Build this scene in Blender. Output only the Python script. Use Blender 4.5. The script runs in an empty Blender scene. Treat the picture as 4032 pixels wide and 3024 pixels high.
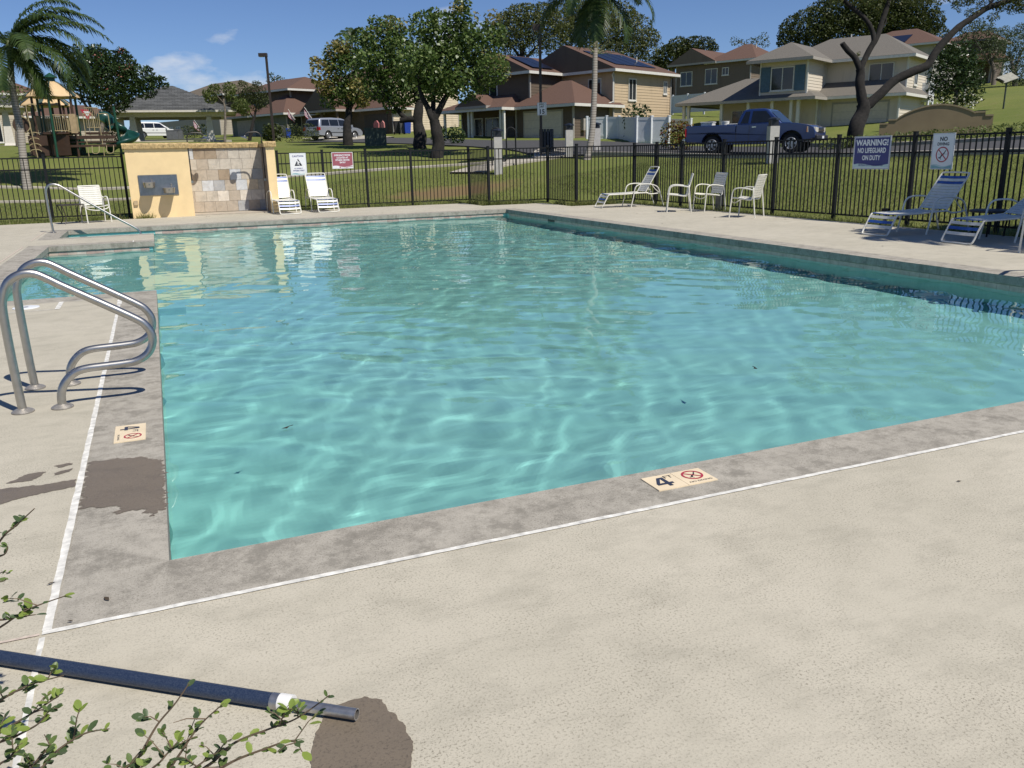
import bpy, bmesh, math, random
import numpy as np
from mathutils import Vector, Matrix, noise as mnoise
random.seed(7)
scn = bpy.context.scene
col = scn.collection
PI = math.pi
# ------------------------------------------------------------------ camera
cam_d = bpy.data.cameras.new('camera'); cam = bpy.data.objects.new('camera', cam_d); col.objects.link(cam)
cam_d.sensor_width = 36.0; cam_d.lens = 29.2417; cam_d.clip_start = 0.05; cam_d.clip_end = 4000
_R = ((0.921716, -0.121941, 0.368198), (-0.387285, -0.237422, 0.890865), (-0.021215, -0.963722, -0.266062))
_c = [Vector([_R[i][k] for i in range(3)]).normalized() for k in range(3)]
cam.matrix_world = Matrix.Translation((0.11561, -3.0773, 1.42)) @ Matrix((_c[0], -_c[1], -_c[2])).transposed().to_4x4()
scn.camera = cam
# ------------------------------------------------------------------ sky, sun, exposure
SUN_EL, SUN_AZ = math.radians(54.3), math.radians(153.4)      # azimuth clockwise from +Y
world = bpy.data.worlds.new('World'); scn.world = world; world.use_nodes = True
wn = world.node_tree; wn.nodes.clear()
def wnode(t, **kw):
    n = wn.nodes.new(t)
    for k, v in kw.items(): setattr(n, k, v)
    return n
sky = wnode('ShaderNodeTexSky', sky_type='NISHITA', sun_disc=False, sun_elevation=SUN_EL, sun_rotation=SUN_AZ,
            air_density=0.9, dust_density=0.0, ozone_density=3.5, altitude=800)
tc = wnode('ShaderNodeTexCoord')
mp = wnode('ShaderNodeMapping'); mp.inputs['Scale'].default_value = (1.0, 1.0, 2.4); mp.inputs['Location'].default_value = (3.1, 1.7, 0.4)
nz = wnode('ShaderNodeTexNoise'); nz.inputs['Scale'].default_value = 4.2; nz.inputs['Detail'].default_value = 7; nz.inputs['Roughness'].default_value = 0.55
sep = wnode('ShaderNodeSeparateXYZ')
band = wnode('ShaderNodeMapRange'); band.inputs[1].default_value = 0.02; band.inputs[2].default_value = 0.24; band.inputs[3].default_value = 0.065; band.inputs[4].default_value = -0.13
add = wnode('ShaderNodeMath', operation='ADD')
ramp = wnode('ShaderNodeMapRange'); ramp.inputs[1].default_value = 0.56; ramp.inputs[2].default_value = 0.68
mix = wnode('ShaderNodeMix', data_type='RGBA'); mix.inputs[7].default_value = (9.6, 9.9, 10.4, 1)
bg = wnode('ShaderNodeBackground'); bg.inputs[1].default_value = 0.078
out = wnode('ShaderNodeOutputWorld')
L = wn.links.new
L(tc.outputs['Generated'], mp.inputs[0]); L(mp.outputs[0], nz.inputs[0]); L(tc.outputs['Generated'], sep.inputs[0])
L(sep.outputs[2], band.inputs[0]); L(nz.outputs[0], add.inputs[0]); L(band.outputs[0], add.inputs[1]); L(add.outputs[0], ramp.inputs[0])
L(ramp.outputs[0], mix.inputs[0]); tint = wnode('ShaderNodeMix', data_type='RGBA', blend_type='MULTIPLY'); tint.inputs[0].default_value = 1.0; tint.inputs[7].default_value = (0.84, 0.94, 1.17, 1); L(sky.outputs[0], tint.inputs[6]); L(tint.outputs[2], mix.inputs[6]); L(mix.outputs[2], bg.inputs[0]); L(bg.outputs[0], out.inputs[0])
sun_d = bpy.data.lights.new('sun', 'SUN'); sun_d.energy = 5.0; sun_d.angle = math.radians(0.53); sun_d.color = (1.0, 0.95, 0.86)
sun = bpy.data.objects.new('sun', sun_d); col.objects.link(sun)
SUNV = Vector((math.cos(SUN_EL)*math.sin(SUN_AZ), math.cos(SUN_EL)*math.cos(SUN_AZ), math.sin(SUN_EL)))
sun.rotation_euler = SUNV.to_track_quat('Z', 'Y').to_euler(); sun.location = (10, -20, 40)
sun_d.cycles.is_caustics_light = True
vs = scn.view_settings; vs.view_transform = 'Standard'; vs.look = 'None'; vs.exposure = 0.0; vs.gamma = 1.0
scn.render.engine = 'CYCLES'; cy = scn.cycles
cy.use_denoising = True; cy.max_bounces = 8; cy.diffuse_bounces = 3; cy.glossy_bounces = 3; cy.transmission_bounces = 6; cy.transparent_max_bounces = 12
cy.caustics_reflective = False; cy.caustics_refractive = True; cy.sample_clamp_indirect = 6.0; cy.blur_glossy = 0.5

# ------------------------------------------------------------------ helpers
class MB:
    """collects faces; build() links them as one mesh object"""
    def __init__(s): s.v = []; s.f = []; s.m = []
    def add(s, vs, fs, mi=0):
        o = len(s.v); s.v += [tuple(p) for p in vs]; s.f += [tuple(i+o for i in f) for f in fs]; s.m += [mi]*len(fs); return s
    def box(s, c, d, rz=0.0, M=None, mi=0):
        x, y, z = d[0]/2, d[1]/2, d[2]/2
        P = [Vector((a*x, b*y, e*z)) for e in (-1, 1) for b in (-1, 1) for a in (-1, 1)]
        T = M if M is not None else Matrix.Rotation(rz, 4, 'Z')
        P = [T @ p + Vector(c) for p in P]
        return s.add(P, [(0,2,3,1),(4,5,7,6),(0,1,5,4),(2,6,7,3),(0,4,6,2),(1,3,7,5)], mi)
    def bx(s, x0, x1, y0, y1, z0, z1, mi=0):
        return s.box(((x0+x1)/2, (y0+y1)/2, (z0+z1)/2), (abs(x1-x0), abs(y1-y0), abs(z1-z0)), mi=mi)
    def tube(s, pts, r, n=8, cap=True, closed=False, mi=0):
        pts = [Vector(p) for p in pts]; N = len(pts); rr = r if isinstance(r, (list, tuple)) else [r]*N
        vs = []; up = None
        for i, p in enumerate(pts):
            if closed: t = (pts[(i+1) % N]-pts[i-1])
            else: t = (pts[min(i+1, N-1)]-pts[max(i-1, 0)])
            t = t.normalized() if t.length > 1e-9 else Vector((0,0,1))
            if up is None:
                up = Vector((0,0,1)) if abs(t.z) < 0.9 else Vector((1,0,0))
            a = up - t*up.dot(t)
            if a.length < 1e-6: a = t.orthogonal()
            a.normalize(); up = a; b = t.cross(a)
            for k in range(n):
                q = 2*PI*k/n; vs.append(p + (a*math.cos(q)+b*math.sin(q))*rr[i])
        fs = []
        for i in range(N if closed else N-1):
            j = (i+1) % N
            for k in range(n): fs.append((i*n+k, i*n+(k+1) % n, j*n+(k+1) % n, j*n+k))
        if cap and not closed: fs += [tuple(range(n))[::-1], tuple((N-1)*n+k for k in range(n))]
        return s.add(vs, fs, mi)
    def bar(s, a, b, w, h=None, mi=0):
        """rectangular bar from a to b"""
        a, b = Vector(a), Vector(b); t = (b-a); l = t.length; t.normalize()
        u = Vector((0,0,1)) if abs(t.z) < 0.95 else Vector((0,1,0))
        x = t.cross(u).normalized(); y = x.cross(t)
        M = Matrix((x, t, y)).transposed().to_4x4()
        return s.box((a+b)/2, (w, l, h if h else w), M=M, mi=mi)
    def prism(s, poly, z0, z1, mi=0):
        n = len(poly); a = [(p[0], p[1], z0) for p in poly]; b = [(p[0], p[1], z1) for p in poly]
        return s.add(a+b, [tuple(range(n))[::-1], tuple(range(n, 2*n))]+[(i, (i+1) % n, n+(i+1) % n, n+i) for i in range(n)], mi)
    def extr(s, poly, d, mi=0):
        """planar 3d polygon extruded by vector d"""
        n = len(poly); d = Vector(d); a = [Vector(p) for p in poly]; b = [p+d for p in a]
        return s.add(a+b, [tuple(range(n))[::-1], tuple(range(n, 2*n))]+[(i, (i+1) % n, n+(i+1) % n, n+i) for i in range(n)], mi)
    def lathe(s, prof, c=(0,0,0), n=16, mi=0):
        vs = []; N = len(prof)
        for r, z in prof:
            for k in range(n): vs.append((c[0]+r*math.cos(2*PI*k/n), c[1]+r*math.sin(2*PI*k/n), c[2]+z))
        fs = [(i*n+k, i*n+(k+1) % n, (i+1)*n+(k+1) % n, (i+1)*n+k) for i in range(N-1) for k in range(n)]
        fs += [tuple(range(n))[::-1], tuple((N-1)*n+k for k in range(n))]
        return s.add(vs, fs, mi)
    def mesh(s, name, mats, smooth=False):
        me = bpy.data.meshes.new(name); me.from_pydata(s.v, [], s.f); me.validate(clean_customdata=False)
        for m in (mats if isinstance(mats, (list, tuple)) else [mats]): me.materials.append(m)
        if isinstance(mats, (list, tuple)) and len(mats) > 1 and len(me.polygons) == len(s.m): me.polygons.foreach_set('material_index', s.m)
        if smooth:
            me.polygons.foreach_set('use_smooth', [True]*len(me.polygons))
        me.update(); return me
    def build(s, name, mats, parent=None, smooth=False, loc=None, rz=0.0, angle=None):
        return link(name, s.mesh(name, mats, smooth), parent, loc, rz, angle if angle else (40 if smooth else None))
def link(name, me, parent=None, loc=None, rz=0.0, angle=None):
    o = bpy.data.objects.new(name, me); col.objects.link(o)
    if parent is not None: o.parent = parent
    if loc is not None: o.location = loc
    if rz: o.rotation_euler[2] = rz
    if angle and me is not None:
        try: me.set_sharp_from_angle(angle=math.radians(angle))
        except Exception: pass
    return o
def tag(o, label=None, cat=None, group=None, kind=None):
    if label: o['label'] = label
    if cat: o['category'] = cat
    if group: o['group'] = group
    if kind: o['kind'] = kind
    return o
def thing(name, label, cat, loc=(0,0,0), rz=0.0, group=None):
    o = bpy.data.objects.new(name, None); col.objects.link(o); o.empty_display_size = 0.2
    o.location = loc; o.rotation_euler[2] = rz
    return tag(o, label, cat, group)
def structure(o): o['kind'] = 'structure'; return o
def copy_tree(o, parent=None, loc=None, rz=None):
    c = o.copy(); col.objects.link(c); c.parent = parent
    for ch in list(o.children): copy_tree(ch, c)
    if loc is not None: c.location = loc
    if rz is not None: c.rotation_euler[2] = rz
    return c
def smooth_path(pts, n=6):
    P = [Vector(p) for p in pts]; o = []
    for i in range(len(P)-1):
        a = P[max(i-1, 0)]; b = P[i]; c = P[i+1]; d = P[min(i+2, len(P)-1)]
        for k in range(n):
            t = k/n; o.append(0.5*((2*b)+(c-a)*t+(2*a-5*b+4*c-d)*t*t+(3*b-a-3*c+d)*t**3))
    o.append(P[-1]); return o
def rnd(a, b): return random.uniform(a, b)
# ------------------------------------------------------------------ materials
MATS = {}
class N:
    def __init__(s, name):
        s.m = bpy.data.materials.new(name); s.m.use_nodes = True; s.t = s.m.node_tree; s.b = s.t.nodes['Principled BSDF']; s.o = s.t.nodes['Material Output']
    def n(s, t, **kw):
        x = s.t.nodes.new(t)
        for k, v in kw.items():
            if k.startswith('i_'):
                x.inputs[k[2:].replace('_', ' ')].default_value = v
            else: setattr(x, k, v)
        return x
    def l(s, a, b): s.t.links.new(a, b)
    def coord(s, kind='Object', scale=(1,1,1)):
        tc = s.n('ShaderNodeTexCoord'); mp = s.n('ShaderNodeMapping'); mp.inputs['Scale'].default_value = scale
        if kind == 'World':
            g = s.n('ShaderNodeNewGeometry'); s.l(g.outputs['Position'], mp.inputs[0])
        else: s.l(tc.outputs[kind], mp.inputs[0])
        return mp.outputs[0]
    def noise(s, co, scale=5, detail=4, rough=0.55, dist=0.0):
        x = s.n('ShaderNodeTexNoise'); x.inputs['Scale'].default_value = scale; x.inputs['Detail'].default_value = detail; x.inputs['Roughness'].default_value = rough; x.inputs['Distortion'].default_value = dist
        s.l(co, x.inputs['Vector']); return x.outputs[0]
    def rng(s, v, a, b, c=0.0, d=1.0):
        x = s.n('ShaderNodeMapRange'); s.l(v, x.inputs[0]); x.inputs[1].default_value = a; x.inputs[2].default_value = b; x.inputs[3].default_value = c; x.inputs[4].default_value = d; return x.outputs[0]
    def mixc(s, f, a, b):
        x = s.n('ShaderNodeMix', data_type='RGBA')
        if hasattr(f, 'node'): s.l(f, x.inputs[0])
        else: x.inputs[0].default_value = f
        for k, q in ((6, a), (7, b)):
            if hasattr(q, 'node'): s.l(q, x.inputs[k])
            else: x.inputs[k].default_value = (*q, 1)
        return x.outputs[2]
    def math(s, op, a, b=0.0):
        x = s.n('ShaderNodeMath', operation=op)
        for k, q in ((0, a), (1, b)):
            if hasattr(q, 'node'): s.l(q, x.inputs[k])
            else: x.inputs[k].default_value = q
        return x.outputs[0]
    def base(s, c):
        if hasattr(c, 'node'): s.l(c, s.b.inputs['Base Color'])
        else: s.b.inputs['Base Color'].default_value = (*c, 1)
    def bump(s, h, strength=0.3, dist=0.01):
        x = s.n('ShaderNodeBump'); x.inputs['Strength'].default_value = strength; x.inputs['Distance'].default_value = dist
        s.l(h, x.inputs['Height']); s.l(x.outputs[0], s.b.inputs['Normal'])
    def fin(s, rough=0.6, metal=0.0, spec=None):
        s.b.inputs['Roughness'].default_value = rough; s.b.inputs['Metallic'].default_value = metal
        if spec is not None: s.b.inputs['Specular IOR Level'].default_value = spec
        return s.m
def mat(name, c, rough=0.6, metal=0.0, var=0.12, scale=6.0, bump=0.0, bscale=40.0, spec=None, coord='Object'):
    if name in MATS: return MATS[name]
    n = N(name); co = n.coord(coord); v = n.noise(co, scale, 4)
    d = tuple(x*(1-var*1.6) for x in c); e = tuple(min(1, x*(1+var)) for x in c)
    n.base(n.mixc(n.rng(v, 0.3, 0.7), d, e))
    if bump: n.bump(n.noise(co, bscale, 3), bump, 0.004)
    MATS[name] = n.fin(rough, metal, spec); return MATS[name]
# ------------------------------------------------------------------ pool, deck, water
PX, PY, WL, CW = 8.77, 18.0, -0.155, 0.36     # pool width, length, water level, coping width
BX, B1, B2 = -1.75, (7.30, 14.0), (15.95, 18.0)
def in_pool(x, y, e=0.0):
    return (-e < x < PX+e and -e < y < PY+e) or (BX-e < x < 0.01+e and (B1[0]-e < y < B1[1]+e or B2[0]-e < y < B2[1]+e))
# deck outline (stepped far-right corner)
DECK = [(-14, -9), (12.55, -9), (12.55, 18.02), (10.75, 18.02), (10.75, 19.98), (8.85, 19.98), (8.85, 21.62), (3.45, 21.72), (3.45, 21.62), (-0.5, 21.25), (-14, 20.6)]
def in_poly(x, y, P):
    c = False; j = len(P)-1
    for i in range(len(P)):
        if (P[i][1] > y) != (P[j][1] > y) and x < (P[j][0]-P[i][0])*(y-P[i][1])/(P[j][1]-P[i][1])+P[i][0]: c = not c
        j = i
    return c
def concrete(name, a, b, dark, speck, sc=1.0, broom=(1,1,1), dirt=None):
    n = N(name); co = n.coord('World')
    big = n.noise(co, 0.75*sc, 5, 0.6); mid = n.noise(co, 5*sc, 6, 0.65); fine = n.noise(co, 130, 4, 0.7); mic = n.noise(co, 300, 3, 0.6)
    br = n.noise(n.coord('World', broom), 30, 3, 0.6)
    c = n.mixc(n.rng(big, 0.32, 0.68), a, b)
    c = n.mixc(n.math('MULTIPLY', n.rng(mid, 0.46, 0.78), dark[3]), c, dark[:3])
    c = n.mixc(n.math('MULTIPLY', n.rng(fine, 0.52, 0.64), n.rng(n.noise(co, 1.9, 6, 0.7), 0.35, 0.68, 0.25, 1.0)), c, speck)
    c = n.mixc(n.math('MULTIPLY', n.rng(mic, 0.5, 0.72), 0.5), c, tuple(min(1, q*1.35) for q in a))
    st_ = n.noise(n.coord('World', (1.0, 2.6, 1)), 3.2, 7, 0.72); c = n.mixc(n.math('MULTIPLY', n.rng(st_, 0.50, 0.72), 0.38), c, tuple(q*0.78 for q in dark[:3]))
    if dirt:
        e = n.noise(n.coord('World', dirt), 2.2, 9, 0.78, 0.0)
        c = n.mixc(n.math('MULTIPLY', n.rng(e, 0.50, 0.60), 0.65), c, dark[:3])
    n.base(c)
    h = n.math('ADD', n.math('MULTIPLY', fine, 0.7), n.math('MULTIPLY', br, 0.6)); n.bump(h, 0.35, 0.003)
    n.b.inputs['Specular IOR Level'].default_value = 0.25
    return n.fin(0.85)
M_DECK = concrete('deck_concrete', (0.445, 0.41, 0.328), (0.52, 0.478, 0.388), (0.34, 0.315, 0.25, 0.55), (0.18, 0.16, 0.122), 1.0, (1.5, 9, 1))
M_COPE = concrete('coping_concrete', (0.42, 0.388, 0.33), (0.36, 0.332, 0.282), (0.185, 0.17, 0.142, 0.8), (0.13, 0.118, 0.098), 2.6, (9, 1.5, 1), (2.0, 2.0, 1))
M_SEAL = mat('joint_sealant', (0.74, 0.72, 0.66), 0.6, var=0.22, scale=22, coord='World')
M_SEAL2 = mat('old_joint_sealant', (0.60, 0.50, 0.42), 0.7, var=0.2, scale=30, coord='World')
M_WET = concrete('wet_concrete', (0.165, 0.135, 0.102), (0.19, 0.155, 0.115), (0.13, 0.108, 0.085, 0.5), (0.09, 0.075, 0.06), 1.0, (1.5, 9, 1))
M_WET.node_tree.nodes['Principled BSDF'].inputs['Roughness'].default_value = 0.38
# plaster: pale aqua
n = N('pool_plaster'); co = n.coord('World'); n.base(n.mixc(n.rng(n.noise(co, 0.7, 5, 0.6), 0.3, 0.7), (0.315, 0.63, 0.59), (0.365, 0.68, 0.64))); M_PLAS = n.fin(0.7)
# cells on the grid of break lines
_xs = sorted(set([-14, -9, BX-CW, BX, -CW, 0, PX, PX+CW, 12.55, 10.75, 8.85, 3.45, -0.5]+[i*1.0 for i in range(-14, 13)]))
_ys = sorted(set([-9, -CW, 0, B1[0]-CW, B1[0], B1[1], B1[1]+CW, B2[0]-CW, B2[0], PY, PY+CW, 18.02, 19.98, 20.6]+[i*1.0 for i in range(-9, 21)]))
deck = MB(); cope = MB()
def near_pool(x, y): return in_pool(x, y, CW)
for i in range(len(_xs)-1):
    for j in range(len(_ys)-1):
        x0, x1, y0, y1 = _xs[i], _xs[i+1], _ys[j], _ys[j+1]; cx_, cy_ = (x0+x1)/2, (y0+y1)/2
        if in_pool(cx_, cy_): continue
        q = [(x0, y0, 0), (x1, y0, 0), (x1, y1, 0), (x0, y1, 0)]
        if near_pool(cx_, cy_) and not (cx_ < 0 and B1[1]+CW < cy_ < B2[0]-CW): cope.add(q, [(0,1,2,3)])
        elif y1 <= 20.601 and in_poly(cx_, cy_, DECK): deck.add(q, [(0,1,2,3)])
deck.add([(-14, 20.6, 0), (3.45, 20.6, 0), (3.45, 21.62, 0), (-0.5, 21.25, 0)], [(0,1,2,3)])
deck.add([(3.45, 20.6, 0), (8.85, 20.6, 0), (8.85, 21.62, 0), (3.45, 21.72, 0)], [(0,1,2,3)])
for i in range(len(DECK)):       # slab edge
    a, b = DECK[i], DECK[(i+1) % len(DECK)]; deck.add([(*a, 0), (*b, 0), (*b, -0.25), (*a, -0.25)], [(0,3,2,1)])
o_deck = structure(deck.build('pool_deck', M_DECK)); o_deck['label'] = 'broad beige broom-finished concrete deck around the pool'
# coping nosing: vertical face, small drip underside; outline of water opening
LOOP = [(0, 0), (PX, 0), (PX, PY), (BX, PY), (BX, B2[0]), (0, B2[0]), (0, B1[1]), (BX, B1[1]), (BX, B1[0]), (0, B1[0])]
def offset_loop(P, d):
    r = []
    for i in range(len(P)):
        a, b, c = Vector(P[i-1]), Vector(P[i]), Vector(P[(i+1) % len(P)])
        t1 = (b-a).normalized(); t2 = (c-b).normalized(); n1 = Vector((t1.y, -t1.x)); n2 = Vector((t2.y, -t2.x))
        r.append(tuple(b+(n1+n2)*d))
    return r
O1 = offset_loop(LOOP, 0.035)     # basin wall stands back under the nosing
for i in range(len(LOOP)):
    a, b = LOOP[i], LOOP[(i+1) % len(LOOP)]; c, d = O1[(i+1) % len(LOOP)], O1[i]
    cope.add([(*a, 0), (*b, 0), (*b, -0.105), (*a, -0.105)], [(0,1,2,3)])
    cope.add([(*a, -0.105), (*b, -0.105), (*c, -0.105), (*d, -0.105)], [(0,1,2,3)])
o = cope.build('coping', M_COPE, o_deck)
bv = o.modifiers.new('bevel', 'BEVEL'); bv.width = 0.018; bv.segments = 3; bv.limit_method = 'ANGLE'; bv.angle_limit = math.radians(60)
w = o.modifiers.new('weld', 'WELD'); o.modifiers.move(1, 0)
# sealant joints
def joint(a, b, wd, m=M_SEAL, z=0.0035):
    mb = MB(); a, b = Vector((*a, 0)), Vector((*b, 0)); t = (b-a).normalized(); nrm = Vector((-t.y, t.x, 0)); k = max(2, int((b-a).length/0.05)); pts = []
    for i in range(k+1):
        p = a+(b-a)*i/k; w1 = wd/2*(1+0.18*mnoise.noise(p*9)+0.25*mnoise.noise(p*47)); w2 = wd/2*(1+0.18*mnoise.noise(p*9+Vector((5,5,5)))+0.1*mnoise.noise(p*29)); pts += [p+nrm*w1+Vector((0,0,z)), p-nrm*w2+Vector((0,0,z))]
    mb.add(pts, [(2*i, 2*i+1, 2*i+3, 2*i+2)[::-1] for i in range(k)]); return mb.build('joint_sealant', m, o_deck)
e = CW+0.005
joint((-e-0.013, -e), (PX+e, -e), 0.024); joint((-e, -e+0.013), (-e, 6.42), 0.028); joint((PX+e, -e), (PX+e, 2.2), 0.012)
joint((-e, 6.92), (-0.93, 6.92), 0.012); joint((-0.94, 6.42), (-0.94, 6.93), 0.045); joint((-e+0.0, 6.40), (-e, 6.88), 0.045); joint((-0.97, 6.42), (-4, 6.42), 0.014)
joint((-e-0.01, -e-0.03), (-0.33, -4.5), 0.017); joint((-e-0.02, -e-0.005), (-4, -0.41), 0.012, M_SEAL2)
joint((-2.18, 11.4), (-2.18, 14.2), 0.022, M_SEAL2); joint((-2.2, 15.5), (-2.2, 18.0), 0.022, M_SEAL2); joint((0.45, PY+e), (PX+e, PY+e), 0.012); joint((PX+e+.1, 16.2), (PX+e+.55, 16.2), 0.05)
joint((BX, B1[1]+CW+0.01), (-0.37, B1[1]+CW+0.01), 0.008, M_SEAL2); joint((-0.36, B1[1]+0.02), (-0.36, B1[1]+CW), 0.02)
# basin shell
bas = MB(); DEPTH = -1.30; BAYD = -0.62
FL = [(-0.035, -0.035), (PX+.035, PY+.035)]
bas.add([(-.035, -.035, DEPTH), (PX+.035, -.035, DEPTH), (PX+.035, PY+.035, DEPTH), (-.035, PY+.035, DEPTH)], [(0,1,2,3)])
for i in range(len(O1)):
    a, b = O1[i], O1[(i+1) % len(O1)]; zb = DEPTH
    bas.add([(*a, -0.106), (*b, -0.106), (*b, zb), (*a, zb)], [(0,1,2,3)])
# shallow ledge in the bay, stairs in the far bay
bas.bx(BX-.03, -0.036, B1[0]-.03, B1[1]+.03, DEPTH+.001, BAYD); bas.bx(-0.036, 0.30, B1[0]+.4, B1[1]-.4, DEPTH+.001, -0.92)
for k in range(4): bas.bx(BX-.03+k*0.42, BX-.03+(k+1)*0.42, B2[0]-.03, B2[1]+.03, DEPTH+.001, -0.30-k*0.24)
o_pool = structure(bas.build('swimming_pool', M_PLAS)); o_pool['label'] = 'rectangular plastered swimming pool basin with side bay and entry stairs'
o_pool.cycles.is_caustics_receiver = True
# waterline tiles
M_WT = [mat('waterline_tile_%s' % k, c, 0.25, var=0.15, scale=9, coord='World') for k, c in (('rose', (0.50, 0.35, 0.30)), ('tan', (0.55, 0.43, 0.36)), ('pale', (0.60, 0.50, 0.43)))]
tm = [MB().box((0, 0, 0), (0.149, 0.012, 0.143)).mesh('waterline_tile', m) for m in M_WT]
def tiles(x0, x1, y):
    k = int((x1-x0)/0.152)
    for i in range(k):
        o = link('waterline_tile', random.choice(tm), o_pool, (x0+0.076+i*0.152, y, -0.180))
tiles(BX-.02, 0.0, B1[1]+.029); tiles(0.02, PX, PY+.029)
rest = MB()
for i in range(len(LOOP)):
    a, b = Vector(O1[i]), Vector(O1[(i+1) % len(O1)]); t = b-a
    if abs(a.y-PY-.035) < .01 and abs(b.y-PY-.035) < .01 or abs(a.y-B1[1]-.035) < .01 and abs(b.y-B1[1]-.035) < .01: continue
    k = int(t.length/0.152); t.normalize(); nn = Vector((-t.y, t.x))
    for j in range(k):
        p = a+t*(0.076+j*0.152)+nn*0.006
        rest.box((p.x, p.y, -0.180), (0.149, 0.012, 0.143), rz=math.atan2(t.y, t.x))
o = rest.build('waterline_tile_band', M_WT[1], o_pool); o['kind'] = 'stuff'
# recessed skimmer mouth in right wall + hidden lines
MB().bx(PX+.02, PX+.034, 15.05, 15.42, -0.235, -0.10).build('skimmer_mouth', mat('dark_plastic', (0.02, 0.025, 0.022), 0.5), o_pool)
# water
rs = random.Random(3); WV = []
for lam, amp, cnt in ((2.8, .0030, 6), (1.5, .0018, 8), (0.85, .0016, 10), (0.50, .00115, 12), (0.27, .00036, 12), (0.16, .00022, 12)):
    for k in range(cnt):
        a = rs.gauss(1.75, 1.1); kk = 2*PI/(lam*rs.uniform(.8, 1.25)); WV.append((kk*math.cos(a), kk*math.sin(a), rs.uniform(0, 7), amp*rs.uniform(.6, 1.3)/math.sqrt(cnt/5)))
def wave(X, Y):
    wx = X+0.10*np.sin(1.1*Y+0.7*X)+0.05*np.sin(2.9*X-1.7*Y); wy = Y+0.10*np.sin(0.9*X-1.3*Y+2)+0.05*np.sin(2.3*Y+1.9*X)
    g = 0.75+0.35*np.sin(0.55*X+1.0)*np.sin(0.42*Y+0.4)
    Z = np.zeros_like(X)
    for kx, ky, ph, am in WV: Z += am*np.sin(kx*wx+ky*wy+ph)
    return Z*g
def water_mesh():
    st = 0.045; xs = np.arange(BX-.03, PX+.034, st); ys = np.arange(-.03, PY+.034, st); X, Y = np.meshgrid(xs, ys, indexing='ij'); Z = WL+wave(X, Y)
    idx = -np.ones(X.shape, int); keep = (X > -0.04) | ((Y > B1[0]-.034) & (Y < B1[1]+.034)) | ((Y > B2[0]-.034) & (Y < B2[1]+.034))
    idx[keep] = np.arange(keep.sum()); V = np.stack([X[keep], Y[keep], Z[keep]], 1)
    a, b, c, d = idx[:-1, :-1], idx[1:, :-1], idx[1:, 1:], idx[:-1, 1:]; ok = (a >= 0) & (b >= 0) & (c >= 0) & (d >= 0)
    F = np.stack([a[ok], b[ok], c[ok], d[ok]], 1)
    me = bpy.data.meshes.new('water'); me.vertices.add(len(V)); me.vertices.foreach_set('co', V.ravel()); me.loops.add(F.size); me.loops.foreach_set('vertex_index', F.ravel())
    me.polygons.add(len(F)); me.polygons.foreach_set('loop_start', np.arange(0, F.size, 4)); me.polygons.foreach_set('use_smooth', np.ones(len(F), bool)); me.update(calc_edges=True); me.validate(); return me
n = N('pool_water'); n.t.nodes.remove(n.b); g = n.n('ShaderNodeBsdfGlass'); g.inputs['Color'].default_value = (0.90, 1.0, 0.99, 1); g.inputs['Roughness'].default_value = 0.0; g.inputs['IOR'].default_value = 1.33
n.l(g.outputs[0], n.o.inputs[0]); M_WATER = n.m
wm = water_mesh(); wm.materials.append(M_WATER); o_water = structure(link('water', wm)); o_water['label'] = 'turquoise rippled pool water'
o_water.cycles.is_caustics_caster = True
# ------------------------------------------------------------------ shared object materials
M_STEEL = mat('brushed_steel', (0.47, 0.46, 0.44), 0.36, 1.0, var=0.06, scale=30)
M_STEELP = mat('stainless_panel', (0.30, 0.30, 0.31), 0.38, 1.0, var=0.08, scale=12)
M_BLACK = mat('black_powder_coat', (0.010, 0.011, 0.013), 0.6, var=0.1, spec=0.25)
M_WHITEF = mat('white_enamel_frame', (0.74, 0.72, 0.64), 0.35, var=0.05, scale=10)
M_STRAPW = mat('white_vinyl_strap', (0.72, 0.70, 0.63), 0.42, var=0.06, scale=12)
M_STRAPB = mat('blue_vinyl_strap', (0.035, 0.10, 0.36), 0.4, var=0.15, scale=14)
M_STUCCO = mat('yellow_stucco', (0.83, 0.63, 0.345), 0.85, var=0.05, scale=3, bump=0.25, bscale=120)
M_BRICKCAP = mat('buff_brick', (0.50, 0.36, 0.17), 0.9, var=0.3, scale=14, bump=0.3, bscale=60)
M_GROUT = mat('grey_grout', (0.36, 0.33, 0.28), 0.9)
M_TAN = mat('tan_powder_coat', (0.45, 0.36, 0.20), 0.5)
M_SIGNW = mat('sign_white', (0.78, 0.80, 0.82), 0.4, var=0.03)
M_SIGNK = mat('sign_black', (0.02, 0.022, 0.03), 0.45, var=0.05)
M_NAVY = mat('sign_navy', (0.03, 0.036, 0.19), 0.35, var=0.04)
M_MAROON = mat('sign_maroon', (0.33, 0.10, 0.125), 0.4, var=0.05)
M_RED = mat('sign_red', (0.42, 0.035, 0.06), 0.4, var=0.05)
M_TEALP = mat('sign_teal', (0.22, 0.42, 0.46), 0.4, var=0.05)
M_TEALL = mat('sign_pale_teal', (0.5, 0.64, 0.65), 0.4, var=0.05)
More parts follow.
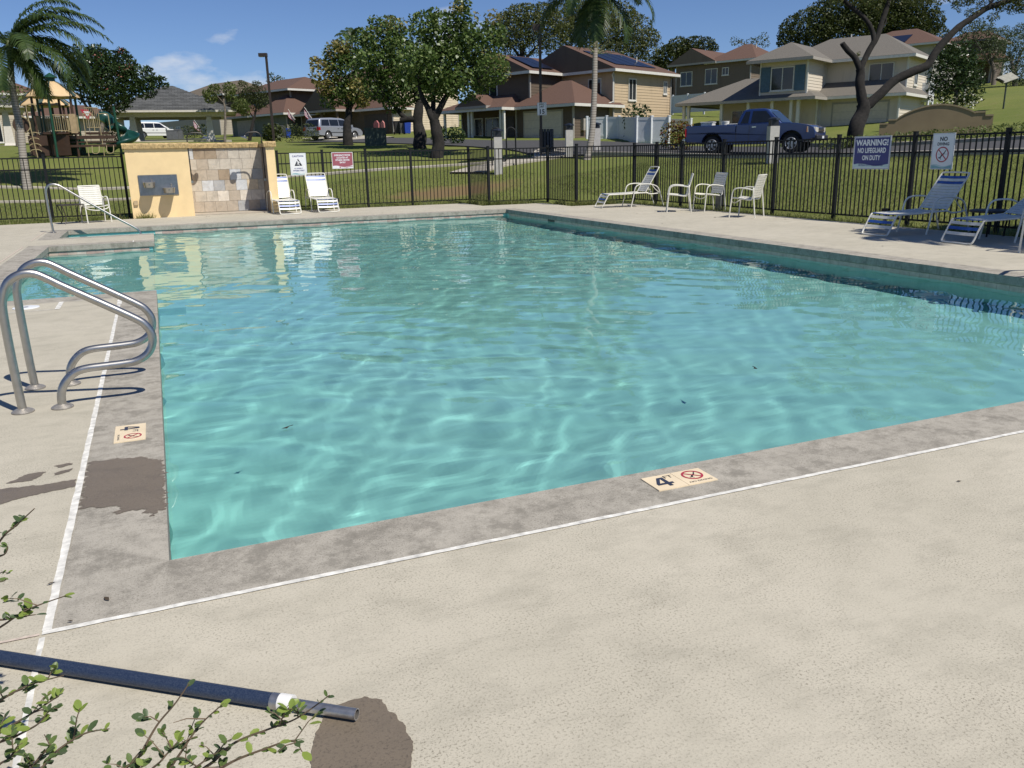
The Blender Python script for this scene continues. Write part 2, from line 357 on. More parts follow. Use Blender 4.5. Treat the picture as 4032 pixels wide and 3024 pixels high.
# ------------------------------------------------------------------ lettering
def text_mesh(s, h, align='CENTER', bold=0.0, sx=1.0, spacing=1.0):
    cu = bpy.data.curves.new('t', 'FONT'); cu.body = s; cu.align_x = align; cu.size = h/0.69; cu.offset = bold; cu.resolution_u = 3; cu.space_character = spacing
    ob = bpy.data.objects.new('t', cu); col.objects.link(ob); dg = bpy.context.evaluated_depsgraph_get(); dg.update()
    me = ob.evaluated_get(dg).to_mesh(); V = [(v.co.x*sx, v.co.y) for v in me.vertices]; F = [tuple(p.vertices) for p in me.polygons]
    ob.evaluated_get(dg).to_mesh_clear(); bpy.data.objects.remove(ob); bpy.data.curves.remove(cu); return V, F
class Flat:
    """flat print on a panel that faces -Y in its own frame; x right, z up"""
    def __init__(s): s.mb = MB(); s.k = 0
    def txt(s, t, x, z, h, mi, bold=0.0, sx=1.0, off=0.0032, align='CENTER', spacing=1.0, rot=0.0):
        V, F = text_mesh(t, h, align, bold, sx, spacing); c, q = math.cos(rot), math.sin(rot)
        s.mb.add([(x+a*c-b*q, -off, z+a*q+b*c) for a, b in V], F, mi)
    def poly(s, P, mi, off=0.0022): s.mb.add([(a, -off, b) for a, b in P], [tuple(range(len(P)))], mi)
    def rect(s, x0, x1, z0, z1, mi, off=0.0022): s.poly([(x0, z0), (x1, z0), (x1, z1), (x0, z1)], mi, off)
    def ring(s, x, z, r0, r1, mi, off=0.0030, n=32):
        V = []; F = []
        for k in range(n):
            a = 2*PI*k/n; V += [(x+r0*math.cos(a), -off, z+r0*math.sin(a)), (x+r1*math.cos(a), -off, z+r1*math.sin(a))]
        for k in range(n): j = (k+1) % n; F.append((2*k, 2*k+1, 2*j+1, 2*j))
        s.mb.add(V, F, mi)
    def line(s, a, b, w, mi, off=0.0030):
        a, b = Vector(a), Vector(b); t = (b-a).normalized(); nn = Vector((-t.y, t.x))*w/2; s.poly([a+nn, a-nn, b-nn, b+nn], mi, off)
    def diver(s, x, z, k, mi, off=0.0026):
        s.poly([(x-.30*k, z-.34*k), (x-.20*k, z-.40*k), (x+.02*k, z-.10*k), (x+.20*k, z+.02*k), (x+.46*k, z+.44*k), (x+.40*k, z+.48*k), (x+.12*k, z+.12*k), (x-.10*k, z+.02*k)], mi, off)
        s.poly([(x-.44*k, z-.30*k), (x-.36*k, z-.42*k), (x-.27*k, z-.36*k), (x-.32*k, z-.24*k)], mi, off)
        s.line((x-.3*k, z-.3*k), (x-.1*k, z-.5*k), .05*k, mi, off)
    def wave(s, x0, x1, z0, zt, amp, mi, off=0.0024, ph=0.0):
        n = 14; P = [(x0, z0), (x1, z0)]+[(x1+(x0-x1)*i/n, zt+amp*math.sin(ph+2.2*PI*(1-i/n))) for i in range(n+1)]; s.poly(P, mi, off)
    def build(s, name, mats, parent): return s.mb.build(name, mats, parent)
M_DULL = mat('dull_steel_plate', (0.42, 0.39, 0.35), 0.55, 0.7, var=0.15, scale=40)
# ------------------------------------------------------------------ grab rails
RAIL = [(-0.765, 0.0), (-0.772, 0.26), (-0.774, 0.59), (-0.760, 0.69), (-0.722, 0.772), (-0.656, 0.812), (-0.588, 0.813), (-0.525, 0.78), (-0.455, 0.733), (-0.276, 0.622), (-0.09, 0.504), (-0.036, 0.458), (-0.006, 0.394), (-0.014, 0.326), (-0.050, 0.272), (-0.115, 0.238), (-0.19, 0.230), (-0.295, 0.227), (-0.397, 0.223), (-0.458, 0.206), (-0.508, 0.165), (-0.540, 0.115), (-0.553, 0.06), (-0.555, 0.0)]
def grab_rail(y, lab):
    t = thing('grab_rail', lab, 'grab rail', (-0.66, y, 0), group=None)
    MB().tube(smooth_path([(x+0.66, 0, z+0.002) for x, z in RAIL], 4), 0.0245, 14, cap=False).build('tube', M_STEEL, t, True)
    for x in (-0.765, -0.555):
        MB().lathe([(0.062, 0.002), (0.062, 0.008), (0.05, 0.016), (0.032, 0.024), (0.026, 0.026)], (x+0.66, 0, 0), 22).build('escutcheon', M_DULL, t, True)
    return t
grab_rail(2.43, 'curved stainless grab rail, the one of the pair beside the depth marker'); grab_rail(3.02, 'curved stainless grab rail, the one of the pair toward the white lid')
for y_, lb_ in ((3.05, 'curved stainless grab rail on the far side of the pool, nearer the loungers'), (2.46, 'curved stainless grab rail on the far side of the pool, away from the loungers')):
    g_ = grab_rail(y_, lb_); g_.location.x = PX+0.66; g_.rotation_euler[2] = PI
for x_, y_, a_, lb_ in ((0.674, 1.876, .4, 'dark curled leaf floating near the grab rails'), (4.06, 1.74, 1.2, 'dark twig and leaf floating out from the depth marker')):
    q_t = thing('floating_leaf', lb_, 'leaf', (x_, y_, WL), a_); MB().add([(-.03, 0, .012), (0, .014, .008), (.035, 0, .016), (0, -.014, .008)], [(0, 1, 2, 3)]).build('blade', mat('wet_dark_leaf', (.03, .025, .015), .5), q_t); MB().tube([(.03, 0, .014), (.055, .006, .012)], .002, 4).build('stalk', mat('wet_dark_leaf', (.03, .025, .015), .5), q_t)
t = thing('stair_handrail', 'stainless handrail sloping down into the corner pool stairs', 'handrail', (-2.0, 17.55, 0))
MB().tube(smooth_path([(0, 0, 0), (-.02, 0, .5), (-.02, 0, .82), (.01, 0, .95), (.10, 0, 1.01), (.22, 0, .995), (.34, 0, .92), (.75, 0, .62), (1.25, 0, .27), (1.60, 0, .04), (1.69, 0, -.05), (1.73, 0, -.18), (1.74, 0, -.55)], 4), 0.024, 10).build('tube', M_STEEL, t, True)
MB().lathe([(.06, .001), (.06, .008), (.03, .02)], (0, 0, 0), 16).build('escutcheon', M_STEEL, t, True)
# ------------------------------------------------------------------ depth markers, lid
M_TILE = mat('cream_marker_tile', (0.80, 0.66, 0.45), 0.35, var=0.05)
t = thing('depth_marker', 'cream tile pair reading 4 FT and NO DIVING set in near coping', 'depth marker', (2.124, -0.152, 0.0))
for k in (-1, 1): MB().box((k*0.0765, 0, 0.001), (0.151, 0.152, 0.008)).build('tile', M_TILE, t)
def four(f, x, z, w, h):
    f.poly([(x+.62*w, z), (x+.88*w, z), (x+.88*w, z+h), (x+.62*w, z+h)], 0, .0010); f.poly([(x, z+.22*h), (x+w*1.12, z+.22*h), (x+w*1.12, z+.40*h), (x, z+.40*h)], 0, .0011); f.poly([(x, z+.40*h), (x+.24*w, z+.40*h), (x+.72*w, z+h), (x+.46*w, z+h)], 0, .0012)
def deck_print(items, t, rot):
    f = Flat(); items(f); o = f.build('printed_marking', [mat('marker_slate_ink', (.035, .042, .07), .5), M_RED, M_SIGNK], t)
    o.data.transform(Matrix.Rotation(-PI/2, 4, 'X')); o.location = (0, 0, 0.0052); o.rotation_euler[2] = rot
def it(f):
    four(f, -0.125, -0.052, 0.072, 0.098); f.txt('FT', -0.035, 0.028, 0.028, 2, 0.0, 1.1, 0.001)
    f.ring(0.078, 0.014, 0.040, 0.050, 1, 0.001); f.line((0.045, 0.045), (0.111, -0.017), 0.008, 1, 0.0012); f.diver(0.078, 0.014, 0.06, 2, 0.0008); f.txt('NO DIVING', 0.078, -0.062, 0.013, 2, 0, 1.2, 0.001)
deck_print(it, t, 0.0)
t = thing('depth_marker', 'small cream tile reading 4 FT with no-diving symbol beside the grab rails', 'depth marker', (-0.165, 1.70, 0.0))
MB().box((0, 0, 0.001), (0.155, 0.30, 0.008)).build('tile', M_TILE, t)
def it2(f):
    four(f, -0.115, -0.052, 0.06, 0.098); f.txt('FT', -0.022, 0.012, 0.028, 2, 0, 1, 0.001)
    f.ring(0.07, 0.014, 0.036, 0.045, 1, 0.001); f.line((0.04, 0.042), (0.10, -0.014), 0.008, 1, 0.0012); f.diver(0.07, 0.014, 0.055, 2, 0.0008); f.txt('NO DIVING', 0.07, -0.062, 0.011, 2, 0, 1.2, 0.001)
deck_print(it2, t, -PI/2)
t = thing('skimmer_lid', 'round white skimmer lid set in deck by the side bay', 'lid', (-1.25, 6.70, 0))
MB().lathe([(0.125, 0.0), (0.125, 0.006), (0.115, 0.008)], (0,0,0), 28).build('disc', M_SIGNW, t, True); MB().lathe([(0.025, 0.0081), (0.022, 0.0086)], (0,0,0), 16).build('finger_hole', M_SIGNK, t)
# ------------------------------------------------------------------ telescopic pole
t = thing('telescopic_pole', 'long blue telescopic pool pole with bare aluminium tip on the deck', 'pole', (0.436, -1.193, 0.0))
d = Vector((-0.794, 0.608, 0)); M_POLEB = N('blue_anodised'); co = M_POLEB.coord('Object'); M_POLEB.base(M_POLEB.mixc(M_POLEB.rng(M_POLEB.noise(co, 240, 5, 0.75), 0.40, 0.80), (0.018, 0.034, 0.078), (0.095, 0.12, 0.175))); M_POLEB.bump(M_POLEB.noise(co, 260, 3), 0.3, 0.001); M_POLEB = M_POLEB.fin(0.42, 0.35)
MB().tube([d*0.235+Vector((0,0,.0225)), d*3.4+Vector((0,0,.0225))], 0.0205, 18).build('outer_tube', M_POLEB, t, True)
M_ALU = mat('worn_aluminium', (0.45, 0.45, 0.46), 0.42, 0.9, var=0.15, scale=50)
M_ALU2 = mat('dull_aluminium_bore', (0.12, 0.11, 0.10), 0.7, 0.3)
MB().tube([d*0.0+Vector((0,0,.0215)), d*0.26+Vector((0,0,.0225))], 0.0152, 18, cap=False).build('inner_tube', M_ALU, t, True)
MB().tube([d*0.0+Vector((0,0,.0215)), d*0.26+Vector((0,0,.0225))], 0.0135, 18, cap=False).build('bore', M_ALU2, t, True)
mb = MB(); c0 = Vector((0,0,.0215)); ax = [d.cross(Vector((0,0,1))), Vector((0,0,1))]; V = []; 
for k in range(18):
    a = 2*PI*k/18; q = ax[0]*math.cos(a)+ax[1]*math.sin(a); V += [c0+q*.0152-d*.0004, c0+q*.0133-d*.0004]
mb.add(V, [(2*k, 2*k+1, 2*((k+1) % 18)+1, 2*((k+1) % 18)) for k in range(18)]).build('cut_end', mat('cut_aluminium', (0.75, 0.74, 0.72), 0.35, 0.6), t)
MB().tube([d*0.20+Vector((0,0,.0225)), d*0.245+Vector((0,0,.0225))], 0.0222, 18).build('collar', M_ALU, t, True)
MB().tube([d*0.185+Vector((0,0,.0225)), d*0.222+Vector((0,0,.0225))], 0.0232, 18).build('lock_ring', mat('white_plastic', (0.78, 0.77, 0.74), 0.4), t, True)
# ------------------------------------------------------------------ wet patches on the deck
def patch(P, name='wet_patch', z=0.0022, jag=0.02, seed=1, fan=(3.0, 1.0)):
    Q = []; L_ = len(P)
    for i in range(L_):
        a, b = Vector(P[i]), Vector(P[(i+1) % L_]); k = max(2, int((b-a).length/0.008))
        for j in range(k):
            p = a+(b-a)*j/k; nn = Vector((b.y-a.y, a.x-b.x)).normalized(); w = Vector((p.x*fan[0], p.y*fan[1], seed))
            Q.append(p+nn*jag*(0.8*mnoise.noise(w*14)+0.6*mnoise.noise(w*40)+0.35*mnoise.noise(w*110)))
    return MB().add([(p.x, p.y, z) for p in Q], [tuple(range(len(Q)))]).build(name, M_WET, o_deck)
patch([(0.44, -1.10), (0.478, -1.098), (0.515, -1.135), (0.535, -1.215), (0.545, -1.33), (0.515, -1.40), (0.49, -1.50), (0.44, -1.56), (0.36, -1.52), (0.30, -1.40), (0.30, -1.30), (0.32, -1.21), (0.36, -1.14), (0.40, -1.108)], jag=0.010, seed=2, fan=(1, 1))
patch([(-0.345, 1.29), (-0.10, 1.26), (-0.005, 1.14), (-0.005, 0.50), (-0.06, 0.46), (-0.10, 0.56), (-0.19, 0.54), (-0.19, 0.63), (-0.345, 0.67)], jag=0.035, seed=5, fan=(0.6, 3.0))
patch([(-0.385, 1.06), (-0.52, 1.05), (-0.70, 1.09), (-0.95, 1.02), (-1.0, 0.80), (-0.72, 0.86), (-0.55, 0.935), (-0.385, 0.96)], jag=0.016, seed=9, fan=(1, 2))
patch([(-0.50, 1.31), (-0.43, 1.325), (-0.42, 1.295), (-0.47, 1.28)], jag=0.012, seed=3, fan=(1, 2)); patch([(-0.49, 1.20), (-0.41, 1.235), (-0.42, 1.19), (-0.48, 1.17)], jag=0.01, seed=13, fan=(1, 2))
patch([(-0.68, 1.15), (-0.60, 1.25), (-0.52, 1.24), (-0.57, 1.14)], jag=0.014, seed=23, fan=(1, 2))
# ------------------------------------------------------------------ dropped leaves and grit on deck
M_LITTER = mat('dry_brown_leaf', (0.07, 0.05, 0.03), 0.8, var=0.3)
lit = MB()
for p in [(-0.385, -0.02), (-0.20, -0.22), (-0.30, -0.33), (1.375, 20.74), (1.32, 20.72), (3.2, -0.7), (10.6, 14.3), (10.5, 13.0), (11.3, 12.2), (12.1, 10.9), (11.6, 8.5), (9.9, 6.2), (4.0, -0.5), (-1.6, 15.9), (-1.62, 16.1), (-1.7, 15.85), (9.5, 11.5), (3.1, 19.2), (5.6, 18.9)]:
    a = rnd(0, 6); s_ = rnd(0.007, 0.014)*(2.4 if p[1] > 6 else 1); z = 0.004
    V = [(p[0]+s_*math.cos(a+q)*r, p[1]+s_*math.sin(a+q)*r, z+rnd(0, .006)) for q, r in ((0, 1.5), (1, .6), (2.2, .7), (3.14, 1.4), (4.1, .6), (5.2, .7))]; lit.add(V, [tuple(range(6))])
tag(lit.build('leaf_litter', M_LITTER), kind='stuff', label='dark dry leaf fragments scattered on the deck', cat='leaves')
# ------------------------------------------------------------------ black picket fence
picket = MB().box((0, 0, 0.84), (0.019, 0.019, 1.50)).mesh('picket', M_BLACK)
postm = MB().box((0, 0, 0.82), (0.064, 0.064, 1.66)).box((0, 0, 1.658), (0.072, 0.072, 0.02)).mesh('post', M_BLACK)
def fence(path, label, name='picket_fence', z0=0.0):
    t = thing(name, label, 'fence', (*path[0], z0)); o = Vector((*path[0], 0)); done = False
    for i, p in enumerate(path):
        link('post', postm, t, (p[0]-o.x, p[1]-o.y, 0), math.atan2(path[min(i+1, len(path)-1)][1]-p[1], path[min(i+1, len(path)-1)][0]-p[0]))
    for a, b in zip(path[:-1], path[1:]):
        A, B = Vector((*a, 0))-o, Vector((*b, 0))-o; Lg = (B-A).length; dr = (B-A)/Lg; ang = math.atan2(dr.y, dr.x)
        for z, h in ((1.585, 0.032), (1.30, 0.032), (0.10, 0.032)):
            mb = MB(); mb.bar(A+dr*.033+Vector((0,0,z)), B-dr*.033+Vector((0,0,z)), 0.028, h); mb.build('rail', M_BLACK, t)
        k = max(2, round(Lg/0.113)); 
        for j in range(1, k): link('picket', picket, t, A+dr*(Lg*j/k), ang)
    return t
FENCE_R = [(3.42, 21.9), (4.685, 21.9), (5.945, 21.9), (7.31, 21.9), (9.15, 21.9), (9.17, 20.27), (11.07, 20.27), (11.07, 18.36), (12.92, 18.36), (12.92, 17.17), (12.92, 15.95), (12.92, 14.17), (12.92, 12.30), (12.92, 10.42), (12.92, 8.55), (12.92, 6.72), (12.92, 4.85), (12.92, 3.0)]
fence(FENCE_R, 'long black metal picket fence stepping round the far corner of the pool deck')
fence([(-0.57, 21.9), (-2.40, 21.9), (-4.25, 21.9), (-6.1, 21.9), (-7.95, 21.9)], 'black metal picket fence behind the chair, ending at the yellow shower wall')
# ------------------------------------------------------------------ shower wall
t_wall = thing('shower_wall', 'yellow stucco shower wall with slate-tiled alcove and brick coping', 'wall', (1.4, 21.6, 0))
def W(mb, name, m, **k): o = mb.build(name, m, t_wall, **k); o.location = (-1.4, -21.6, 0); return o
W(MB().bx(-0.47, 1.055, 21.27, 22.45, -0.05, 1.76), 'panel', M_STUCCO)
W(MB().bx(3.04, 3.27, 21.14, 22.45, -0.05, 1.76), 'pillar', M_STUCCO)
W(MB().bx(1.056, 3.039, 22.21, 22.45, -0.05, 1.76), 'alcove_back', M_GROUT)
W(MB().bx(1.056, 3.039, 21.30, 22.209, -0.05, 0.03), 'shower_floor', mat('shower_floor_concrete', (0.42, 0.37, 0.30), 0.85))
W(MB().bx(3.028, 3.0395, 21.16, 22.2, 0.03, 1.755), 'pillar_tile_face', mat('dark_slate_face', (0.20, 0.17, 0.14), 0.8, var=0.3, scale=4))
TC = [(0.47, 0.42, 0.35), (0.36, 0.36, 0.36), (0.52, 0.53, 0.54), (0.30, 0.23, 0.16), (0.56, 0.46, 0.33), (0.40, 0.34, 0.27), (0.25, 0.27, 0.30), (0.60, 0.54, 0.46)]
TM = []
TC = [tuple(min(.8, q*1.25) for q in c) for c in TC]
for k, c in enumerate(TC):
    n = N('slate_tile_%d' % k); co = n.coord('World'); v = n.noise(co, 5, 6, 0.65, 1.2); v2 = n.noise(co, 16, 4)
    q = n.mixc(n.rng(v, 0.4, 0.72), c, tuple(x*0.72 for x in c)); q = n.mixc(n.math('MULTIPLY', n.rng(v2, 0.55, 0.75), 0.4), q, (0.5, 0.4, 0.27)); n.base(q); n.bump(v, 0.4, 0.01); TM.append(n.fin(0.7))
rt = random.Random(11); tile_cache = {}
prev = []
for r in range(6):
    z0 = 0.04+r*0.287; off = -(r % 2)*0.14-0.08*(r % 3 == 1); x = 1.06+off; 
    row = [(x+i*0.302, x+(i+1)*0.302) for i in range(9)]
    for a, b in row:
        a, b = max(a, 1.06), min(b, 3.035)
        if b-a < 0.04: continue
        c = rt.choice([0, 0, 1, 2, 3, 4, 5, 5, 7, 7, 4, 0, 1, 5])
        W(MB().box(((a+b)/2, 22.20-rt.uniform(0, .004), z0+0.1425), (b-a-0.006, 0.03, 0.281)), 'slate_tile', TM[c])
# brick coping in rows of small bricks
def cap(x0, x1, y0, y1, name='brick_coping', step=0.052):
    mb = MB(); k = int((x1-x0)/step); st = (x1-x0)/k
    for i in range(k):
        mb.bx(x0+i*st+.005, x0+(i+1)*st-.005, y0+rt.uniform(0, .006), y0+0.15, 1.765, 1.865+rt.uniform(-.004, .004))
    mb.bx(x0+.004, x1-.004, y0+.012, y1, 1.763, 1.855)
    mb.add([(x0, y0+.01, 1.86), (x1, y0+.01, 1.86), (x1, y0+.14, 1.905), (x0, y0+.14, 1.905), (x0, y1, 1.905), (x1, y1, 1.905)], [(0,1,2,3), (3,2,5,4)])
    o = W(mb, name, M_BRICKCAP); o['kind'] = 'stuff'
cap(-0.525, 1.10, 21.205, 22.5); cap(1.101, 2.985, 22.13, 22.5); cap(2.986, 3.325, 21.08, 22.5)
W(MB().bx(-0.41, -0.315, 21.22, 21.268, 0.35, 0.46), 'outlet_box', mat('tan_outlet_cover', (0.5, 0.38, 0.22), 0.5))
# drinking fountain
t = thing('drinking_fountain', 'stainless two-basin drinking fountain on the yellow wall', 'drinking fountain', (0.24, 21.262, 0.60))
MB().bx(-0.475, 0.475, -0.012, 0.006, -0.02, 0.50).build('back_panel', M_STEELP, t)
for x, z in ((-0.22, 0.24), (0.24, 0.09)):
    mb = MB(); n_ = 14; P = [(-0.15, 0.0)]+[(0.15*math.cos(PI+PI*k/n_), -0.26+0.15*math.sin(PI+PI*k/n_)) for k in range(n_+1)]+[(0.15, 0.0)]
    A = [(px, py*1.1-0.012, 0.0) for px, py in P]; Bt = [(px*.86, py*1.02-0.012, -0.13) for px, py in P]; nn = len(P)
    mb.add([(a+x, b, c+z+.08) for a, b, c in A+Bt], [tuple(range(nn)), tuple(range(nn, 2*nn))[::-1]]+[(i, nn+i, nn+(i+1) % nn, (i+1) % nn) for i in range(nn)])
    b = mb.build('basin', M_STEEL, t, True, angle=30)
    MB().tube([(x+0.07, -.16, z+.08), (x+.07, -.17, z+.15), (x+.06, -.2, z+.175)], .012, 8).build('spout', M_STEEL, b, True)
    MB().lathe([(0.022, 0), (0.022, .012), (0.015, .018)], (0,0,0), 12).build('push_button', M_STEELP, b, True).matrix_local = Matrix.Translation((x, -.435, z+.03)) @ Matrix.Rotation(PI/2, 4, 'X')
# showers
def shower(x, sgn, label):
    t = thing('outdoor_shower', label, 'shower', (x, 21.5, 0.9))
    MB().tube(smooth_path([(0, 0, 0), (0, 0, .6), (0, 0, 1.05), (sgn*.02, 0, 1.18), (sgn*.10, 0, 1.25), (sgn*.22, 0, 1.255), (sgn*.36, 0, 1.24), (sgn*.42, 0, 1.18)], 4), 0.016, 8).build('pipe', mat('dark_bronze', (0.055, 0.05, 0.045), 0.45, 0.5), t, True)
    MB().lathe([(0.10, 0), (0.10, .015), (.03, .05), (.018, .07)], (0,0,0), 18).build('shower_head', M_STEEL, t, True).matrix_local = Matrix.Translation((sgn*.45, 0, 1.10)) @ Matrix.Rotation(sgn*-0.35, 4, 'Y')
    MB().bx(-.03, .03, -.03, .02, -.04, .02).build('valve', M_STEEL, t)
shower(1.085, 1, 'arched shower pipe mounted on the drinking fountain side of the alcove'); shower(3.0, -1, 'arched shower pipe mounted on the narrow pillar side of the alcove')
# ------------------------------------------------------------------ fence signs (front faces -Y in own frame)
def sign_base(name, label, loc, rz, w, h, border=None):
    t = thing(name, label, 'sign', loc, rz); MB().box((0, 0.002, 0), (w, 0.006, h)).build('panel', M_SIGNW, t); return t
SG = [M_SIGNW, M_SIGNK, M_NAVY, M_MAROON, M_RED, M_TEALP, M_TEALL]
def border(f, w, h, c, m=0.012, tk=0.006):
    for a in ((-w/2+m, w/2-m, h/2-m-tk, h/2-m), (-w/2+m, w/2-m, -h/2+m, -h/2+m+tk), (-w/2+m, -w/2+m+tk, -h/2+m, h/2-m), (w/2-m-tk, w/2-m, -h/2+m, h/2-m)): f.rect(*a, c, 0.0020)
t = sign_base('caution_sign', 'white CAUTION SLIPPERY WHEN WET sign with black triangle on the fence', (3.99, 21.86, 1.279), 0.0, 0.457, 0.61); f = Flat(); border(f, .457, .61, 6, .014, .004)
f.txt('CAUTION', 0, .20, .042, 2, .002, 1.05, spacing=1.15); f.poly([(-.11, -.045), (.11, -.045), (0, .155)], 1); f.txt('SLIPPERY', 0, -.135, .034, 2, .001, 1.05, spacing=1.2); f.txt('WHEN WET', 0, -.195, .036, 2, .0015, 1.05, spacing=1.1)
f.poly([(-.03, .07), (.005, .085), (.03, .055), (.055, .03), (.05, .02), (.02, .04), (.01, .01), (.045, -.03), (.035, -.036), (-.005, .0), (-.04, -.005), (-.045, .01), (-.012, .02), (-.005, .045), (-.035, .05)], 0, .0034); f.ring(-.018, .095, .0, .016, 0, .0034, 12)
f.wave(-.20, .20, -.285, -.255, .014, 5, .0024); f.wave(-.20, .20, -.285, -.268, .012, 6, .0028, 1.6); f.build('printed_face', SG, t)
t = sign_base('emergency_phone_sign', 'maroon EMERGENCY PHONE LOCATED AT FITNESS CENTER ENTRY sign on the fence', (5.258, 21.86, 1.356), 0.0, 0.61, 0.457); f = Flat(); f.rect(-.292, .292, -.215, .215, 3, .0020)
for k, s_ in enumerate(('EMERGENCY PHONE', 'LOCATED AT', 'FITNESS CENTER', 'ENTRY')): f.txt(s_, 0, .125-.068*k, .042, 0, .002, .82 if k == 0 else .9)
f.wave(-.292, .292, -.216, -.165, .022, 0, .0026, 0.6); f.wave(-.10, .292, -.21, -.185, .018, 3, .0028, 2.0); f.wave(-.06, .292, -.212, -.198, .014, 0, .0030, 2.1); f.build('printed_face', SG, t)
t = sign_base('warning_sign', 'navy WARNING NO LIFEGUARD ON DUTY sign on the fence', (12.88, 9.512, 1.305), -PI/2, 0.914, 0.61); f = Flat(); f.rect(-.447, .447, -.295, .295, 2, .0020); 
for a in ((-.44, .44, .278, .288), (-.44, .44, -.288, -.278), (-.44, -.43, -.288, .288), (.43, .44, -.288, .288)): f.rect(*a, 0, .0026)
f.txt('WARNING!', 0, .135, .105, 0, .005, 1.02); f.txt('NO LIFEGUARD', 0, 0.0, .088, 0, .004, .78); f.txt('ON DUTY', 0, -.135, .085, 0, .004, .80)
f.wave(-.43, .43, -.278, -.222, .022, 6, .0028, 0.2); f.txt('USE FACILITIES AT YOUR OWN RISK', 0, -.245, .042, 2, .0015, .62, .0036); f.build('printed_face', SG, t)
t = sign_base('no_diving_sign', 'white NO DIVING sign with red prohibition ring on the fence', (12.88, 7.905, 1.313), -PI/2, 0.457, 0.61); f = Flat(); border(f, .457, .61, 2, .012, .003)
f.txt('NO', 0, .175, .065, 1, .003, 1.05); f.txt('DIVING', 0, .098, .05, 1, .002, 1.0); f.diver(0, -.055, .17, 1, .0026); f.ring(0, -.055, .112, .132, 4, .0034); f.line((-.085, .03), (.085, -.14), .018, 4, .0036)
for s_ in (-1, 1):
    for k in range(4): f.line((s_*(.03+.022*k), -.05), (s_*(.03+.022*k)+.016, -.044), .005, 1, .0024)
f.wave(-.21, .21, -.29, -.235, .018, 6, .0022, 0.4); f.wave(-.21, .21, -.29, -.255, .018, 5, .0026, 0.9); f.build('printed_face', SG, t)
# ------------------------------------------------------------------ strap furniture
def strap(w, d, th=0.004, m=M_STRAPW):
    mb = MB(); n_ = 6; V = []; 
    for i in range(n_+1):
        x = -w/2+w*i/n_; sag = -0.012*(1-(2*i/n_-1)**2)
        V += [(x, -d/2, sag+th), (x, d/2, sag+th), (x, d/2, sag-th), (x, -d/2, sag-th)]
    F = []
    for i in range(n_):
        a = 4*i; b = a+4
        for k in range(4): F.append((a+k, a+(k+1) % 4, b+(k+1) % 4, b+k)[::-1])
    mb.add(V, F); return mb.mesh('strap', m)
ST_W = strap(0.55, 0.047); ST_B = strap(0.55, 0.047, m=M_STRAPB)
def seat_z(s): return 0.335+0.045*max(0, (s-0.2)/1.05)
def make_lounger(name, label, loc, rz, top=(1.60, 1.02)):
    """axis +Y from foot loop (0) to head; x across"""
    t = thing(name, label, 'sun lounger', loc, rz, group=None); w = 0.275
    b0, b1 = Vector((0, 1.22, .375)), Vector((0, *top)); q_ = lambda f, x: tuple(Vector((x, 0, 0))+b0.lerp(b1, f))
    MB().tube(smooth_path([(-w, .17, .325), (-w, .10, .20), (-w, .02, .05), (-w+.05, 0, .018), (0, 0, .016), (w-.05, 0, .018), (w, .02, .05), (w, .10, .20), (w, .17, .325)], 4), .0145, 8).build('foot_loop', M_WHITEF, t, True)
    for s in (-1, 1):
        MB().tube(smooth_path([(s*w, .17, .325), (s*w, .24, .342), (s*w, .7, .348), (s*w, 1.2, .365), (s*w, 1.35, .33), (s*w, 1.55, .34), (s*w, 1.66, .36)], 4), .0145, 8).build('side_rail', M_WHITEF, t, True)
        a = s*(w+.035)
        MB().tube(smooth_path([(a, .80, 0), (a, .86, .25), (a, .90, .46), (a, .95, .545), (a, 1.05, .585), (a, 1.25, .59), (a, 1.42, .565), (a, 1.55, .50), (a, 1.62, .36), (a, 1.70, .12), (a, 1.74, 0)], 4), .0145, 8).build('arm', M_WHITEF, t, True)
        MB().tube([q_(.38, s*(w-.03)), (s*(w-.03), 1.50, .46), (s*(w-.03), 1.62, .36)], .010, 6).build('back_brace', M_WHITEF, t, True)
    bk = MB().tube(smooth_path([q_(0, -w), q_(.5, -w), q_(.93, -w), q_(.99, -w+.05), q_(1, 0), q_(.99, w-.05), q_(.93, w), q_(.5, w), q_(0, w)], 4), .0145, 8).build('back_frame', M_WHITEF, t, True)
    for k, (s, z) in enumerate(((.07, .14), (.11, .215), (.15, .288))):
        o = link('strap', ST_B if k == 1 else ST_W, t, (0, s, z+.01)); o.rotation_euler[0] = math.radians(60)
    for k in range(18):
        s = .215+.0565*k; o = link('strap', ST_B if k == 0 else ST_W, t, (0, s, .352+.02*(s-.2)))
    dv = (b1-b0); Lb = dv.length; dv.normalize(); an = math.atan2(dv.z, dv.y)
    for k in range(12):
        q = 0.05+k*0.0545; p = b0+dv*q; o = link('strap', ST_B if k in (9, 11) else ST_W, t, p); o.rotation_euler[0] = an
    return t
make_lounger('sun_lounger', 'white strap sun lounger against the yellow pillar, below the caution sign', (3.40, 20.02, 0), 0.05)
make_lounger('sun_lounger', 'white strap sun lounger before the fence, under the maroon sign', (4.44, 20.14, 0), 0.02)
make_lounger('sun_lounger', 'white strap sun lounger set beside two strap armchairs', (10.95, 16.85, 0), -PI/2-0.14)
make_lounger('sun_lounger', 'white strap sun lounger below the no-diving sign, backrest raised', (10.95, 7.40, 0), -PI/2-0.03, (1.66, .97))
make_lounger('sun_lounger', 'white strap sun lounger in tree shade beside the round black table', (10.98, 5.86, 0), -PI/2-0.05, (1.84, .72))
CH_W = strap(0.47, 0.047)
